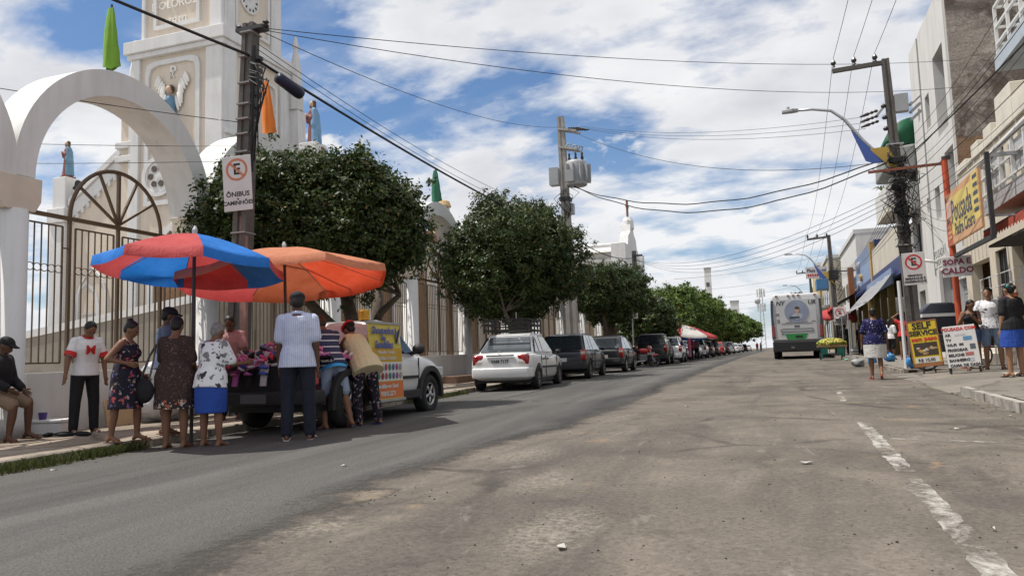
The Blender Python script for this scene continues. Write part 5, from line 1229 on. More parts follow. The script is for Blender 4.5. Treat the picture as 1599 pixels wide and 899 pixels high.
for k in range(3): cable(['top', 'middle', 'bottom'][k]+' high voltage wire across the street between the two pole tops', [mp(10.75)+MPb+Vector((.95+.18*k, -.25, -.06-.1*k)), (2.5, 21.5, 6.95-.16*k)], .35, .008, 'high voltage wires across the street')
# ------------------------------------------------------------------ vehicles
M_tyre = mat('tyre_rubber', (.018, .018, .018), .85, .15, 10); M_rim = mat('alloy_rim', (.42, .43, .44), .35, .08, 5, metal=.7); M_hub = mat('dull_hubcap', (.16, .16, .165), .5, .15, 5, metal=.4)
M_glass = mat_glass('car_glass'); M_glassl = mat_glass('rear_glass_bright', (.06, .07, .08), .12)
M_plast = mat('black_bumper_plastic', (.022, .022, .024), .6, .12, 6); M_taill = mat('tail_light_red', (.28, .012, .012), .18, .1, 5, coat=.6); M_tailc = mat('tail_light_clear', (.55, .45, .40), .18, .05, coat=.5); M_hl = mat('headlight_glass', (.55, .57, .58), .12, .05, coat=.6)
def paint(name, col, dirt=.25):
    if max(col) < .1: dirt = .07
    return mat('paint_'+name, col, .32, .04, 2, coat=.5 if max(col) > .1 else .25, dirt=dirt, dirtcol=(col[0]*.6+.04, col[1]*.6+.035, col[2]*.6+.03), sp=.5)
P_white = paint('white', (.66, .66, .66)); P_navy = paint('dark_blue', (.006, .008, .018)); P_black = paint('black', (.005, .005, .006)); P_silver = paint('silver', (.36, .37, .38)); P_red = paint('red', (.45, .02, .02)); P_dgrey = paint('dark_grey', (.05, .052, .055))
TIRES = {}
def wheel(parent, x, y, r, w, rimm, side, spokes=5):
    root = obj('wheel', MB().lathe([(r*.62, -w/2), (r*.9, -w/2), (r, -w*.34), (r, w*.34), (r*.9, w/2), (r*.62, w/2), (r*.60, 0)], 28).xf(Matrix.Translation((x, y, r)) @ Matrix.Rotation(R(90), 4, 'Y')), M_tyre, parent, smooth='auto')
    b = MB(); xo = x+side*w*.36
    b.lathe([(r*.62, -.012), (r*.62, .012), (r*.53, .018), (r*.53, -.012)], 24); b.lathe([(r*.16, -.01), (r*.16, .02), (r*.08, .028), (0, .03)], 10)
    for k in range(spokes):
        a = 2*math.pi*k/spokes; b.bar((r*.12*math.cos(a), r*.12*math.sin(a), .005), (r*.56*math.cos(a), r*.56*math.sin(a), .0), r*.16, .022)
    b.xf(Matrix.Translation((xo, y, r)) @ Matrix.Rotation(R(90*side), 4, 'Y')); obj('rim', b, rimm, root, smooth='auto')
    b = MB(); b.lathe([(r*.60, 0), (0, .004)], 20); b.xf(Matrix.Translation((x+side*w*.12, y, r)) @ Matrix.Rotation(R(90*side), 4, 'Y')); obj('brake_disc', b, M_plast, root)
    return root
def side_windows(parent, prof, hwb, hwt, cuts, mt, frame=.05, zb=0):
    """prof: side outline of greenhouse [(y,z)...] A front base, B roof front, C roof rear, D rear base. glass panes per side."""
    A, B, Cc, D = prof
    def edge_x(z): f = (z-A[1])/max(.01, B[1]-A[1]); return hwb+(hwt-hwb)*f
    def clip(yv, z0, z1):   # y limits at heights
        out = []
        for z in (z0, z1):
            ff = (z-A[1])/(B[1]-A[1]); fr = (z-D[1])/(Cc[1]-D[1])
            yf = A[0]+(B[0]-A[0])*ff; yr = D[0]+(Cc[0]-D[0])*fr; out.append((yf, yr))
        return out
    z0 = max(A[1], D[1])+.03; z1 = B[1]-.075
    (yf0, yr0), (yf1, yr1) = clip(None, z0, z1)
    yf0 -= frame+.05; yf1 -= frame+.03; yr0 += frame+.03; yr1 += frame+.03
    bounds = [None]+list(cuts)+[None]
    for s in (-1, 1):
        for i in range(len(bounds)-1):
            c0, c1 = bounds[i], bounds[i+1]      # front to rear
            p = [(yf0 if c0 is None else min(c0-.035, yf0), z0), (yf1 if c0 is None else min(c0-.035, yf1), z1), (yr1 if c1 is None else max(c1+.035, yr1), z1), (yr0 if c1 is None else max(c1+.035, yr0), z0)]
            if p[0][0]-p[3][0] < .08: continue
            pts = [Vector((s*(edge_x(z)+.006), y, z)) for y, z in p]
            inn = [q-Vector((s*.03, 0, 0)) for q in pts]
            b = MB(); b.add(pts+inn, [(0, 1, 2, 3), (4, 5, 6, 7)]+[(k, (k+1) % 4, 4+(k+1) % 4, 4+k) for k in range(4)])
            obj('window', b, mt, parent)
def glass_quad(name, parent, mt, y0, z0, w0, y1, z1, w1, off):
    d = Vector((0, y1-y0, z1-z0)).normalized(); n = Vector((0, -d.z, d.y)); n = n if n.y*off > 0 else -n
    o = n*.008; i_ = -n*.03
    pts = [Vector((-w0, y0, z0)), Vector((w0, y0, z0)), Vector((w1, y1, z1)), Vector((-w1, y1, z1))]
    b = MB(); b.add([p+o for p in pts]+[p+i_ for p in pts], [(0, 1, 2, 3), (4, 5, 6, 7)]+[(k, (k+1) % 4, 4+(k+1) % 4, 4+k) for k in range(4)])
    return obj(name, b, mt, parent)
def car(label, loc, rz, pm, kind='hatch', L=3.9, Wd=1.62, H=1.45, group=None, cat='car', name='parked_car', rim=None, detail=True, plate='', trim=True, bumper=None, glass=None, rearlight=None):
    rim = rim or M_hub; glass = glass or M_glass
    t = thing(name, label, cat, loc, rz, group)
    hw = Wd/2; wr = .30 if kind != 'suv' else .35; fy, ry = L*.5-.80, -L*.5+.72
    if kind == 'suv': fy, ry = L*.5-.85, -L*.5+.85
    belt = H*.61; hood = H*.57; zb = .20 if kind != 'suv' else .3
    deck = H*.63 if kind == 'sedan' else belt
    yb, yf = -L/2, L/2
    # stations: y, bottom, belt height, half width, deck height
    if kind == 'sedan':
        st = [(yb, .40, .66, hw*.80, .70), (yb+.05, .30, .82, hw*.90, deck-.03), (yb+.22, .22, belt, hw*.97, deck+.015), (yb+.60, zb, belt, hw, deck+.02), (ry+.5, zb, belt, hw, belt+.02), (0, zb, belt, hw, belt), (fy-.55, zb, belt-.005, hw, belt), (fy, zb, hood+.05, hw*.985, hood+.04), (yf-.35, .22, hood, hw*.95, hood), (yf-.10, .26, hood-.08, hw*.86, hood-.09), (yf, .36, hood-.2, hw*.74, hood-.22)]
    else:
        st = [(yb, .42, .70, hw*.82, .74), (yb+.05, .30, belt-.02, hw*.92, belt-.01), (yb+.22, .22, belt, hw*.98, belt+.01), (yb+.7, zb, belt, hw, belt+.01), (0, zb, belt, hw, belt), (fy-.55, zb, belt-.005, hw, belt), (fy, zb, hood+.06, hw*.985, hood+.05), (yf-.33, .22, hood, hw*.95, hood), (yf-.10, .26, hood-.08, hw*.86, hood-.09), (yf, .36, hood-.2, hw*.74, hood-.22)]
    rows = []
    for (y, b0, zs, w, dk) in st:
        hlf = [(0, b0), (w*.78, b0), (w*.94, b0+.07), (w*.985, b0+(zs-b0)*.45), (w*1.0, b0+(zs-b0)*.62), (w*.97, zs-.03), (w*.90, max(zs, dk)-.002 if dk >= zs else zs-.005), (w*.55, dk+.015), (0, dk+.025)]
        rows.append([(x, y, z) for x, z in hlf]+[(-x, y, z) for x, z in hlf[-2:0:-1]])
    n = len(rows[0]); b = MB(); b.add([p for r_ in rows for p in r_], [(i*n+k, i*n+(k+1) % n, (i+1)*n+(k+1) % n, (i+1)*n+k) for i in range(len(rows)-1) for k in range(n)]+[tuple(range(n))[::-1], tuple((len(rows)-1)*n+k for k in range(n))])
    cut = MB()
    for y in (fy, ry):
        for s in (-1, 1): cut.merge(MB().lathe([(wr+.055, -.16), (wr+.055, .3)], 24).xf(Matrix.Translation((s*(hw-.10), y, wr)) @ Matrix.Rotation(R(90*s), 4, 'Y')))
    co = obj('cutter', cut, M_plast, t); KILL.append(co)
    body = obj('body', b, pm, t, mods=[('SUB', 2), ('BOOL', co)], smooth=True); body['_auto'] = 40
    # greenhouse
    if kind == 'sedan': prof = [(fy-.48, belt), (fy-1.20, H-.02), (ry+.42, H-.03), (ry-.22, deck+.01)]
    elif kind == 'wagon': prof = [(fy-.42, belt), (fy-1.14, H), (yb+.62, H-.05), (yb+.10, belt)]
    elif kind == 'suv': prof = [(fy-.40, belt), (fy-1.0, H), (yb+.30, H-.03), (yb+.08, belt)]
    else: prof = [(fy-.42, belt), (fy-1.14, H), (yb+.74, H-.06), (yb+.10, belt)]
    A, B, Cc, D = prof; wb, wt = hw*.93, hw*.71
    mid_y = (B[0]+Cc[0])/2
    pts = [(A[0], A[1]-.03, wb), (B[0], B[1]-.035, wt), (B[0]-.12, B[1], wt*.94), (mid_y, H+.015, wt*.96), (Cc[0]+.12, Cc[1]+.01, wt*.94), (Cc[0], Cc[1]-.025, wt), (D[0], D[1]-.03, wb*(1. if kind != 'sedan' else .96))]
    b = MB(); n = len(pts)
    b.add([(w, y, z) for y, z, w in pts]+[(-w, y, z) for y, z, w in pts], [tuple(range(n)), tuple(range(2*n-1, n-1, -1))]+[(i, (i+1) % n, n+(i+1) % n, n+i) for i in range(n)])
    obj('roof', b, pm, t, mods=[('BEVEL', .06, 3, 25)], smooth='auto')
    cuts = {'sedan': [B[0]-.62, ry+.34], 'wagon': [B[0]-.62, ry+.30], 'hatch': [B[0]-.72], 'suv': [B[0]-.7, ry+.35]}[kind]
    side_windows(t, prof, wb, wt, cuts, glass)
    f = .10
    glass_quad('windscreen', t, glass, A[0]+(B[0]-A[0])*f, A[1]+(B[1]-A[1])*f, wb*.90, A[0]+(B[0]-A[0])*.88, A[1]+(B[1]-A[1])*.88, wt*.93, 1)
    glass_quad('rear_window', t, M_glassl if kind == 'sedan' else glass, D[0]+(Cc[0]-D[0])*f, D[1]+(Cc[1]-D[1])*f, wb*.86, D[0]+(Cc[0]-D[0])*.86, D[1]+(Cc[1]-D[1])*.86, wt*.9, -1)
    for s in (-1, 1):
        wheel(t, s*(hw-.10), fy, wr, .19, rim, s); wheel(t, s*(hw-.10), ry, wr, .19, rim, s)
    # lamps
    for s in (-1, 1):
        if kind in ('sedan',):
            b = MB(); b.b2((s*(hw-.40), yb+.02, .60), (s*(hw-.105), yb+.30, .87)); lt = obj('tail_light', b, M_taill, t, mods=[('BEVEL', .05, 3)], smooth='auto')
            obj('lens', MB().b2((s*(hw-.36), yb+.008, .64), (s*(hw-.2), yb+.08, .70)), M_tailc, lt)
        else:
            b = MB(); b.b2((s*(hw-.20), yb+.0, belt-.30), (s*(hw-.015), yb+.25, belt+.04)); lt = obj('tail_light', b, rearlight or M_taill, t, mods=[('BEVEL', .04, 3)], smooth='auto')
            obj('lens', MB().b2((s*(hw-.18), yb-.012, belt-.11), (s*(hw-.03), yb+.05, belt-.02)), M_tailc, lt)
        b = MB(); b.b2((s*(hw-.42), yf-.26, hood-.24), (s*(hw-.10), yf-.045, hood-.09)); obj('headlight', b, M_hl, t, mods=[('BEVEL', .03, 2)])
        if detail:
            b = MB(); b.sphere((s*(hw+.07), fy-.62, belt+.07), (.09, .06, .065), 10, 7); obj('wing_mirror', b, pm if kind != 'sedan' else M_plast, t, smooth=True)
            for yy in ((B[0]-.45, ry+.50) if kind != 'hatch' else (B[0]-.55,)):
                b = MB(); b.b2((s*(hw+.0), yy-.09, belt-.14), (s*(hw+.018), yy+.09, belt-.10)); obj('door_handle', b, M_plast, t, mods=[('BEVEL', .008)])
            if trim:
                b = MB(); b.b2((s*(hw-.012), ry+.42, .52), (s*(hw+.012), fy-.44, .565)); obj('side_trim', b, M_plast, t)
            for yy in (B[0]-.60, fy-.40) if kind == 'hatch' else (B[0]-.60, fy-.40, ry+.30):
                b = MB(); b.b2((s*(hw-.02), yy-.004, .28), (s*(hw+.0015), yy+.004, belt-.03)); obj('door_seam', b, M_plast, t)
    bp = bumper or pm
    b = MB(); zz = .30
    b.prism([(-hw*.93, yb+.45), (-hw*.96, yb+.2), (-hw*.86, yb-.045), (-hw*.4, yb-.085), (hw*.4, yb-.085), (hw*.86, yb-.045), (hw*.96, yb+.2), (hw*.93, yb+.45)], zz, zz+.25, 'XY'); obj('rear_bumper', b, bp, t, mods=[('BEVEL', .04, 3)], smooth='auto')
    b = MB(); b.prism([(-hw*.90, yf-.4), (-hw*.84, yf-.08), (-hw*.4, yf+.05), (hw*.4, yf+.05), (hw*.84, yf-.08), (hw*.90, yf-.4)], .24, .48, 'XY'); obj('front_bumper', b, bp, t, mods=[('BEVEL', .04, 3)], smooth='auto')
    b = MB(); b.b2((-hw*.86, yb+.35, .17), (hw*.86, yf-.4, .24)); obj('underbody', b, M_plast, t)
    zp = .715 if kind == 'sedan' else .60
    npl = obj('number_plate', MB().b2((-.20, yb-.012 if kind == 'sedan' else yb-.01, zp-.065), (.20, yb+.03, zp+.065)), mat('plate_grey', (.48, .48, .47), .5, .05), t)
    if plate: text(plate, .105, M_signb, npl, (0, yb-.014, zp-.012), FACE_S, bold=.004, ex=.001)
    return t
# white saloon with roof rack
sedan = car('white saloon with dented bumper and black roof rack, plate VAM 7177', at(-6.62, 19.9, .01), R(4), P_white, 'sedan', 4.12, 1.66, 1.42, plate='VAM 7177', rim=M_hub, bumper=P_white)
b = MB(); b.b2((-.36, -2.068, .83), (.36, -2.03, .865)); obj('boot_handle_strip', b, M_plast, sedan, mods=[('BEVEL', .012)])
b = MB(); b.tube([(.07*math.cos(a)*.6, -2.055, .92+.05*math.sin(a)) for a in np.linspace(0, 2*math.pi, 12)], .006, 4, False); obj('badge', b, M_steel, sedan)
b = MB(); b.lathe([(.28, 0), (.28, .10)], 6)
M_rackb = mat('rack_black', (.012, .012, .012), .7, .1)
rack = thing('roof_rack', 'black tubular roof rack basket on the white saloon', 'roof rack', at(-6.62, 19.35, 1.49), R(4))
for z in (.03, .17, .30):
    for s in (-1, 1): obj('rail', MB().bar((s*.58, -.75, z), (s*.58, .75, z), .038), M_rackb, rack)
    for y in (-.75, .75): obj('rail', MB().bar((-.58, y, z), (.58, y, z), .038), M_rackb, rack)
for s in (-1, 1):
    for y in (-.75, -.37, 0, .37, .75): obj('upright', MB().bar((s*.58, y, -.05), (s*.58, y, .30), .034), M_rackb, rack)
for x in (-.3, 0, .3):
    for y in (-.75, .75): obj('upright', MB().bar((x, y, .0), (x, y, .30), .03), M_rackb, rack)
for y in np.linspace(-.6, .6, 7): obj('slat', MB().bar((-.58, y, .03), (.58, y, .03), .03, .015), M_rackb, rack)
obj('aerial', MB().tube([(.2, -.4, .1), (.2, -.4, .5)], .012, 6), M_steel, rack)
wag = car('dark blue five door wagon parked behind the white saloon', at(-6.55, 25.4, .01), R(2.5), P_navy, 'wagon', 4.05, 1.66, 1.45, rim=M_hub, bumper=M_plast, rearlight=M_taill)
hat = car('black hatchback with pale lamp tops parked behind the dark wagon', at(-6.35, 30.6, .01), R(2), P_black, 'hatch', 3.75, 1.62, 1.42, rim=M_rim, bumper=P_black)
suv = car('tall black sport utility car past the red motorbike', at(-6.35, 42.6, .01), R(2), P_black, 'suv', 4.25, 1.72, 1.66, rim=M_rim, bumper=M_plast)
wh2 = car('white hatchback with red lamps just before the far umbrella stall', at(-6.05, 46.4, .01), R(2), P_white, 'hatch', 3.95, 1.70, 1.55, rim=M_rim, bumper=P_white)
FC = [(58.5, P_silver, 'wagon', 'silver wagon right after the far umbrella stall'), (64.5, P_white, 'suv', 'white tall car second after the far stall'), (71, P_dgrey, 'hatch', 'dark grey hatchback after the white tall car'), (78, P_black, 'wagon', 'black wagon fourth after the far stall'), (86, P_red, 'hatch', 'dark red hatchback far along the kerb'), (95, P_black, 'sedan', 'black saloon far along the kerb'), (106, P_white, 'suv', 'white car well down the row under the trees'), (119, P_white, 'sedan', 'second white car well down the row'), (134, P_silver, 'hatch', 'silver car near the vanishing end'), (152, P_black, 'hatch', 'dark car near the vanishing end'), (175, P_white, 'hatch', 'last white car visible at the street end')]
for (y, pm, kd, lb) in FC:
    car(lb, at(-6.2, y, .01), R(1), pm, kd, 4.0, 1.66, 1.62 if kd == 'suv' else 1.47, group='far cars parked along the left kerb', detail=False)
# white pickup with shoes for sale
pk = thing('pickup_truck', 'white pickup truck with sandal banner on its door, selling shoes from the bed', 'pickup', at(-6.56, 10.62, .0), 0)
hw = .83; yb, yf = -1.95, 2.42; fy, ry = 1.62, -1.06; wr = .335; belt = 1.0
st = [(.10, .30, belt, hw, belt), (.6, .30, belt, hw, belt), (1.0, .30, belt, hw, belt), (1.32, .30, belt+.01, hw*.99, belt+.02), (1.75, .32, .98, hw*.96, .98), (2.14, .34, .90, hw*.9, .90), (2.34, .38, .79, hw*.80, .79), (2.42, .46, .68, hw*.7, .68)]
rows = []
for (y, b0, zs, w, dk) in st:
    hlf = [(0, b0), (w*.80, b0), (w*.95, b0+.08), (w*.99, b0+(zs-b0)*.45), (w, b0+(zs-b0)*.65), (w*.96, zs-.04), (w*.86, zs), (w*.5, dk+.02), (0, dk+.03)]
    rows.append([(x, y, z) for x, z in hlf]+[(-x, y, z) for x, z in hlf[-2:0:-1]])
n = len(rows[0]); b = MB(); b.add([p for r_ in rows for p in r_], [(i*n+k, i*n+(k+1) % n, (i+1)*n+(k+1) % n, (i+1)*n+k) for i in range(len(rows)-1) for k in range(n)]+[tuple(range(n))[::-1], tuple((len(rows)-1)*n+k for k in range(n))])
cut = MB()
for y in (fy, ry):
    for s in (-1, 1): cut.merge(MB().lathe([(wr+.07, -.18), (wr+.07, .3)], 24).xf(Matrix.Translation((s*(hw-.12), y, wr)) @ Matrix.Rotation(R(90*s), 4, 'Y')))
co = obj('cutter', cut, M_plast, pk); KILL.append(co)
bo = obj('body', b, P_white, pk, mods=[('SUB', 2), ('BOOL', co)], smooth=True); bo['_auto'] = 40
b = MB()   # bed: floor and walls
b.b2((-hw+.02, yb+.05, .50), (hw-.02, .10, .56))
for s in (-1, 1): b.b2((s*(hw-.06), yb+.04, .30), (s*hw, .098, .98))
bd = obj('bed', b, P_white, pk, mods=[('BOOL', co)]); 
b = MB(); b.b2((-hw+.03, yb-.03, .50), (hw-.03, yb+.035, .96)); obj('tailgate', b, M_plast, pk, mods=[('BEVEL', .02)])
b = MB(); b.prism([(-hw, yb+.3), (-hw*.97, yb-.1), (-hw*.5, yb-.14), (hw*.5, yb-.14), (hw*.97, yb-.1), (hw, yb+.3)], .36, .56, 'XY'); obj('rear_bumper', b, M_plast, pk, mods=[('BEVEL', .04, 3)], smooth='auto')
b = MB(); b.prism([(-hw*.93, yf-.35), (-hw*.86, yf-.06), (-hw*.4, yf+.07), (hw*.4, yf+.07), (hw*.86, yf-.06), (hw*.93, yf-.35)], .30, .58, 'XY'); obj('front_bumper', b, M_plast, pk, mods=[('BEVEL', .04, 3)], smooth='auto')
prof = [(1.22, belt), (.62, 1.55), (.02, 1.54), (-.26, belt)]
A, B, Cc, D = prof; wb, wt = hw*.94, hw*.74
pts = [(A[0], A[1]-.03, wb), (B[0], B[1]-.035, wt), (B[0]-.12, B[1], wt*.94), (.25, 1.575, wt*.96), (Cc[0]+.10, Cc[1]+.01, wt*.94), (Cc[0], Cc[1]-.025, wt), (D[0]+.32, D[1]-.03, wb)]
b = MB(); n = len(pts); b.add([(w, y, z) for y, z, w in pts]+[(-w, y, z) for y, z, w in pts], [tuple(range(n)), tuple(range(2*n-1, n-1, -1))]+[(i, (i+1) % n, n+(i+1) % n, n+i) for i in range(n)])
obj('roof', b, P_white, pk, mods=[('BEVEL', .06, 3, 25)], smooth='auto')
side_windows(pk, prof[:3]+[(.06, belt)], wb, wt, [], M_glass)
glass_quad('windscreen', pk, M_glass, 1.16, belt+.055, wb*.9, .69, 1.485, wt*.93, 1)
for s in (-1, 1):
    wheel(pk, s*(hw-.10), fy, wr, .21, M_rim, s, 5); wheel(pk, s*(hw-.10), ry, wr, .21, M_rim, s, 5)
    for y in (fy, ry):
        ar = [(math.cos(a), math.sin(a)) for a in np.linspace(R(-8), R(188), 22)]; b = MB()
        o_ = [(s*(hw+.025), y+(wr+.15)*c_, wr+(wr+.15)*s_) for c_, s_ in ar]; i_ = [(s*(hw+.025), y+(wr+.06)*c_, wr+(wr+.06)*s_) for c_, s_ in ar]
        o2 = [(s*(hw-.05), p[1], p[2]) for p in o_]; i2 = [(s*(hw-.10), p[1], p[2]) for p in i_]
        b.strip(o_, i_); b.strip(o_, o2); b.strip(i_, i2); obj('wheel_arch', b, M_plast, pk, smooth='auto')
    b = MB(); b.b2((s*(hw-.01), -.55, .30), (s*(hw+.03), 1.15, .44)); obj('sill_trim', b, M_plast, pk, mods=[('BEVEL', .015)])
    b = MB(); b.b2((s*(hw-.01), .28, .62), (s*(hw+.02), 1.1, .67)); obj('side_trim', b, M_plast, pk)
    b = MB(); b.sphere((s*(hw+.12), .92, 1.10), (.11, .08, .09), 12, 8); b.caps((s*(hw-.03), .96, 1.03), (s*(hw+.08), .94, 1.06), .035, .04); obj('wing_mirror', b, M_plast, pk, smooth=True)
    b = MB(); b.b2((s*(hw-.3), 2.05, .62), (s*(hw-.06), 2.30, .80)); obj('headlight', b, M_hl, pk, mods=[('BEVEL', .03)])
    b = MB(); b.b2((s*(hw-.14), yb-.02, .62), (s*(hw-.005), yb+.14, .93)); obj('tail_light', b, M_taill, pk, mods=[('BEVEL', .02)])
    b = MB(); b.b2((s*(hw-.02), 1.17, .40), (s*(hw+.0015), 1.178, .96)); obj('door_seam', b, M_plast, pk)
b = MB(); b.b2((-hw*.8, yb+.2, .26), (hw*.8, yf-.3, .34)); obj('underbody', b, M_plast, pk)
b = MB(); b.b2((-.2, yb-.15, .40), (.2, yb-.135, .52)); npl = obj('number_plate', b, mat('plate_grey2', (.12, .12, .12), .5), pk)
# sandal banner on the pickup door
M_byel = mat('banner_yellow', (.58, .46, .08), .5, .08, 3); M_bor = mat('banner_orange', (.55, .15, .04), .5, .06, 3); M_bgold = mat('banner_gold', (.50, .30, .03), .5, .06); M_bblue = mat('banner_blue_letter', (.06, .10, .33), .5); M_bwhite = mat('banner_white', (.62, .62, .60), .5, .05)
bn = thing('shop_banner', 'yellow and orange sandal seller banner hung over the pickup door', 'banner', (-5.62, 10.42, .30))
def bx(z): return .02+.10*max(0, (.95-z))*.35-.0-.10*max(0, z-.85)   # drapes outward below, in above
zs = np.linspace(.10, 1.22, 13)
def bpan(nm, y0, y1, z0, z1, mt, dx=0.):
    zz = np.linspace(z0, z1, 6); b = MB()
    for d in (0., -.004): b.strip([(bx(z)+dx+d, y0, z) for z in zz], [(bx(z)+dx+d, y1, z) for z in zz])
    return obj(nm, b, mt, bn)
bpan('cloth', -.52, .48, .10, 1.24, M_byel); bpan('print', -.52, .48, .67, .87, M_bgold, .003); bpan('print', -.52, .48, .12, .37, M_bor, .003); bpan('print', -.48, .46, .38, .66, M_bwhite, .003)
for k in range(8):
    y0 = -.46+.115*k; cc = [(.30, .25, .05), (.05, .20, .08), (.25, .02, .05), (.35, .06, .1), (.03, .18, .10), (.10, .10, .28), (.28, .08, .18), (.25, .25, .28)][k]
    for r_ in range(2):
        b = MB(); z0 = .40+.13*r_
        b.sphere((bx(z0)+.012, y0+.045, z0+.055), (.005, .04, .052), 10, 6); b.sphere((bx(z0)+.014, y0+.03, z0+.05), (.005, .014, .05), 8, 5); obj('sandal_picture', b, mat('sandal_print%d' % k, cc, .5), bn)
obj('rod', MB().bar((bx(1.24)+.0, -.56, 1.25), (bx(1.24)+.0, .52, 1.25), .035), M_rim, bn); obj('rod', MB().bar((bx(.1), -.56, .09), (bx(.1), .52, .09), .04), M_rim, bn)
text('Shoquedos', .15, M_bblue, bn, (.03, -.12, 1.13), FACE_E, bold=.004, ex=.002); text('das', .11, M_bblue, bn, (.035, -.12, 1.02), FACE_E, bold=.003, ex=.002); text('Sandálias', .155, M_bblue, bn, (.04, -.10, .90+.02), FACE_E, bold=.004, ex=.002)
b = MB(); b.sphere((.03, .34, 1.05), (.005, .035, .13), 10, 8, Matrix.Rotation(R(-25), 3, 'X')); obj('sandal_picture', b, M_signb, bn); b = MB(); b.sphere((.035, .28, 1.10), (.005, .03, .10), 10, 8, Matrix.Rotation(R(20), 3, 'X')); obj('sandal_picture', b, M_bblue, bn)
b = MB(); b.sphere((.04, .38, .98), (.005, .03, .05), 10, 8); obj('sandal_picture', b, M_bwhite, bn)
text('Atacado e Varejo', .072, M_bwhite, bn, (bx(.8)+.006, -.02, .81), FACE_E, bold=.001, ex=.002); text('Sandálias e Chinelos', .072, M_bwhite, bn, (bx(.72)+.006, -.02, .72), FACE_E, bold=.001, ex=.002)
text('Sandálias em Geral', .085, M_bwhite, bn, (bx(.3)+.007, -.02, .30), FACE_E, bold=.002, ex=.002); text('99810 2071', .10, M_bwhite, bn, (bx(.19)+.007, -.02, .185), FACE_E, bold=.002, ex=.002)
# shoe pile in the bed: the biggest ones single
pile_cols = [(.62, .06, .22), (.50, .12, .36), (.04, .06, .34), (.07, .13, .50), (.03, .03, .035), (.55, .04, .06), (.55, .50, .50), (.18, .18, .24), (.04, .04, .10), (.64, .18, .34), (.62, .60, .58)]
pm_ = [mat('shoe_colour%d' % k, c, .6, .15, 9) for k, c in enumerate(pile_cols)]
soles = [mat('shoe_sole_pale', (.52, .49, .46), .7), M_blk]
rng = np.random.RandomState(9)
def shoe_meshes(mt, sole):
    b = MB(); A0 = [(-.035, -.13), (.035, -.13), (.036, -.03), (.05, .06), (.04, .12), (.0, .14), (-.035, .11), (-.045, .05), (-.034, -.03)]
    b.prism(A0, 0, .022)
    u = MB(); 
    for (y, r_, h_) in ((.07, .046, .05), (.0, .042, .055)):
        u.tube([(-r_, y, .018), (-r_*.7, y, h_), (0, y+.01, h_*1.15), (r_*.7, y, h_), (r_, y, .018)], [.012, .018, .02, .018, .012], 5)
    u.tube([(0, .08, .05), (0, .12, .022)], .012, 5)
    return b.mesh('sole', sole), u.mesh('upper', mt, True)
sm = [shoe_meshes(pm_[k], soles[k % 2] if k % 3 else pm_[(k+3) % len(pm_)]) for k in range(len(pm_))]
def pile_h(x, y):
    return .80+.30*math.exp(-((x)**2)/.35-((y+.9)**2)/.7)
b = MB(); b.sphere((0, -.9, .62), (.78, .98, .42), 20, 8); heap = thing('shoe_heap', 'heap of unsorted dark shoes filling the pickup bed', 'shoe heap', at(-6.56, 10.62)); obj('heap', b, mat_print('heap_shoes', (.02, .02, .028), [(.2, .03, .09), (.05, .06, .2), (.25, .24, .25), (.12, .02, .03)], 9, .5), heap, mods=[('SUB', 1)], smooth=True)
for k in range(230):
    x = rng.uniform(-.88, .78); y = rng.uniform(-2.12, .0)
    z = .66+.46*math.sqrt(max(0., 1-(x/.96)**2-((y+.9)/1.25)**2))+rng.uniform(-.03, .07)
    ci = rng.randint(len(sm)); c = sm[ci]; e = Euler((rng.normal(0, .4), rng.normal(0, .4), rng.uniform(0, 6.28)))
    s_ = obj('shoe', c[0], None, None); s_.location = (-6.56+x, 10.62+y, gz(-6.5, 10.6)+max(z, .95 if y > -1.85 else .80+.15*rng.rand())); s_.rotation_euler = e; s_.scale = (1.15, 1.15, 1.15)
    obj('upper', c[1], None, s_)
    cn = ['rose pink', 'purple pink', 'navy blue', 'bright blue', 'black', 'red', 'pale grey', 'dark grey', 'dark navy', 'hot pink', 'off white'][ci]
    tag(s_, cn+' shoe lying on the heap in the pickup bed', 'shoe', cn+' shoes on the pickup heap')
for k in (2, 3, 4):   # shoes hung along the tailgate and side
    c = sm[[3, 5, 9, 1, 3, 2, 8, 10, 0][k]]; s_ = obj('shoe', c[0], None, None); x = (-.75+.22*k) if k < 6 else .92
    y = -2.03 if k < 6 else -1.6+.3*(k-6)
    s_.location = (-6.56+x, 10.62+y, gz(-6.5, 9)+.80); s_.rotation_euler = (R(78), 0, R(rng.uniform(-20, 20)) if k < 6 else R(90)); s_.scale = (1.2, 1.2, 1.2); obj('upper', c[1], None, s_)
    tag(s_, ['bright blue', 'red', 'hot pink', 'purple pink', 'bright blue', 'navy blue', 'dark navy', 'off white', 'rose pink'][k]+' shoe hanging '+('below the tailgate edge' if k < 6 else 'on the bed side')+', '+str(['first', 'second', 'third', 'fourth', 'fifth', 'sixth', 'nearest', 'middle', 'farthest'][k])+' along', 'shoe', 'shoes hung on the pickup edge')
o = obj('bucket', MB().lathe([(.085, 0), (.095, .14), (.07, .17), (0, .17)], 12, (-6.2, 11.9, 0)), mat('amber_yellow', (.60, .36, .03), .4), loc=(0, 0, gz(-6.2, 11)+1.0)); o.location = (0, -1.1, gz(-6.5, 11)+1.57); tag(o, 'yellow bucket on the pickup cab roof', 'bucket')
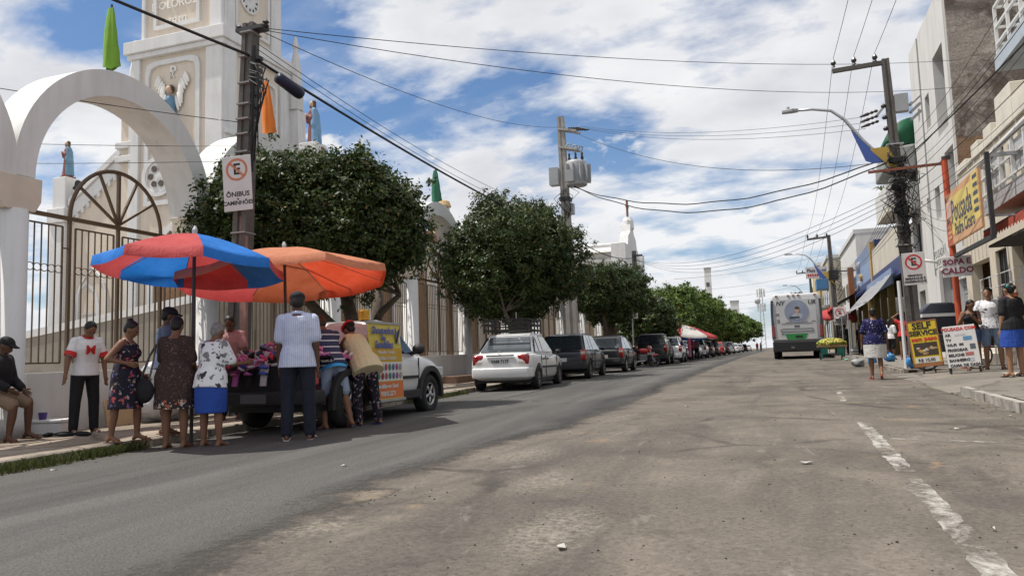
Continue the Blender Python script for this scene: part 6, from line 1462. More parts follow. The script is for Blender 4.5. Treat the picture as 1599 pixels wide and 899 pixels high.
# ------------------------------------------------------------------ umbrellas
def umbrella(label, base, apex, rad, drop, cols, n=8, tilt=(0, 0), rot=0., val=.0, pole_m=None, name='market_umbrella', under=None):
    t = thing(name, label, 'umbrella', base)
    ap = Vector(apex)-Vector(base)
    obj('pole', MB().tube([(0, 0, 0), ap+Vector((0, 0, .04))], .021, 8), pole_m or M_dkst, t)
    Tm = Matrix.Translation(ap) @ Euler((R(tilt[0]), R(tilt[1]), rot)).to_matrix().to_4x4()
    for k in range(n):
        a0, a1 = 2*math.pi*k/n, 2*math.pi*(k+1)/n; b = MB(); m_ = 6; q = 6
        vs = []
        for i in range(m_+1):
            f = i/m_; r_ = rad*f; zz = -drop*(f**1.35)
            for j in range(q+1):
                g = j/q; a = a0+(a1-a0)*g; chord = math.cos((a1-a0)/2)/math.cos(a-(a0+a1)/2); rr = r_*(chord*.985)
                sag = -.10*rad*f*f*math.sin(math.pi*g)*.45
                vs.append(Tm @ Vector((rr*math.cos(a), rr*math.sin(a), zz+sag*(1 if i < m_ else .6))))
        fs = [(i*(q+1)+j, i*(q+1)+j+1, (i+1)*(q+1)+j+1, (i+1)*(q+1)+j) for i in range(m_) for j in range(q)]
        if val:
            o_ = len(vs)
            for j in range(q+1):
                p = Vector(vs[m_*(q+1)+j]); vs.append(p+Vector((0, 0, -val))+(p-ap).normalized()*.02)
            fs += [(m_*(q+1)+j, m_*(q+1)+j+1, o_+j+1, o_+j) for j in range(q)]
        b.add(vs, fs); obj('canopy_panel', b, cols[k % len(cols)], t, smooth=True)
        rb = MB(); rb.tube([Tm @ Vector((0, 0, -.03)), Tm @ Vector((rad*.5*math.cos(a0), rad*.5*math.sin(a0), -drop*.42-.02)), Tm @ Vector((rad*.97*math.cos(a0), rad*.97*math.sin(a0), -drop*.98-.015))], .007, 4); obj('rib', rb, M_steel, t)
    obj('finial', MB().lathe([(.03, 0), (.035, .05), (.015, .1)], 8).xf(Tm), M_steel, t); return t
def fabric(name, col, trans=.35):
    mt, t, b = pbsdf(name); co = objco(t); n = t.noise(co, 3, 6, .65)
    c = t.mix(t.step(n, .3, .7), c4([q*.82 for q in col]), c4([min(1, q*1.05+.025) for q in col])); folds(t, b, co, .4); t.l.new(c, b.inputs['Base Color']); b.inputs['Roughness'].default_value = .7; spec(b, .2)
    tr = t.new('ShaderNodeBsdfTranslucent'); t.l.new(c, tr.inputs[0]); mx = t.new('ShaderNodeMixShader'); mx.inputs[0].default_value = trans
    t.l.new(b.outputs[0], mx.inputs[1]); t.l.new(tr.outputs[0], mx.inputs[2]); t.l.new(mx.outputs[0], mt.node_tree.nodes['Material Output'].inputs[0]); return mt
F_red = fabric('umbrella_red', (.55, .075, .075)); F_blue = fabric('umbrella_blue', (.02, .20, .66)); F_or = fabric('umbrella_orange', (.66, .075, .025), .5); F_or_shade = fabric('umbrella_orange_shaded', (.42, .10, .04), .4); F_or_lit = fabric('umbrella_orange_sunlit', (.68, .27, .15), .4); F_w = fabric('umbrella_white', (.62, .60, .56), .3)  # peach and brown tones: sunlit and shaded orange cloth, painted into the colour
umbrella('big red and blue market umbrella tilted over the customers at left', at(-6.74, 7.6), (-6.72, 7.61, 2.60), 1.10, .38, [F_red, F_blue], 8, (0, -5), R(-88), 0.11)
umbrella('wide orange market umbrella over the pickup bed', at(-6.62, 9.35, .55), (-6.6, 9.27, 2.62), 1.50, .40, [F_or, F_or, F_or_shade, F_red, F_red, F_or_lit, F_or_lit, F_or_lit], 8, (-4, -4), R(10), 0.10)  # near panels have sun-washed orange painted in, one far panel painted shade
umbrella('far red white and grey market umbrella past the white hatchback', at(-5.9, 51.8), (-5.9, 51.8, 2.95), 2.3, .75, [F_w, F_red, F_w, F_red], 8, (0, 3), R(5), .12)
umbrella('far blue market umbrella under the red and white one', at(-6.4, 53.6), (-6.4, 53.6, 2.5), 1.9, .4, [F_blue], 8, (0, 0), 0., .12)
st = thing('market_stall', 'far stall table hung with goods beneath the red and white umbrella', 'stall', at(-6.3, 52.2))
obj('table_top', MB().b2((-.8, -1.2, .8), (.8, 1.2, .86)), mat('stall_wood', (.16, .10, .06), .8), st)
for i in (-1, 1):
    for j in (-1, 1): obj('leg', MB().bar((i*.7, j*1.1, .8), (i*.7, j*1.1, 0), .06), M_dkst, st)
for k in range(8): obj('hanging_cloth', MB().b2((.82, -1.2+.3*k, .25+.05*(k % 3)), (.86, -.95+.3*k, 1.5)), pm_[(k*3) % len(pm_)], st)
# ------------------------------------------------------------------ red motorbike
mb = thing('motorbike', 'red motorbike parked nose to the street between black cars', 'motorbike', at(-6.25, 37.4), R(-62))
def mwheel(y):
    w = obj('wheel', MB().tube([(0, y+.27*math.cos(a), .29+.27*math.sin(a)) for a in np.linspace(0, 2*math.pi, 25)], .045, 8, False), M_tyre, mb, smooth=True)
    b = MB()
    for k in range(10): a = 2*math.pi*k/10; b.bar((0, y, .29), (0, y+.25*math.cos(a), .29+.25*math.sin(a)), .008)
    b.tube([(0, y+.235*math.cos(a), .29+.235*math.sin(a)) for a in np.linspace(0, 2*math.pi, 21)], .014, 5, False); b.lathe([(.05, -.04), (.05, .04)], 10, (0, y, .29)); obj('rim', b, M_steel, w)
mwheel(.62); mwheel(-.62)
M_mr = paint('bike_red', (.50, .015, .015))
obj('fuel_tank', MB().caps((0, .22, .78), (0, -.06, .80), .13, .11), M_mr, mb, mods=[('REMESH', .02)]); b = MB(); b.caps((0, -.15, .78), (0, -.68, .84), .09, .07); obj('seat', b, M_blk, mb, mods=[('REMESH', .02)])
b = MB(); b.caps((0, -.35, .68), (0, -.8, .78), .09, .06); obj('tail_cowl', b, M_mr, mb, mods=[('REMESH', .02)]); b = MB(); b.caps((.0, .5, .55), (0, .78, .58), .06, .05); b.caps((0, .36, .95), (0, .42, .78), .1, .09); obj('front_cowl', b, M_mr, mb, mods=[('REMESH', .02)])
b = MB(); b.tube([(.07, .30, .98), (.07, .62, .29)], .022, 6); b.tube([(-.07, .30, .98), (-.07, .62, .29)], .022, 6); obj('fork', b, M_steel, mb); b = MB(); b.tube([(-.36, .18, 1.03), (-.15, .28, 1.02), (.15, .28, 1.02), (.36, .18, 1.03)], .016, 6); obj('handlebar', b, M_dkst, mb)
b = MB(); b.b2((-.12, -.15, .28), (.12, .25, .62)); obj('engine', b, M_hub, mb, mods=[('BEVEL', .05)]); obj('exhaust', MB().tube([(.12, .1, .3), (.15, -.3, .27), (.16, -.75, .36)], .035, 8), M_steel, mb); obj('headlamp', MB().sphere((0, .46, .92), (.09, .06, .09)), M_hl, mb, smooth=True)
for sg_ in (-1, 1): obj('mirror', MB().sphere((sg_*.3, .24, 1.16), (.05, .012, .035)), M_plast, mb, smooth=True)
# ------------------------------------------------------------------ bus
bus = thing('bus', 'white coach seen from behind with portrait disc and green strip', 'bus', (1.02, 42.9, gz(1, 43)), R(-1))
BW, BL, BH = 1.26, 12.5, 3.42
b = MB(); b.prism([(-BW, .95), (BW, .95), (BW, 2.9), (BW*.97, 3.2), (BW*.86, BH), (-BW*.86, BH), (-BW*.97, 3.2), (-BW, 2.9)], 0, BL, 'XZ'); M_bus = paint('bus_white', (.52, .525, .53), .3)
obj('body', b, M_bus, bus, mods=[('BEVEL', .10, 3)], smooth='auto')
b = MB(); b.b2((-BW+.01, -.04, .38), (BW-.01, BL-.1, .955)); obj('lower_skirt', b, M_plast, bus, mods=[('BEVEL', .06, 2)])
for s in (-1, 1):
    b = MB(); b.b2((s*(BW-.02), .6, 1.75), (s*(BW+.015), BL-.5, 2.85)); obj('side_window', b, M_glass, bus)
    b = MB(); b.prism([(s*(BW+.005), 1.1), (s*(BW-.17), 1.1), (s*(BW-.10), 2.2), (s*(BW-.13), 3.1), (s*(BW-.02), 3.1), (s*(BW+.005), 2.6)], -.045, .12, 'XZ'); obj('corner_panel', b, mat('bus_dark_corner', (.03, .035, .05), .3, .1, coat=.3), bus)
    b = MB(); b.b2((s*(BW-.15), -.055, 1.15), (s*(BW-.02), .0, 1.75)); obj('tail_light', b, M_taill, bus, mods=[('BEVEL', .02)])
    for y in (1.6, 3.0, BL-2.2): wheel(bus, s*(BW-.16), y, .48, .3, M_hub, s, 6)
for x in (-.95, -.35, -.1, .15, .95): obj('marker_lamp', MB().b2((x-.06, -.03, 3.30), (x+.06, .02, 3.36)), M_taill, bus)
b = MB(); b.b2((-BW*.78, -.012, 1.02), (BW*.78, .02, 3.15)); obj('rear_panel', b, M_bus, bus, mods=[('BEVEL', .02)])
M_disc = mat('portrait_blue_grey', (.26, .29, .38), .4, .1, 3)
b = MB(); b.lathe([(.60, 0), (.60, .012), (0, .014)], 36).xf(Matrix.Translation((.02, -.014, 2.48)) @ Matrix.Rotation(R(90), 4, 'X')); dsc = obj('portrait_disc', b, M_disc, bus)
def disc_part(nm, pts, y, mt): obj(nm, MB().sphere((pts[0], y, pts[1]), (pts[2], .004, pts[3]), 14, 8), mt, dsc)
disc_part('portrait_shoulders', (.05, 2.22, .27, .17), -.030, mat('portrait_shirt', (.40, .42, .50), .5)); disc_part('portrait_neck', (.05, 2.38, .06, .1), -.032, M_skin0); disc_part('portrait_face', (.05, 2.55, .105, .15), -.035, M_skin0); disc_part('portrait_hair', (.05, 2.66, .12, .075), -.038, M_hairs)
b = MB(); b.b2((-.35, -.036, 2.12), (.15, -.03, 2.22)); obj('portrait_caption', b, mat('caption_dark', (.05, .07, .08), .5), dsc)
text('NY', .30, M_signb, bus, (-.78, -.016, 2.93), FACE_S, shear=.2, bold=.006); text('UR', .30, M_signb, bus, (.78, -.016, 2.93), FACE_S, shear=.2, bold=.006); text('044', .17, M_signb, bus, (0, -.016, 1.70), FACE_S, bold=.006)
b = MB(); b.prism([(-.5, 1.02), (.38, 1.02), (.52, 1.32), (-.62, 1.32)], -.022, .0, 'XZ'); obj('green_strip', b, mat('bus_green', (.03, .24, .06), .4), bus); obj('plate', MB().b2((-.1, -.03, 1.12), (.25, -.02, 1.22)), M_signb, bus)
b = MB(); q_ = [(-.75, 1.42), (.75, 1.42), (.82, 1.5), (.75, 1.58), (-.75, 1.58), (-.82, 1.5)]
b.tube([(u, -.018, v) for u, v in q_+[q_[0]]], .014, 4, False); obj('vent_outline', b, M_signb, bus)
for k, (x, z, w, h_) in enumerate(((-.93, 2.35, .18, .12), (-.9, 2.0, .14, .2), (0, 1.86, 1.5, .035), (0, 1.93, 1.1, .03), (.82, 1.95, .2, .04), (-.72, 1.32, .14, .1))): obj('small_decal', MB().b2((x-w/2, -.02, z-h_/2), (x+w/2, -.012, z+h_/2)), mat('decal_grey', (.22, .22, .22), .5), bus)
b = MB(); b.b2((-.35, -.06, .55), (-.18, -.03, .67)); obj('number_plate', b, mat('plate_dark', (.12, .12, .12), .5), bus)
# ------------------------------------------------------------------ fruit cart
fc = thing('fruit_cart', 'green legged handcart heaped with yellow green fruit beside the bus', 'cart', at(2.35, 38.4), 0)
M_cartg = mat('cart_green', (.02, .16, .12), .6, .15); M_cartw = mat('cart_wood', (.22, .13, .07), .8, .15)
obj('tray', MB().b2((-.62, -.5, .58), (.62, .5, .68)), M_cartw, fc)
for i in (-1, 1):
    for j in (-1, 1): obj('leg', MB().bar((i*.45, j*.4, .58), (i*.45, j*.4, 0.05), .08), M_cartg, fc)
    obj('wheel', MB().lathe([(.16, -.03), (.18, 0), (.16, .03)], 14).xf(Matrix.Translation((i*.5, 0, .17)) @ Matrix.Rotation(R(90), 4, 'Y')), M_tyre, fc)
obj('side_panel', MB().b2((-.45, -.45, .25), (-.2, -.42, .58)), M_cartg, fc); obj('side_panel', MB().b2((.2, -.45, .25), (.45, -.42, .58)), M_cartg, fc)
fr_me = []
for k, c_ in enumerate([(.42, .36, .05), (.30, .34, .05), (.16, .26, .04), (.50, .40, .10), (.45, .22, .05)]): fr_me.append(MB().sphere((0, 0, 0), (.075, .06, .06), 8, 6).mesh('fruit', mat('fruit%d' % k, c_, .45, .15, 12), True))
rng = np.random.RandomState(4); hp_ = MB(); hp_.sphere((0, 0, .70), (.58, .46, .22), 14, 6)
obj('fruit_bed', hp_, mat('fruit_bed', (.26, .27, .05), .6, .3, 20), fc, smooth=True)
FN = ['yellow', 'yellow green', 'green', 'pale yellow', 'orange yellow']
for k in range(150):
    a = rng.uniform(0, 6.28); f = math.sqrt(rng.rand()); x, y = .60*f*math.cos(a), .48*f*math.sin(a); z = .70+.24*math.sqrt(max(0, 1-f*f*.95))
    ci = rng.randint(5); o = obj('fruit', fr_me[ci], None, None); o.location = (2.35+x, 38.4+y, gz(2.3, 38.4)+z); o.rotation_euler = (rng.uniform(0, 3), rng.uniform(0, 3), 0)
    tag(o, FN[ci]+' fruit lying in the heap on the handcart', 'fruit', FN[ci]+' fruit heaped on the handcart')
# ------------------------------------------------------------------ right side buildings
M_wb = mat('white_render', (.58, .57, .55), .9, .05, 1.0, dirt=.4, dirtcol=(.30, .28, .25), streak=True, bump=.08)
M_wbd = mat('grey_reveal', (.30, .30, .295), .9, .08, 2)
M_bg = mat('cream_render', (.56, .50, .40), .88, .05, 1.2, dirt=.3, dirtcol=(.32, .27, .20), streak=True, bump=.06)
M_bgl = mat('cream_trim', (.62, .58, .50), .88, .05, 2, dirt=.25)
M_rail = mat('white_railing', (.62, .62, .61), .6, .05, 3); M_shut = mat('roller_shutter', (.36, .37, .38), .5, .08, 3, metal=.4)
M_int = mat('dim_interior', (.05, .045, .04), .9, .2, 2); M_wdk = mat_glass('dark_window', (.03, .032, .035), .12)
def rough_wall():
    mt, t, b = pbsdf('unrendered_block_wall'); co = objco(t)
    n = t.noise(t.mapv(co, (.55, 1, 1.5)), .55, 7, .62, .5); n2 = t.noise(t.mapv(co, (1, 1, 1.0), (5, 5, 5)), 1.3, 7, .68, .8); fine = t.noise(co, 14, 7, .72)
    z = t.sep(co)[2]
    c = t.mix(t.step(n, .42, .56), (.13, .11, .098, 1), (.30, .265, .235, 1))
    c = t.mix(t.math('MULTIPLY', t.step(n2, .50, .60), .8), c, (.40, .365, .33, 1))
    c = t.mix(t.math('MULTIPLY', t.step(t.noise(t.mapv(co, (1, 1, 1), (2, 9, 1)), .7, 5, .6, .6), .53, .60), .8), c, (.10, .075, .062, 1))
    lowm = t.ramp(t.math('ADD', z, t.math('MULTIPLY', n2, .5)), [(0, 1.), (1, 1.)])
    low = t.math('LESS_THAN', t.math('ADD', z, t.math('MULTIPLY', t.math('SUBTRACT', n2, .5), .25)), 7.35)
    c = t.mix(low, c, t.mix(t.step(n, .35, .65), (.20, .13, .085, 1), (.27, .18, .12, 1)))
    br = t.new('ShaderNodeTexBrick'); t.inp(br, 'Vector', t.mapv(t.comb(t.sep(co)[0], z, 0.0), (1, 1, 1))); br.inputs['Scale'].default_value = 1.0; br.inputs['Brick Width'].default_value = .42; br.inputs['Row Height'].default_value = .21; br.inputs['Mortar Size'].default_value = .012; br.inputs['Mortar Smooth'].default_value = .4
    c = t.mix(t.math('MULTIPLY', br.outputs['Fac'], .25), c, (.08, .07, .06, 1))
    c = t.mix(.55, c, t.ramp(fine, [(.3, .25), (.7, .75)]), 'OVERLAY')
    t.l.new(c, b.inputs['Base Color']); b.inputs['Roughness'].default_value = .95; spec(b, .15)
    bn = t.new('ShaderNodeBump'); bn.inputs['Strength'].default_value = .9; bn.inputs['Distance'].default_value = .06
    t.l.new(t.math('ADD', fine, t.math('MULTIPLY', t.step(n2, .5, .6), .9)), bn.inputs['Height']); t.l.new(bn.outputs[0], b.inputs['Normal']); return mt
M_rough = rough_wall()
FXR = 5.6
def wall_openings(name, parent, x, y0, y1, z0, z1, holes, th, mt):
    """wall in plane x (outer face) running along y with rectangular holes (ya,yb,za,zb); built as cells"""
    ys = sorted({y0, y1} | {h[0] for h in holes} | {h[1] for h in holes}); zs = sorted({z0, z1} | {h[2] for h in holes} | {h[3] for h in holes})
    b = MB(); solid = {}
    for i in range(len(ys)-1):
        for j in range(len(zs)-1):
            cy, cz = (ys[i]+ys[i+1])/2, (zs[j]+zs[j+1])/2
            solid[i, j] = not any(h[0] < cy < h[1] and h[2] < cz < h[3] for h in holes)
    for (i, j), s in solid.items():
        if not s: continue
        a, c, d, e = ys[i], ys[i+1], zs[j], zs[j+1]
        b.quad((x, a, d), (x, c, d), (x, c, e), (x, a, e)); b.quad((x+th, a, d), (x+th, a, e), (x+th, c, e), (x+th, c, d))
        for (di, dj, q) in ((-1, 0, [(x, a, d), (x, a, e), (x+th, a, e), (x+th, a, d)]), (1, 0, [(x, c, d), (x+th, c, d), (x+th, c, e), (x, c, e)]), (0, -1, [(x, a, d), (x+th, a, d), (x+th, c, d), (x, c, d)]), (0, 1, [(x, a, e), (x, c, e), (x+th, c, e), (x+th, a, e)])):
            if not solid.get((i+di, j+dj), False): b.quad(*q)
    return obj(name, b, mt, parent, fix=False)
def window(parent, y0, y1, z0, z1, x, n=2, bars=0, mt=None):
    w = obj('window', MB().b2((x, y0, z0), (x+.05, y1, z1)), mt or M_wdk, parent)
    b = MB()
    for k in range(n+1): yy = y0+(y1-y0)*k/n; b.b2((x-.03, yy-.025, z0), (x-.002, yy+.025, z1))
    for zz in (z0+.02, z1-.02): b.b2((x-.028, y0, zz-.025), (x-.001, y1, zz+.025))
    obj('frame', b, M_rail if not bars else M_dkst, w)
    for k in range(bars): yy = y0+(y1-y0)*(k+.5)/bars; obj('bar', MB().bar((x-.06, yy, z0), (x-.06, yy, z1), .02), M_dkst, w)
    return w
# tall white building with the unrendered side wall
g27 = gz(5, 27)+WK
wbld = thing('white_building', 'tall white rendered building with a raw block side wall', 'building', (0, 0, 0))
holes = [(30.0, 30.75, 8.75, 9.95), (27.35, 28.95, 8.0, 10.75), (27.0, 28.3, 5.85, 7.3), (29.5, 30.35, 5.38, 6.5), (31.85, 32.2, 9.45, 9.95), (31.5, 31.9, 5.9, 6.45), (28.35, 30.6, g27, 3.6), (26.75, 27.9, g27, 3.05)]
wall_openings('facade', wbld, FXR, 26.6, 33.2, g27-.3, 12.5, holes, .42, M_wb)
obj('side_wall', MB().b2((FXR+.02, 26.56, g27-.3), (17, 26.62, 12.3)), M_rough, wbld)
b = MB(); b.b2((FXR+.425, 26.65, 12.2), (17, 33.2, 12.3)); b.b2((FXR+.42, 33.0, 0), (17, 33.2, 12.3)); b.b2((16.6, 26.63, 0), (17, 33, 12.2)); obj('shell', b, M_wb, wbld)
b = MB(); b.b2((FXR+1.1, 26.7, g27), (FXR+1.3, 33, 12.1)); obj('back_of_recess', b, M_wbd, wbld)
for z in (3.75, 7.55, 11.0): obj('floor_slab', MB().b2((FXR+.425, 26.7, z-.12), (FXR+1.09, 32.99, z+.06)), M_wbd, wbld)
for h in (holes[0], holes[3], holes[4], holes[5]): window(wbld, h[0], h[1], h[2], h[3], FXR+.2, 2 if h[1]-h[0] > .5 else 1)
obj('door', MB().b2((FXR+.3, 28.36, g27), (FXR+.34, 30.59, 3.59)), mat('grey_door', (.24, .245, .25), .5, .06, 2), wbld)
for y in (28.3, 30.55): obj('door_jamb', MB().b2((FXR-.05, y-.02, g27), (FXR+.06, y+.12, 3.75)), M_wb, wbld)
for k in range(22): obj('shutter_slat', MB().b2((FXR+.14+(.012 if k % 2 else 0), 26.76, g27+.115*k), (FXR+.19, 27.89, g27+.115*k+.10)), M_shut, wbld)
b = MB(); b.bar((FXR-.02, 31.25, 3.5), (FXR-.02, 31.25, 12.4), .05); obj('downpipe', b, M_wbd, wbld); b = MB(); b.bar((FXR-.025, 26.66, 4.0), (FXR-.025, 26.66, 12.4), .05); obj('corner_bead', b, M_wb, wbld)
pn = obj('painted_name', MB().b2((FXR-.02, 29.3, 3.75), (FXR-.005, 31.4, 4.45)), M_wb, wbld); text('POUSADA', .40, M_signb, pn, (FXR-.022, 30.35, 4.2), FACE_W, ex=.001); text('PEDRO', .30, M_signb, pn, (FXR-.022, 30.35, 3.9), FACE_W, ex=.001)
b = MB(); b.tube([(FXR, 30.9, 3.95), (FXR-.45, 30.8, 4.05)], .05, 8); obj('wall_lamp', b, M_rail, wbld, smooth=True)
# cream building with balcony
cb = thing('cream_building', 'cream two storey guesthouse with white railed balcony and stepped parapet', 'building', (0, 0, 0))
g20 = gz(5, 20)+WK
hol = [(23.8, 25.95, g20, 3.32), (22.15, 23.2, g20+.85, 3.38), (19.6, 21.7, g20, 3.36), (16.6, 18.9, g20, 3.2), (13.4, 15.8, g20, 3.2), (21.6, 23.6, 4.3, 6.0), (18.4, 20.4, 4.3, 6.0), (15.2, 17.2, 4.3, 6.0)]
wall_openings('facade', cb, FXR-.03, 11.5, 26.55, g20-.3, 6.15, hol, .3, M_bg)
obj('back_wall', MB().b2((FXR+1.6, 11.5, g20-.3), (FXR+1.8, 26.5, 6.1)), M_bg, cb)
b = MB(); b.b2((FXR+.275, 11.5, 6.0), (16, 26.5, 6.12)); obj('roof_slab', b, M_bg, cb)
b = MB(); b.b2((FXR+.275, 11.5, 3.75), (FXR+1.59, 26.5, 3.9)); obj('floor_slab', b, M_bgl, cb)
obj('end_wall', MB().b2((FXR+.275, 11.3, 0), (16, 11.5, 6.1)), M_bg, cb)
# stepped parapet blocks
for k, (y0, y1, h) in enumerate(((25.3, 26.5, .25), (24.6, 25.25, .12), (23.8, 24.55, .42), (23.2, 23.75, .2), (22.4, 23.15, .5), (21.9, 22.35, .25), (20.5, 21.85, .95), (19.2, 20.45, .55), (17.5, 19.1, .9), (14, 17.4, .6))):
    obj('parapet_block', MB().b2((FXR-.08, y0, 6.152), (FXR+.25, y1, 6.15+h)), M_bgl, cb, mods=[('BEVEL', .02)])
for y in np.arange(24.0, 26.5, .42): obj('fluted_strip', MB().b2((FXR-.05, y, 3.4), (FXR-.032, y+.05, 4.25)), M_bgl, cb)
window(cb, 22.15, 23.2, g20+.85, 3.38, FXR+.1, 2, 5); window(cb, 23.8, 24.6, g20, 3.2, FXR+.2, 1, 4); window(cb, 19.6, 21.7, g20, 3.3, FXR+.25, 3, 8); window(cb, 16.6, 18.9, g20, 3.2, FXR+.25, 3)
for h in hol[5:]: window(cb, h[0], h[1], h[2], h[3], FXR+.12, 2)
# balcony
b = MB(); b.b2((4.55, 12, 3.86), (FXR-.032, 19.9, 4.02)); obj('balcony_floor', b, M_bgl, cb)
tl = mat('grey_tile', (.40, .40, .41), .4, .08, 9)
for k in range(36):
    for r_ in range(2): obj('tile', MB().b2((4.532, 12.02+.219*k, 3.80+.165*r_), (4.549, 12.02+.219*k+.207, 3.80+.165*r_+.155)), tl, cb)
rl = obj('balcony_rail', MB().bar((4.6, 12, 5.05), (4.6, 19.85, 5.05), .06), M_rail, cb)
for z in (4.28, 4.66): obj('rail', MB().bar((4.6, 12, z), (4.6, 19.85, z), .04), M_rail, rl)
for y in np.arange(12.2, 19.9, .85): obj('baluster', MB().bar((4.6, y, 4.02), (4.6, y, 5.03), .07), M_rail, rl)
for z in (4.28, 4.66, 5.05): obj('rail', MB().bar((4.6, 19.85, z), (FXR-.03, 19.85, z), .045), M_rail, rl)
for k in range(4): obj('balcony_panel', MB().b2((4.64, 12.4+1.9*k, 4.3), (4.66, 13.9+1.9*k, 4.95)), mat('frosted_panel', (.42, .43, .43), .3, .06), rl)
obj('tube_arm', MB().tube([(4.6, 18.7, 4.72), (4.3, 18.6, 4.75), (4.25, 14, 4.78)], .055, 8), M_rail, cb, smooth=True)
# upper balcony
b = MB(); b.b2((4.5, 10.5, 6.42), (FXR-.0, 17.5, 6.72)); obj('upper_balcony_floor', b, mat('pale_blue_slab', (.40, .45, .50), .8, .08, 2, dirt=.4), cb); obj('upper_storey', MB().b2((FXR+.002, 10.5, 6.2), (14, 17.3, 10.5)), M_bg, cb)
for z in (6.95, 7.3, 7.72): obj('upper_rail', MB().bar((4.55, 10.5, z), (4.55, 17.4, z), .05), M_rail, cb); obj('upper_rail', MB().bar((4.55, 17.4, z), (FXR, 17.4, z), .05), M_rail, cb)
for y in np.arange(11, 17.5, .8): obj('upper_baluster', MB().bar((4.55, y, 6.7), (4.55, y, 7.72), .055), M_rail, cb)
# awning under balcony
aw = thing('red_awning', 'faded red scalloped awning under the balcony at the right edge', 'awning', (0, 0, 0)); M_aw = fabric('awning_red', (.42, .085, .055), .25)
ys = np.linspace(13.5, 19.3, 30); b = MB(); b.strip([(FXR-.04, y, 3.74) for y in ys], [(4.45, y, 3.42+.012*math.sin(5*y)) for y in ys]); obj('canopy', b, M_aw, aw)
for k in range(29):
    y0, y1 = ys[k], ys[k+1]; b = MB(); b.add([(4.45, y0, 3.42), (4.45, y1, 3.42), (4.435, y1, 3.26), (4.43, (y0+y1)/2, 3.19), (4.435, y0, 3.26)], [(0, 1, 2, 3, 4)]); obj('scallop', b, M_aw, aw)
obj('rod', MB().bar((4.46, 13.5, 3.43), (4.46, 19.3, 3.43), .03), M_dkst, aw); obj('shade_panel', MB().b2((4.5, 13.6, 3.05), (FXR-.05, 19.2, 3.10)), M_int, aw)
for y in (19.0, 19.4, 19.75): tag(obj('drain_pipe', MB().tube([(FXR-.12, y, g20), (FXR-.12, y, 3.8)], .055, 8), M_bgl), ['nearest', 'middle', 'farthest'][[19.0, 19.4, 19.75].index(y)]+' of three cream pipes on the cream facade below the balcony', 'pipe', 'cream pipes on the facade')
# white security fence before the window
sf = thing('window_guard', 'thin white wire guard in front of the cream house entrance', 'grille', (5.0, 20.5, g20))
for k in range(7): obj('rail', MB().bar((0, -1.6, .5+.28*k), (0, 1.9, .5+.28*k), .02), M_rail, sf)
for k in range(5): obj('upright', MB().bar((0, -1.6+.875*k, 0), (0, -1.6+.875*k, 2.2), .025), M_rail, sf)
for k, c_ in enumerate([(.5, .12, .04), (.04, .25, .22), (.45, .06, .16), (.5, .5, .48)]): tag(obj('hung_garment', MB().b2((4.93, 19.2+.4*k, g20+1.1), (4.97, 19.5+.4*k, g20+1.65)), mat('garment%d' % k, c_, .8), mods=[('BEVEL', .015)]), ['orange', 'teal', 'rose', 'white'][k]+' garment hung on the wire guard by the cream house', 'garment')
for k in range(3): tag(obj('door_step', MB().b2((4.9+.25*k, 22.6, gz(5, 23)+WK+.13*k-.02), (FXR-.05, 26.2, gz(5, 24)+WK+.13*(k+1))), M_bgl, mods=[('BEVEL', .015)]), ['lowest', 'middle', 'top'][k]+' cream step before the cream house doorway', 'step')
# orange post with sign frame
op = thing('orange_post', 'tall orange steel post carrying the guesthouse sign frame', 'post', (4.05, 20.35, gz(4, 20)+WK)); M_op = mat('orange_paint', (.46, .075, .03), .5, .1, 4, dirt=.25)
obj('post', MB().tube([(0, 0, 0), (-.04, 0, 4.95)], .07, 12), M_op, op); obj('cap', MB().lathe([(.1, 4.95), (.1, 5.02), (0, 5.05)], 10), M_dkst, op); obj('arm', MB().bar((0, 0, 4.86), (-1.7, 0, 4.82), .06), mat('rusty_bar', (.22, .08, .05), .8, .2), op)
b = MB(); b.bar((0, -.1, 2.62), (0, -3.5, 2.60), .08); b.bar((0, -3.5, 2.56), (0, -3.5, 4.25), .08); obj('frame', b, M_dkst, op); b = MB(); b.bar((.0, -3.4, 4.2), (1.55, -3.4, 4.2), .07); b.bar((.0, -3.45, 3.0), (1.52, -3.45, 3.0), .04); obj('arm', b, M_grey, op)
ps = thing('guesthouse_sign', 'orange and yellow board reading Pousada Padre Cícero on the orange post', 'sign', (3.98, 18.86, 3.86))
M_psy = mat('sign_yellow', (.66, .52, .15), .55, .06, 2, dirt=.2); M_pso = mat('sign_orange', (.60, .33, .17), .55, .08, 2, dirt=.2); M_psr = mat('sign_rust', (.45, .12, .07), .6, .08); M_psl = mat('sign_slate_letters', (.07, .08, .11), .6)
obj('board', MB().b2((-.012, -1.62, -.60), (.03, 1.62, .60)), M_pso, ps)
obj('panel', MB().b2((-.017, -1.56, -.38), (-.013, 1.02, .46)), M_psy, ps); obj('panel', MB().b2((-.0175, -1.56, .1), (-.0135, -1.0, .58)), M_psy, ps); obj('panel', MB().b2((-.018, 1.05, -.59), (-.014, 1.6, -.05)), M_psr, ps); obj('panel', MB().b2((-.016, -1.60, -.58), (-.0125, 1.0, -.37)), mat('sign_peach', (.58, .34, .18), .55), ps); obj('panel', MB().b2((-.019, .75, .05), (-.015, 1.58, .42)), mat('sign_pinkish', (.55, .38, .30), .55), ps)
text('Pousada', .74, M_psl, ps, (-.02, .0, .10), FACE_W, xs=.80, bold=.008, ex=.002); text('Padre Cícero', .40, M_psl, ps, (-.02, -.2, -.32), FACE_W, xs=.86, bold=.005, ex=.002); text('São', .2, M_psl, ps, (-.02, 1.32, -.02), FACE_W, ex=.002)
for k in range(5): obj('small_print', MB().b2((-.021, -1.5, .45-.17*k), (-.018, -1.15, .53-.17*k)), M_psl, ps)
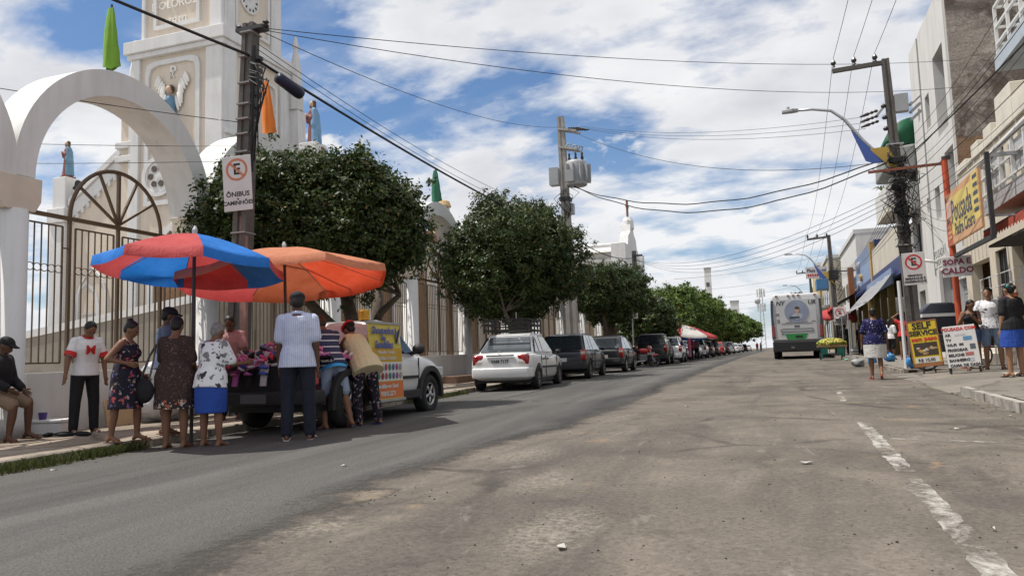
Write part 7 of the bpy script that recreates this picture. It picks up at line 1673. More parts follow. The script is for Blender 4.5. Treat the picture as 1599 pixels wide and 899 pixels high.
for k in range(3): obj('small_print', MB().b2((-.021, 1.1, -.2-.12*k), (-.018, 1.5, -.14-.12*k)), M_pso, ps)
sc = thing('soup_sign', 'white board reading SOPA E CALDO on the orange post', 'sign', (4.06, 20.2, 2.78), R(4), rot=(0, R(-2), R(-4))); obj('board', MB().b2((-.31, -.015, -.24), (.31, .015, .24)), M_sign, sc, mods=[('BEVEL', .01)]); M_wine = mat('wine_letter', (.20, .02, .05), .6)
text('SOPA E', .175, M_wine, sc, (0, -.017, .105), FACE_S, bold=.006); text('CALDO', .19, M_wine, sc, (.0, -.017, -.10), FACE_S, bold=.006)
# lamp pole with sign
RB = Vector((3.25, 21.3, gz(3.2, 21.3)+WK-.05)); RT = Vector((3.08, 21.5, 8.4)); t = thing('utility_pole', 'dark street pole at right with crossarm, tangled cables and curved lamp', 'utility pole', RB)
pole_double_t(t, (0, 0, 0), RT-RB, .32, .17, .28, .17, M_concd)
def rp(z): return RB.lerp(RT, (z-RB.z)/(RT.z-RB.z))-RB
ca = obj('crossarm', MB().bar(rp(8.32)+Vector((.05, 0, 0)), rp(8.32)+Vector((-1.28, -.05, -.06)), .12, .1), M_concd, t)
for k in range(3):
    a = rp(8.38)+Vector((-1.24+.5*k, -.03, -.02)); obj('insulator', MB().lathe([(.02, 0), (.05, .02), (.03, .06), (.065, .09), (.065, .14), (.03, .2), (.02, .22)], 8, a), M_cer, ca)
for z in (6.5, 6.8, 7.1): obj('insulator', MB().lathe([(.05, 0), (.07, .05), (.03, .1)], 8, rp(z)+Vector((-.16, -.05, 0))), M_cer, t)
obj('switch_box', MB().b2(rp(6.95)+Vector((.1, -.12, 0)), rp(7.4)+Vector((.42, .1, 0))), M_grey, t); obj('bracket', MB().bar(rp(7.3), rp(6.9)+Vector((-.35, -.05, 0)), .06), M_steel, t)
for k in range(3): b = MB(); a = rp(7.05-.14*k)+Vector((-.3, -.05, 0)); b.lathe([(.02, 0), (.045, .05), (.02, .1), (.045, .15), (.02, .2), (.045, .25), (.02, .45)], 8); b.xf(Matrix.Translation(a) @ Matrix.Rotation(R(-105), 4, 'Y')); obj('strain_insulator', b, M_cer, t)
for k in range(3): obj('bushing', MB().tube([rp(7.2)+Vector((.45, -.02, -.1-.2*k)), rp(7.4)+Vector((.72, .1, -.05-.2*k))], .04, 6), M_grey, t)
rg = np.random.RandomState(12)
for k in range(52):
    z = rg.uniform(3.9, 6.2); a = rp(z)+Vector((rg.uniform(-.2, .2), -.18, 0)); b = MB(); r_ = rg.uniform(.15, .55); e = rp(z-rg.uniform(.2, 1.0))+Vector((rg.uniform(-.25, .25), -.17, 0))
    b.tube([a, a+Vector((rg.uniform(-r_, r_), -.1, -.15)), (a+e)/2+Vector((rg.uniform(-r_, r_), -.12, -.1)), e], .007+.009*rg.rand(), 5); obj('loose_cable', b, M_cable, t, smooth=True)
for z in (4.3, 4.9, 5.3, 5.6): obj('cable_box', MB().b2(rp(z)+Vector((-.2, -.22, 0)), rp(z)+Vector((.16+.05*(z > 5), -.1, .16))), M_cable, t, mods=[('BEVEL', .03)])
for z in (3.5, 4.0, 4.6, 5.2, 6.1): b = MB(); p = rp(z); b.b2(p+Vector((-.2, -.17, -.015)), p+Vector((.2, .17, .015))); obj('strap', b, M_steel, t)
b = MB(); b.lathe([(.13, -.05), (.13, .05)], 10); b.xf(Matrix.Translation(rp(4.35)+Vector((.3, -.1, 0))) @ Matrix.Rotation(R(90), 4, 'Y')); obj('cable_coil', b, M_grey, t); obj('white_conduit', MB().tube([rp(.6)+Vector((-.27, -.1, -.6)), rp(2.6)+Vector((-.25, -.12, 0))], .045, 8), M_rail, t)
lm = thing('street_lamp', 'curved grey lamp arm with flat lamp head on the nearest right pole', 'street lamp', RB+rp(5.55)); lp = [(0, -.05, 0), (-.25, -.05, .15), (-.75, -.08, .75), (-1.15, -.1, 1.35), (-1.45, -.1, 1.62), (-1.9, -.1, 1.72), (-2.3, -.1, 1.74)]
obj('arm', MB().tube(lp, [.05, .05, .045, .042, .04, .036, .034], 8), M_steel, lm, smooth=True)
b = MB(); b.prism([(-2.25, -.13), (-2.25, -.03), (-2.40, .0), (-2.66, -.02), (-2.66, -.14), (-2.40, -.2)], 1.70, 1.79, 'XY'); obj('lamp_head', b, M_grey, lm, mods=[('BEVEL', .02)]); obj('photocell', MB().lathe([(.04, 1.79), (.04, 1.86), (0, 1.87)], 8, (-2.5, -.1, 0)), M_steel, lm)
def lamp_banner(parent, M=Matrix.Identity(4)):
    mb_ = mat('banner_blue', (.045, .09, .30), .7, .08, 3); my_ = mat('banner_mustard', (.40, .27, .06), .7, .08, 3)
    b = MB(); b.add([(-1.02, -.12, 1.05), (-.28, -.1, .13), (-.55, -.16, .1), (-.72, -.15, .18)], [(0, 1, 2, 3)]); b.add([(x, y+.012, z) for x, y, z in b.v], [(3, 2, 1, 0)]); obj('banner_cloth', b.xf(M), mb_, parent)
    b = MB(); b.add([(-.62, -.11, .50), (-.18, -.14, .50), (.20, -.16, -.42), (.05, -.14, -.30)], [(0, 1, 2, 3)]); b.add([(x, y+.012, z) for x, y, z in b.v], [(3, 2, 1, 0)]); obj('banner_cloth', b.xf(M), my_, parent)
lamp_banner(lm)
sg = thing('road_sign', 'white no stopping sign reading PERMITIDO EMBARQUE on the nearest right pole', 'sign', (3.30, 21.08, 2.87), rot=(0, R(-1.5), R(-6))); e_sign(sg, (0, 0, 0), .50, .80, (0, 0, 0), M_signr, [('PERMITIDO', .065, -.17), ('EMBARQUE E', .075, -.245), ('DESEMBARQUE', .07, -.32)])
# following poles and lamps
def far_pole(x, y, H_, lab, lamp, lamp_lab, with_sign=None):
    B0 = Vector((x, y, gz(x, y)+WK-.05)); t = thing('utility_pole', lab, 'utility pole', B0); pole_double_t(t, (0, 0, 0), (-.15, 0, H_), .36, .2, .3, .18, M_concd)
    ca = obj('crossarm', MB().bar((-.1, 0, H_-.1), (-1.4, 0, H_-.18), .12), M_concd, t)
    for k in range(3): obj('insulator', MB().lathe([(.03, 0), (.07, .08), (.03, .22)], 8, (-1.35+.55*k, 0, H_-.1)), M_cer, ca)
    for k in range(10):
        z = rg.uniform(H_*.5, H_*.8); b = MB(); b.tube([(rg.uniform(-.1, .1), -.15, z), (rg.uniform(-.4, .5), -.2, z-.2), (rg.uniform(-.2, .2), -.15, z-.7)], .02, 5); obj('loose_cable', b, M_cable, t)
    obj('switch_box', MB().b2((-.3, -.25, H_*.62), (.25, -.1, H_*.7)), M_cable, t)
    if lamp:
        l = thing('street_lamp', lamp_lab, 'street lamp', B0+Vector((-.1, 0, H_*.62))); obj('arm', MB().tube(lp, [.05, .05, .045, .042, .04, .036, .034], 8), M_steel, l, smooth=True); obj('lamp_head', MB().b2((-2.66, -.2, 1.70), (-2.25, 0, 1.78)), M_grey, l); lamp_banner(l)
    return t
far_pole(3.5, 50.5, 7.3, 'dark street pole beside the hotel sign with crossarm', True, 'curved lamp on the pole beside the hotel sign')
far_pole(3.6, 82, 8.0, 'dark street pole seen just above the coach roof', True, 'lamp arm peeking over the coach roof')
far_pole(3.6, 116, 8.2, 'dark street pole far behind the coach', False, '')
for (sx_, sy_, sz_, lab) in ((3.25, 44.5, 2.75, 'small no parking sign beside the coach and red awning'),):
    sg = thing('road_sign', lab, 'sign', (sx_, sy_, sz_), rot=(0, 0, R(-4))); e_sign(sg, (0, 0, 0), .62, .95, (0, 0, 0), M_signr, [('PROIBIDO', .1, -.22), ('ESTACIONAR', .09, -.34)]); obj('post', MB().tube([(0, .03, -2.1), (0, .03, .4)], .03, 8), M_steel, sg)
# conductors along the right side
HV = [(-1.24, 0), (-.74, 0), (-.24, 0)]
for k, (dx, _) in enumerate(HV):
    a = RB+rp(8.58)+Vector((dx, 0, 0)); cable('overhead line wire running from the near crossarm up past the frame top', [a, (a.x+.55*(k-0)*.0+.25, -2, 9.6)], .6, .009, 'three line wires on the right crossarms')
    cable('overhead line wire between the first and second right crossarms', [a, (3.5-1.45+.55*k, 50.5, gz(3, 50)+7.45)], .9, .009, 'line wires between right poles')
    cable('overhead line wire between the farther right crossarms', [(3.5-1.45+.55*k, 50.5, gz(3, 50)+7.45), (3.6-1.45+.55*k, 82, gz(3, 82)+8.1)], .6, .012, 'far line wires between right poles')
for k in range(9):
    z0 = 4.2+.22*k; a = RB+rp(z0)+Vector((.1, -.1, 0)); x1 = 4.6+.12*(k % 4); y1 = 6.0+.9*k
    cable('dark telephone wire fanning from the near right pole to the top right corner', [a, (x1, y1, 5.2+.42*k*.8)], .28+.06*(k % 3), .007+.004*(k % 3 == 0), 'telephone wires fanning to the right edge')
cable('thick black cable from the near right pole to the upper right corner', [RB+rp(5.6)+Vector((.1, -.1, 0)), (4.75, 9.8, 6.2)], .1, .022, nm='bundled_cable')
for k in range(8):
    z0 = 3.9+.16*k; a = RB+rp(z0)+Vector((-.15, .1, 0)); cable('dark telephone wire from the near right pole to the second right pole', [a, (3.4, 50.3, gz(3, 50)+4.6+.18*k)], .35+.12*k, .009+.006*(k == 2), 'telephone wires between right poles')
for k in range(6): cable('service wire from the near right pole to the white facade', [RB+rp(4.6+.25*k)+Vector((.1, 0, 0)), (FXR-.03, 26.8+.9*k, 4.5+.5*(k % 3))], .3, .008, 'service wires to the white facade')
for k in range(4): cable('thin wire from the far dark pole across to the right side', [P3+Vector((0, 0, 6.2)), (3.1, 21.6, 5.0-.12*k)], .9+.12*k, .010, 'thin wires across the middle of the street')
for k in range(5): cable('thin wire across the street far away', [(-7.5, 62+12*k, 7.0), (3.6, 60+12*k, gz(3, 60)+7.2)], .3, .014, 'wires across the far street')
# building with balcony and green dome awning behind the pole
b3 = thing('balcony_building', 'grey building with overhanging white balcony behind the right pole', 'building', (0, 0, 0))
wall_openings('facade', b3, FXR+.02, 33.3, 35.5, .3, 8.6, [(33.8, 34.7, 4.3, 5.9), (33.8, 35.1, .7, 3.2), (33.7, 35.2, 6.9, 8.3)], .3, mat('grey_render3', (.42, .41, .39), .9, .08, 2, dirt=.4, streak=True))
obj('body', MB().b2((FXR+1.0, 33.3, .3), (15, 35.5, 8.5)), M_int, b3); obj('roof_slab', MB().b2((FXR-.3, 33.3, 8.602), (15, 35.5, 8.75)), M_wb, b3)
for y in (33.8,): window(b3, y, y+.9, 4.3, 5.9, FXR+.15, 2, 4)
b = MB(); b.b2((4.45, 33.4, 6.35), (FXR+.01, 36.9, 6.55)); obj('balcony_floor', b, M_bgl, b3); b = MB(); b.b2((4.45, 33.4, 6.552), (4.55, 36.9, 7.45)); b.b2((4.551, 33.4, 6.552), (FXR, 33.5, 7.45)); obj('balcony_front', b, M_wb, b3)
gd = thing('green_dome_awning', 'green and grey domed awning high behind the right pole', 'awning', (FXR, 32.4, 7.9)); b = MB(); pr = [(0, 0), (-1.15, 0), (-1.2, .35), (-1.05, 1.1), (-.6, 1.6), (0, 1.75)]
M_gda = mat('awning_grey', (.26, .27, .26), .7, .1, 3, dirt=.3); M_gdg = mat('awning_green', (.006, .085, .038), .6, .1)
b.prism([(-1.22, 0), (-1.2, .5), (-1.1, .95), (0, 1.05), (0, 0)], .8, 3.4, 'XZ'); obj('lower_shell', b, M_gda, gd, mods=[('BEVEL', .1, 3)]); b = MB(); b.prism([(-1.14, 1.06)]+[(-1.1*math.cos(a), 1.06+1.05*math.sin(a)) for a in np.linspace(.15, math.pi/2, 8)]+[(0, 1.06)], .85, 3.35, 'XZ'); obj('dome', b, M_gdg, gd, smooth='auto')
o = obj('potted_palm', MB().lathe([(.12, 0), (.16, .25)], 10), mat('terracotta', (.3, .12, .07), .8), loc=(4.75, 36.6, 7.45)); tag(o, 'small potted palm on the overhanging balcony', 'plant'); b = MB()
for k in range(9): a = 2*math.pi*k/9; b.add([(0, 0, .25), (.2*math.cos(a)-.04*math.sin(a), .2*math.sin(a)+.04*math.cos(a), .55), (.5*math.cos(a), .5*math.sin(a), .45), (.2*math.cos(a)+.04*math.sin(a), .2*math.sin(a)-.04*math.cos(a), .53)], [(0, 1, 2, 3)])
obj('fronds', b, M_leaf2, o)
# blue shop
bs = thing('blue_shop', 'low shop with blue fascia, cream parapet panel and brown pylon', 'shop', (0, 0, 0)); M_bf = mat('fascia_blue', (.025, .04, .13), .5, .1, 2); M_bfl = mat('fascia_pale_blue', (.20, .27, .42), .5, .08, 2)
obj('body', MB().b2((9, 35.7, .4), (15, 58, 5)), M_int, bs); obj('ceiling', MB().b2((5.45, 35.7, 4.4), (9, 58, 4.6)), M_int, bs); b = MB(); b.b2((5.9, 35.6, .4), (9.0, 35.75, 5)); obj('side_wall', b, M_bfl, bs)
obj('fascia', MB().b2((5.3, 35.62, 4.22), (5.5, 58, 5.0)), M_bf, bs); obj('fascia_lower', MB().b2((5.22, 39.6, 3.95), (5.299, 50, 4.7)), M_bfl, bs)
obj('parapet_panel', MB().b2((5.35, 37.8, 5.002), (5.5, 47.5, 6.5)), mat('cream_panel', (.52, .48, .40), .8, .06, 2, dirt=.35, streak=True), bs); obj('gold_strip', MB().b2((5.28, 47.6, 4.6), (5.5, 48.2, 7.0)), mat('gold_strip', (.42, .25, .06), .5), bs); obj('blue_panel', MB().b2((5.34, 48.25, 5.002), (5.5, 57, 7.0)), M_bfl, bs); obj('back_panel', MB().b2((5.505, 47.4, 5.002), (6.4, 50, 7.1)), M_bf, bs)
obj('pylon', MB().b2((4.9, 57.5, 2.8), (5.25, 58.2, 6.6)), mat('pylon_brown', (.26, .10, .04), .6, .1), bs)
M_silv = mat('silver_letters', (.55, .56, .58), .25, .1, metal=.7)
text('M', 1.1, M_silv, bs, (5.26, 54.6, 6.2), FACE_W, 'lettering', ex=.06); text('N', .9, M_silv, bs, (5.26, 55.2, 5.1), FACE_W, 'lettering', ex=.06); text('eu', .9, mat('gold_letters', (.45, .28, .08), .4), bs, (5.24, 53.3, 5.55), FACE_W, 'lettering', ex=.06)
for k in range(6): obj('door_column', MB().b2((5.4, 42.5+3*k, .5), (5.7, 42.8+3*k, 4.4)), mat('shop_column_ochre', (.30, .22, .08), .7), bs)
for k in range(14): o = obj('hung_goods', MB().b2((6.2+.3*(k % 3), 42+1.05*k, 1.2+.3*(k % 2)), (6.3+.3*(k % 3), 42.5+1.05*k, 2.9)), pm_[k % len(pm_)], bs)
ga = thing('grey_awning', 'sagging pale grey canvas awning on thin poles before the blue shop', 'awning', (0, 0, 0)); M_ga = fabric('grey_canvas', (.34, .34, .35), .25)
b = MB(); A_, B_ = [], []; rows_ = []
for i in range(9):
    f = i/8; x = 5.25-2.25*f; z = 4.5-1.9*f-.28*math.sin(math.pi*f); rows_.append([(x, y, z+gz(3, 38)-.52+.05*math.sin(y*2+i)) for y in np.linspace(38.6-1.6*f, 50, 12)])
for i in range(8): b.strip(rows_[i], rows_[i+1])
obj('canvas', b, M_ga, ga, smooth=True)
for (x, y) in ((3.02, 37.1), (3.02, 40.5), (3.02, 45), (3.6, 36.9)): obj('pole', MB().tube([(x, y, gz(x, y)+WK), (x, y, 2.62)], .025, 6), M_steel, ga)
ra = thing('black_red_awning', 'black awning with red scalloped edge past the blue shop', 'awning', (0, 0, 0)); ys = np.linspace(52, 66, 12); b = MB(); b.strip([(5.2, y, 4.7) for y in ys], [(3.4, y, 3.75) for y in ys]); obj('canvas', b, mat('black_canvas', (.02, .02, .022), .8, .1), ra)
b = MB(); b.strip([(3.39, y, 3.76) for y in ys], [(3.37, y, 3.50+.08*(k % 2)) for k, y in enumerate(ys)]); obj('valance', b, mat('valance_red', (.42, .03, .03), .7, .1), ra)
for y in (53, 59, 65): obj('pole', MB().tube([(3.45, y, gz(3, y)+WK), (3.45, y, 3.7)], .03, 6), M_dkst, ra)
ru = umbrella('red market umbrella beyond the small no parking sign', at(3.9, 58, WK), (3.9, 58, 3.9), 1.5, .6, [F_red], 8, (0, 4), 0, .2)
# farther buildings
def block(label, x, y0, y1, H_, mt, rows_=2, cols=3, roof=None, depth=10, nm='house'):
    t = thing(nm, label, 'building', (x, (y0+y1)/2, gz(x, (y0+y1)/2))); L_ = (y1-y0)/2; sg_ = 1 if x > 0 else -1
    obj('wall', MB().b2((0, -L_, -.3), (sg_*depth, L_, H_)), mt, t); obj('parapet', MB().b2((-sg_*.12, -L_-.02, H_+.003), (sg_*(depth+.1), L_+.02, H_+.3)), roof or M_wb, t)
    for r_ in range(rows_):
        for c_ in range(cols):
            y = -L_+(c_+.5)*2*L_/cols; z = .3 if r_ == 0 else 1.0+3.1*r_; h_ = 2.4 if r_ == 0 else 1.4; w = min(1.0, L_/cols*.7)
            if z+h_ > H_-.2: continue
            f_ = obj('door' if r_ == 0 else 'window', MB().b2((-sg_*.04, y-w, z), (sg_*.05, y+w, z+h_)), M_wbd, t); obj('pane', MB().b2((-sg_*.06, y-w+.12, z+.1), (-sg_*.042, y+w-.12, z+h_-.12)), M_wdk, f_)
    return t
bk = block('white blank side house behind the silver lettered shop', 5.6, 58.3, 72, 8.3, M_whited, 2, 4)
hb2 = block('old hotel block with balcony beside the hotel sign', 4.6, 72.5, 84, 8.2, mat('hotel_render', (.44, .40, .32), .9, .1, 2, dirt=.5, streak=True), 2, 4)
obj('balcony', MB().b2((-1.1, -4, 4.0), (-.02, 4, 4.2)), M_bgl, hb2); obj('balcony_front', MB().b2((-1.1, -4, 4.202), (-1.0, 4, 5.0)), M_wb, hb2); obj('blue_tarp', MB().b2((-1.0, -5, 5.6), (-.05, -2.5, 6.5)), mat('tarp_blue', (.06, .18, .36), .6), hb2)
bk2 = block('pale yellow block further along the right side', 4.4, 84.5, 98, 8.8, mat('yellow_render', (.50, .38, .18), .9, .08, 2, dirt=.4), 2, 4); block('white block far along the right side', 4.4, 98.5, 125, 7.2, M_whited, 2, 6); block('grey block farthest on the right side', 4.6, 126, 180, 6.4, mat('grey_render4', (.36, .36, .35), .9), 1, 8)
hs = thing('hotel_sign', 'white boxed sign reading Plaza Hotel above the coach', 'sign', (3.0, 60.0, 6.62)); obj('box', MB().b2((-.74, -.12, -.40), (.74, .12, .42)), M_sign, hs); text('Plaza Hotel', .33, M_signb, hs, (0, -.123, .16), FACE_S, xs=.86, bold=.006)
for k in range(8): obj('red_print', MB().b2((-.62+.155*k, -.126, -.27), (-.62+.155*k+.11, -.121, -.10)), M_signr, hs)
obj('bracket', MB().bar((.74, 0, 0), (2.6, 0, 0), .08), M_dkst, hs)
# left far: buildings behind trees, antenna mast, towers
block('low cream gatehouse behind the motorbike', -10.4, 49, 56, 3.4, M_beige, 1, 2, depth=6); block('long low wall house behind the street trees', -10.6, 58, 120, 4.2, M_whited, 1, 9, depth=8); block('low house at the far left of the street end', -10, 130, 240, 4.6, M_beige, 1, 10, depth=10)
for (x, y, h_, w, lb) in ((-11.8, 150, 15.8, 1.4, 'slender pale tower rising above the bright trees'), (-9.6, 200, 12.2, 2.4, 'short grey tower beyond the bright trees')):
    t = thing('tower', lb, 'tower', (x, y, gz(x, y))); obj('shaft', MB().box((0, 0, h_/2), (w, w, h_), taper=.8), M_whited, t); obj('top_band', MB().b2((-w*.45, -w*.45, h_+.003), (w*.45, w*.45, h_+.5)), M_wbd, t)
    for k in range(3): obj('window', MB().b2((-w*.2, -w*.5-.06, h_*.5+k*h_*.15), (w*.2, -w*.42, h_*.55+k*h_*.15)), M_wdk, t)
am = thing('antenna_mast', 'lattice antenna mast with panels at the end of the street', 'mast', (-4.0, 250, gz(-4, 250))); H_ = 19
for i, j in ((-1, -1), (1, -1), (1, 1), (-1, 1)): obj('leg', MB().bar((i*.7, j*.7, 0), (i*.35, j*.35, H_), .14), M_steel, am)
for k in range(14): z = 1+k*1.25; w = .7-.35*z/H_; obj('brace', MB().bar((-w, -w, z), (w, -w, z+1.2), .09), M_steel, am)
for k in range(8): a = 2*math.pi*k/4; z = H_-1.5 if k < 4 else H_-6; obj('panel_antenna', MB().box((1.0*math.cos(a), 1.0*math.sin(a), z), (.5, .5, 2.4)), M_rail, am)
obj('dish', MB().sphere((-1.1, -.4, H_-4), (.9, .4, .9)), M_grey, am, smooth=True)
block('row of low houses across the street end', -30, 640, 700, 7, M_whited, 1, 3, depth=50)
# pavement boards
M_yb = mat('board_yellow', (.60, .44, .02), .5, .06, 2, dirt=.15); M_wood = mat('board_wood', (.30, .12, .05), .7, .2, 5)
ss = thing('menu_board', 'yellow SELF SERVICE menu board with food picture', 'sign', (3.20, 19.5, gz(3.2, 19.5)+.14), rot=(R(-6), R(-5.0), R(-6)))
obj('panel', MB().b2((-.28, -.015, .16), (.28, .015, 1.10)), M_yb, ss)
b = MB(); b.b2((-.30, -.02, .08), (.30, .02, .155)); b.b2((-.30, -.02, 1.103), (.30, .02, 1.13)); b.b2((-.305, -.02, .08), (-.283, .02, 1.13)); b.b2((.283, -.02, .08), (.305, .02, 1.13)); obj('frame', b, M_wood, ss)
text('SELF', .20, M_signb, ss, (-.01, -.017, 1.0), FACE_S, bold=.007); text('SERVICE', .155, M_signb, ss, (-.0, -.017, .84), FACE_S, bold=.006); text('sem peso', .135, M_signr, ss, (0, -.017, .705), FACE_S, bold=.005); text('R$ 10,00', .095, M_signb, ss, (-.02, -.019, .225), FACE_S, bold=.002)
pc = obj('food_picture', MB().b2((-.24, -.021, .33), (.24, -.016, .62)), mat('picture_ground', (.05, .035, .025), .5), ss); rgf = np.random.RandomState(2)
for k in range(12): b = MB(); b.sphere((rgf.uniform(-.2, .2), -.022, rgf.uniform(.36, .59)), (rgf.uniform(.03, .07), .004, rgf.uniform(.02, .04)), 8, 5); obj('food', b, mat('food%d' % (k % 5), [(.3, .2, .1), (.45, .40, .32), (.5, .28, .04), (.2, .10, .05), (.4, .3, .18)][k % 5], .5), pc)
obj('price_strip', MB().b2((-.24, -.018, .17), (.24, -.0155, .29)), M_sign, ss)
for s in (-1, 1): obj('leg', MB().bar((s*.1, .02, .1), (s*.13, .10, -.14), .025), M_dkst, ss)
pb = thing('menu_board', 'white board listing POUSADA COM amenities', 'sign', (3.68, 18.3, gz(3.7, 18.4)+.13), rot=(R(-8), R(-4.5), R(-8)))
obj('panel', MB().b2((-.30, -.015, .10), (.30, .015, .98)), M_sign, pb, mods=[('BEVEL', .008)])
text('POUSADA COM:', .088, M_signr, pb, (0, -.017, .91), FACE_S, bold=.003)
for k, s in enumerate(('AR', 'TV', 'WI-FI', 'FRIGOBAR', 'BELICHE', 'BANHEIRO', 'CAMA DE CASAL')): text(s, .078, M_signb, pb, (-.27, -.017, .79-.108*k), FACE_S, bold=.003, align='LEFT')
for k, (x, z, w, h_, c_) in enumerate(((.0, .79, .2, .045, (.48, .48, .50)), (.13, .70, .16, .08, (.10, .25, .40)), (.0, .58, .08, .05, (.05, .05, .05)), (.2, .52, .10, .11, (.08, .10, .11)), (.12, .37, .15, .07, (.35, .12, .10)), (.14, .25, .1, .08, (.42, .44, .48)))): obj('picture', MB().b2((x-w/2, -.019, z-h_/2), (x+w/2, -.0155, z+h_/2)), mat('picture%d' % k, c_, .5), pb)
for s in (-1, 1): obj('leg', MB().bar((s*.26, .03, .1), (s*.28, .05, -.12), .025), M_dkst, pb); obj('leg', MB().bar((s*.26, .06, .85), (s*.28, .42, -.1), .025), M_dkst, pb)
# bicycle behind the boards
bc = thing('bicycle', 'old bicycle leaning behind the two pavement boards', 'bicycle', at(3.72, 19.95, .11), R(82))
for y in (-.5, .5):
    w = obj('wheel', MB().tube([(0, y+.31*math.cos(a), .33+.31*math.sin(a)) for a in np.linspace(0, 2*math.pi, 25)], .02, 6, False), M_tyre, bc, smooth=True); b = MB()
    for k in range(14): a = 2*math.pi*k/14; b.bar((0, y, .33), (0, y+.3*math.cos(a), .33+.3*math.sin(a)), .004)
    obj('spokes', b, M_steel, w)
b = MB()
for a, e in (((0, -.5, .33), (0, -.12, .32)), ((0, -.5, .33), (0, -.22, .8)), ((0, -.12, .32), (0, -.24, .85)), ((0, -.12, .32), (0, .36, .78)), ((0, -.22, .78), (0, .36, .82)), ((0, .34, .95), (0, .5, .33))): b.tube([a, e], .018, 6)
obj('frame', b, M_dkst, bc); obj('saddle', MB().caps((0, -.34, .90), (0, -.12, .9), .07, .03), M_blk, bc, smooth=True); obj('handlebar', MB().tube([(-.28, .24, 1.0), (-.2, .36, 1.02), (.2, .36, 1.02), (.28, .24, 1.0)], .014, 6), M_steel, bc)
b = MB(); b.lathe([(.1, -.01), (.1, .01)], 14); b.xf(Matrix.Translation((.05, -.12, .32)) @ Matrix.Rotation(R(90), 4, 'Y')); obj('chainring', b, M_steel, bc); obj('mudguard', MB().tube([(0, -.5+.35*math.cos(a), .33+.35*math.sin(a)) for a in np.linspace(.2, 2.6, 12)], .025, 6), M_op, bc)
# dark hooded cart behind board
hc = thing('hooded_cart', 'dark hooded pushcart with white rim behind the yellow board', 'cart', at(4.05, 22.6, WK)); b = MB(); b.prism([(-.45, .9), (.45, .9), (.42, 1.45), (.25, 1.62), (-.3, 1.62), (-.45, 1.45)], -.35, .35, 'XZ'); obj('hood', b, mat('hood_dark', (.03, .033, .05), .4, .1), hc, mods=[('BEVEL', .05, 3)], smooth='auto'); obj('rim', MB().b2((-.47, -.37, 1.26), (.47, .37, 1.34)), M_rail, hc); obj('box', MB().b2((-.42, -.33, .35), (.42, .33, .895)), M_dkst, hc)
for i in (-1, 1): obj('wheel', MB().lathe([(.2, -.03), (.22, 0), (.2, .03)], 16).xf(Matrix.Translation((i*.45, 0, .22)) @ Matrix.Rotation(R(90), 4, 'Y')), M_tyre, hc)
# bags and litter
M_bagb = mat('blue_bag', (.025, .17, .38), .3, .15, 6, bump=.6, bscale=8, sp=.6); M_bagw = mat('pale_bag', (.22, .23, .23), .35, .15, 6, bump=.6, bscale=8)
def bag(label, x, y, h, w, hh, mt):
    t = thing('plastic_bag', label, 'bag', at(x, y, h)); b = MB(); b.sphere((0, 0, hh*.42), (w, w*.8, hh*.42), 12, 8)
    rr = np.random.RandomState(int(x*100)); 
    for k in range(12): b.sphere((rr.uniform(-w, w)*.7, rr.uniform(-w, w)*.6, hh*rr.uniform(.15, .75)), (w*rr.uniform(.2, .5), w*.35, hh*rr.uniform(.12, .3)), 8, 6)
    obj('bag', b, mt, t, mods=[('REMESH', .025)]); b = MB(); b.tube([(0, 0, hh*.74), (.01, 0, hh*.86), (-.03, .01, hh*1.0)], [.03, .015, .03], 6); b.tube([(.01, 0, hh*.86), (.05, -.01, hh*.98)], [.012, .03], 6); obj('knot', b, mt, t)
bag('blue plastic bag by the foot of the white conduit', 3.1, 21.0, WK, .17, .34, M_bagb); bag('upright blue bag on the kerb behind the walking woman', 2.75, 26.3, 0, .14, .42, M_bagb); bag('small pale bag beside the upright blue bag', 2.35, 26.6, 0, .2, .32, M_bagw); bag('round blue bag under the grey awning', 3.35, 27.2, WK, .19, .30, M_bagb); bag('pale green bag on the road by the awning poles', 2.9, 35.5, 0, .3, .12, mat('green_bag', (.10, .30, .18), .4))
M_pap = mat('paper_scrap', (.38, .37, .345), .8, .05)
for k, (x, y, w) in enumerate(((-3.6, 5.9, .07), (-6.75, 5.75, .09), (-3.2, 18, .1), (.15, 6.2, .12), (-1.0, 3.5, .09), (1.6, 8.5, .10), (.9, 4.2, .04), (-1.3, 11.5, .08), (2.35, 9.8, .07), (-2.2, 8.2, .05), (-4.5, 13, .05))):
    w *= .42; b = MB(); b.add([(-w, -w*.3, .002), (w*.9, -w*.5, .012), (w*.7, w*.5, .003), (-w*.6, w*.6, .014), (w*.2, -w*.1, .016*w/.1)], [(0, 1, 4), (1, 2, 4), (2, 3, 4), (3, 0, 4)]); o = obj('paper_scrap', b, M_pap, loc=at(x, y, .009)); o.rotation_euler = (0, 0, k*1.3)
    tag(o, 'crumpled pale paper scrap '+['on the dark asphalt left of centre', 'in the gutter by the kerb grass', 'on the dark asphalt far left of the joint', 'right of centre on the old asphalt', 'close to the bottom of the frame', 'on the road before the right kerb', 'beside the painted line at the bottom', 'in mid road past the joint', 'by the whitewashed kerb', 'small, beside the asphalt joint', 'small, before the pickup front wheel'][k], 'litter')
rgl = np.random.RandomState(55); b = MB()
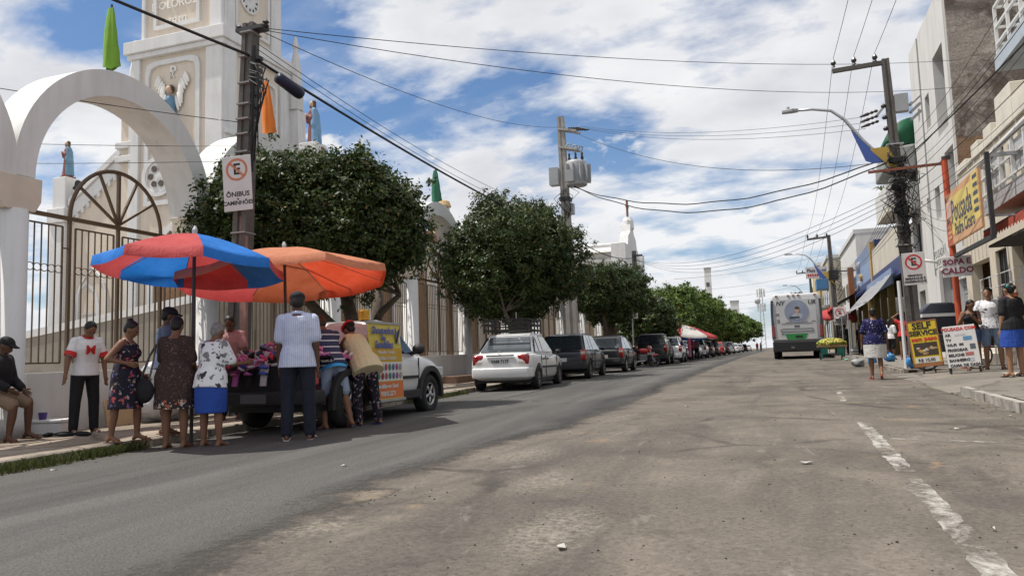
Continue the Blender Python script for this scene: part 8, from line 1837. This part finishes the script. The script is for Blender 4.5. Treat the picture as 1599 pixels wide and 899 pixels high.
for k in range(700):
    sd = rgl.rand() < .7; y = 4+rgl.exponential(7); x = (KL+.04+abs(rgl.normal(0, .16))) if sd else (KR-.32-abs(rgl.normal(0, .2)))
    if rgl.rand() < .25: x = rgl.uniform(-10, -7.5)
    if y > 34: continue
    h_ = (WK if x < KL-.12 else 0)+.008; a = rgl.uniform(0, 6.28); s_ = rgl.uniform(.012, .034); z = gz(x, y)+h_
    b.add([(x+s_*math.cos(a), y+s_*math.sin(a), z), (x-s_*.4*math.sin(a), y+s_*.4*math.cos(a), z+s_*.4), (x-s_*math.cos(a), y-s_*math.sin(a), z+.002), (x+s_*.4*math.sin(a), y-s_*.4*math.cos(a), z+.004)], [(0, 1, 2, 3)])
obj('dry_leaves', b, mat('dry_leaf', (.16, .10, .05), .85, .5, 3), kind='stuff', fix=False)
rgp = np.random.RandomState(77); b = MB()
for k in range(1300):
    y = 2.2+rgp.exponential(5); x = rgp.uniform(-6.5, 2.6); s_ = .0025+.006*rgp.rand()**2.5
    if y > 30: continue
    b.sphere((x, y, gz(x, y)+s_*.4), (s_, s_*.8, s_*.6), 5, 3)
obj('loose_gravel', b, mat('gravel_dark', (.06, .055, .05), .95, .5, 30), kind='stuff')
# ------------------------------------------------------------------ bake modifiers and lettering into plain meshes
def finish():
    bpy.context.view_layer.update(); dg = bpy.context.evaluated_depsgraph_get(); cache = {}; res = []
    for o in FINAL:
        if o in KILL: continue
        key = (o.data.name, tuple((m_.type, getattr(m_, 'voxel_size', 0)) for m_ in o.modifiers), '' if 'BOOLEAN' not in [m_.type for m_ in o.modifiers] else o.name)
        if key not in cache: cache[key] = bpy.data.meshes.new_from_object(o.evaluated_get(dg), depsgraph=dg)
        res.append((o, cache[key]))
    tx = []
    for o in TEXTS: tx.append((o, bpy.data.meshes.new_from_object(o.evaluated_get(dg), depsgraph=dg)))
    for o, me in res:
        nm = o.data.name; o.modifiers.clear(); o.data = me; me.name = o.name
        if o.name in APP and '_app' in o:
            hands, mt = APP[o.name]; bm = bmesh.new(); bm.from_mesh(me); tmp = hands.mesh('tmp', mt, True)
            b2_ = bmesh.new(); b2_.from_mesh(tmp); bmesh.ops.recalc_face_normals(b2_, faces=b2_.faces); b2_.to_mesh(tmp); b2_.free()
            bm.from_mesh(tmp); bm.to_mesh(me); bm.free(); bpy.data.meshes.remove(tmp)
            for p in me.polygons: p.use_smooth = True
            del o['_app']
        if '_auto' in o:
            me.polygons.foreach_set('use_smooth', [True]*len(me.polygons)); me.set_sharp_from_angle(angle=R(o['_auto'])); del o['_auto']
    for o, me in tx:
        n = bpy.data.objects.new('lettering' if o.name.startswith('lettering') else o.name.split('.')[0], me); C.objects.link(n); n.parent = o.parent
        n.location, n.rotation_euler, n.scale = o.location, o.rotation_euler, o.scale
        bpy.data.objects.remove(o)
    for o in KILL: bpy.data.objects.remove(o)
    for o in list(SC.objects):
        if '_auto' in o: del o['_auto']
    for cu in list(bpy.data.curves):
        if cu.users == 0: bpy.data.curves.remove(cu)
finish()
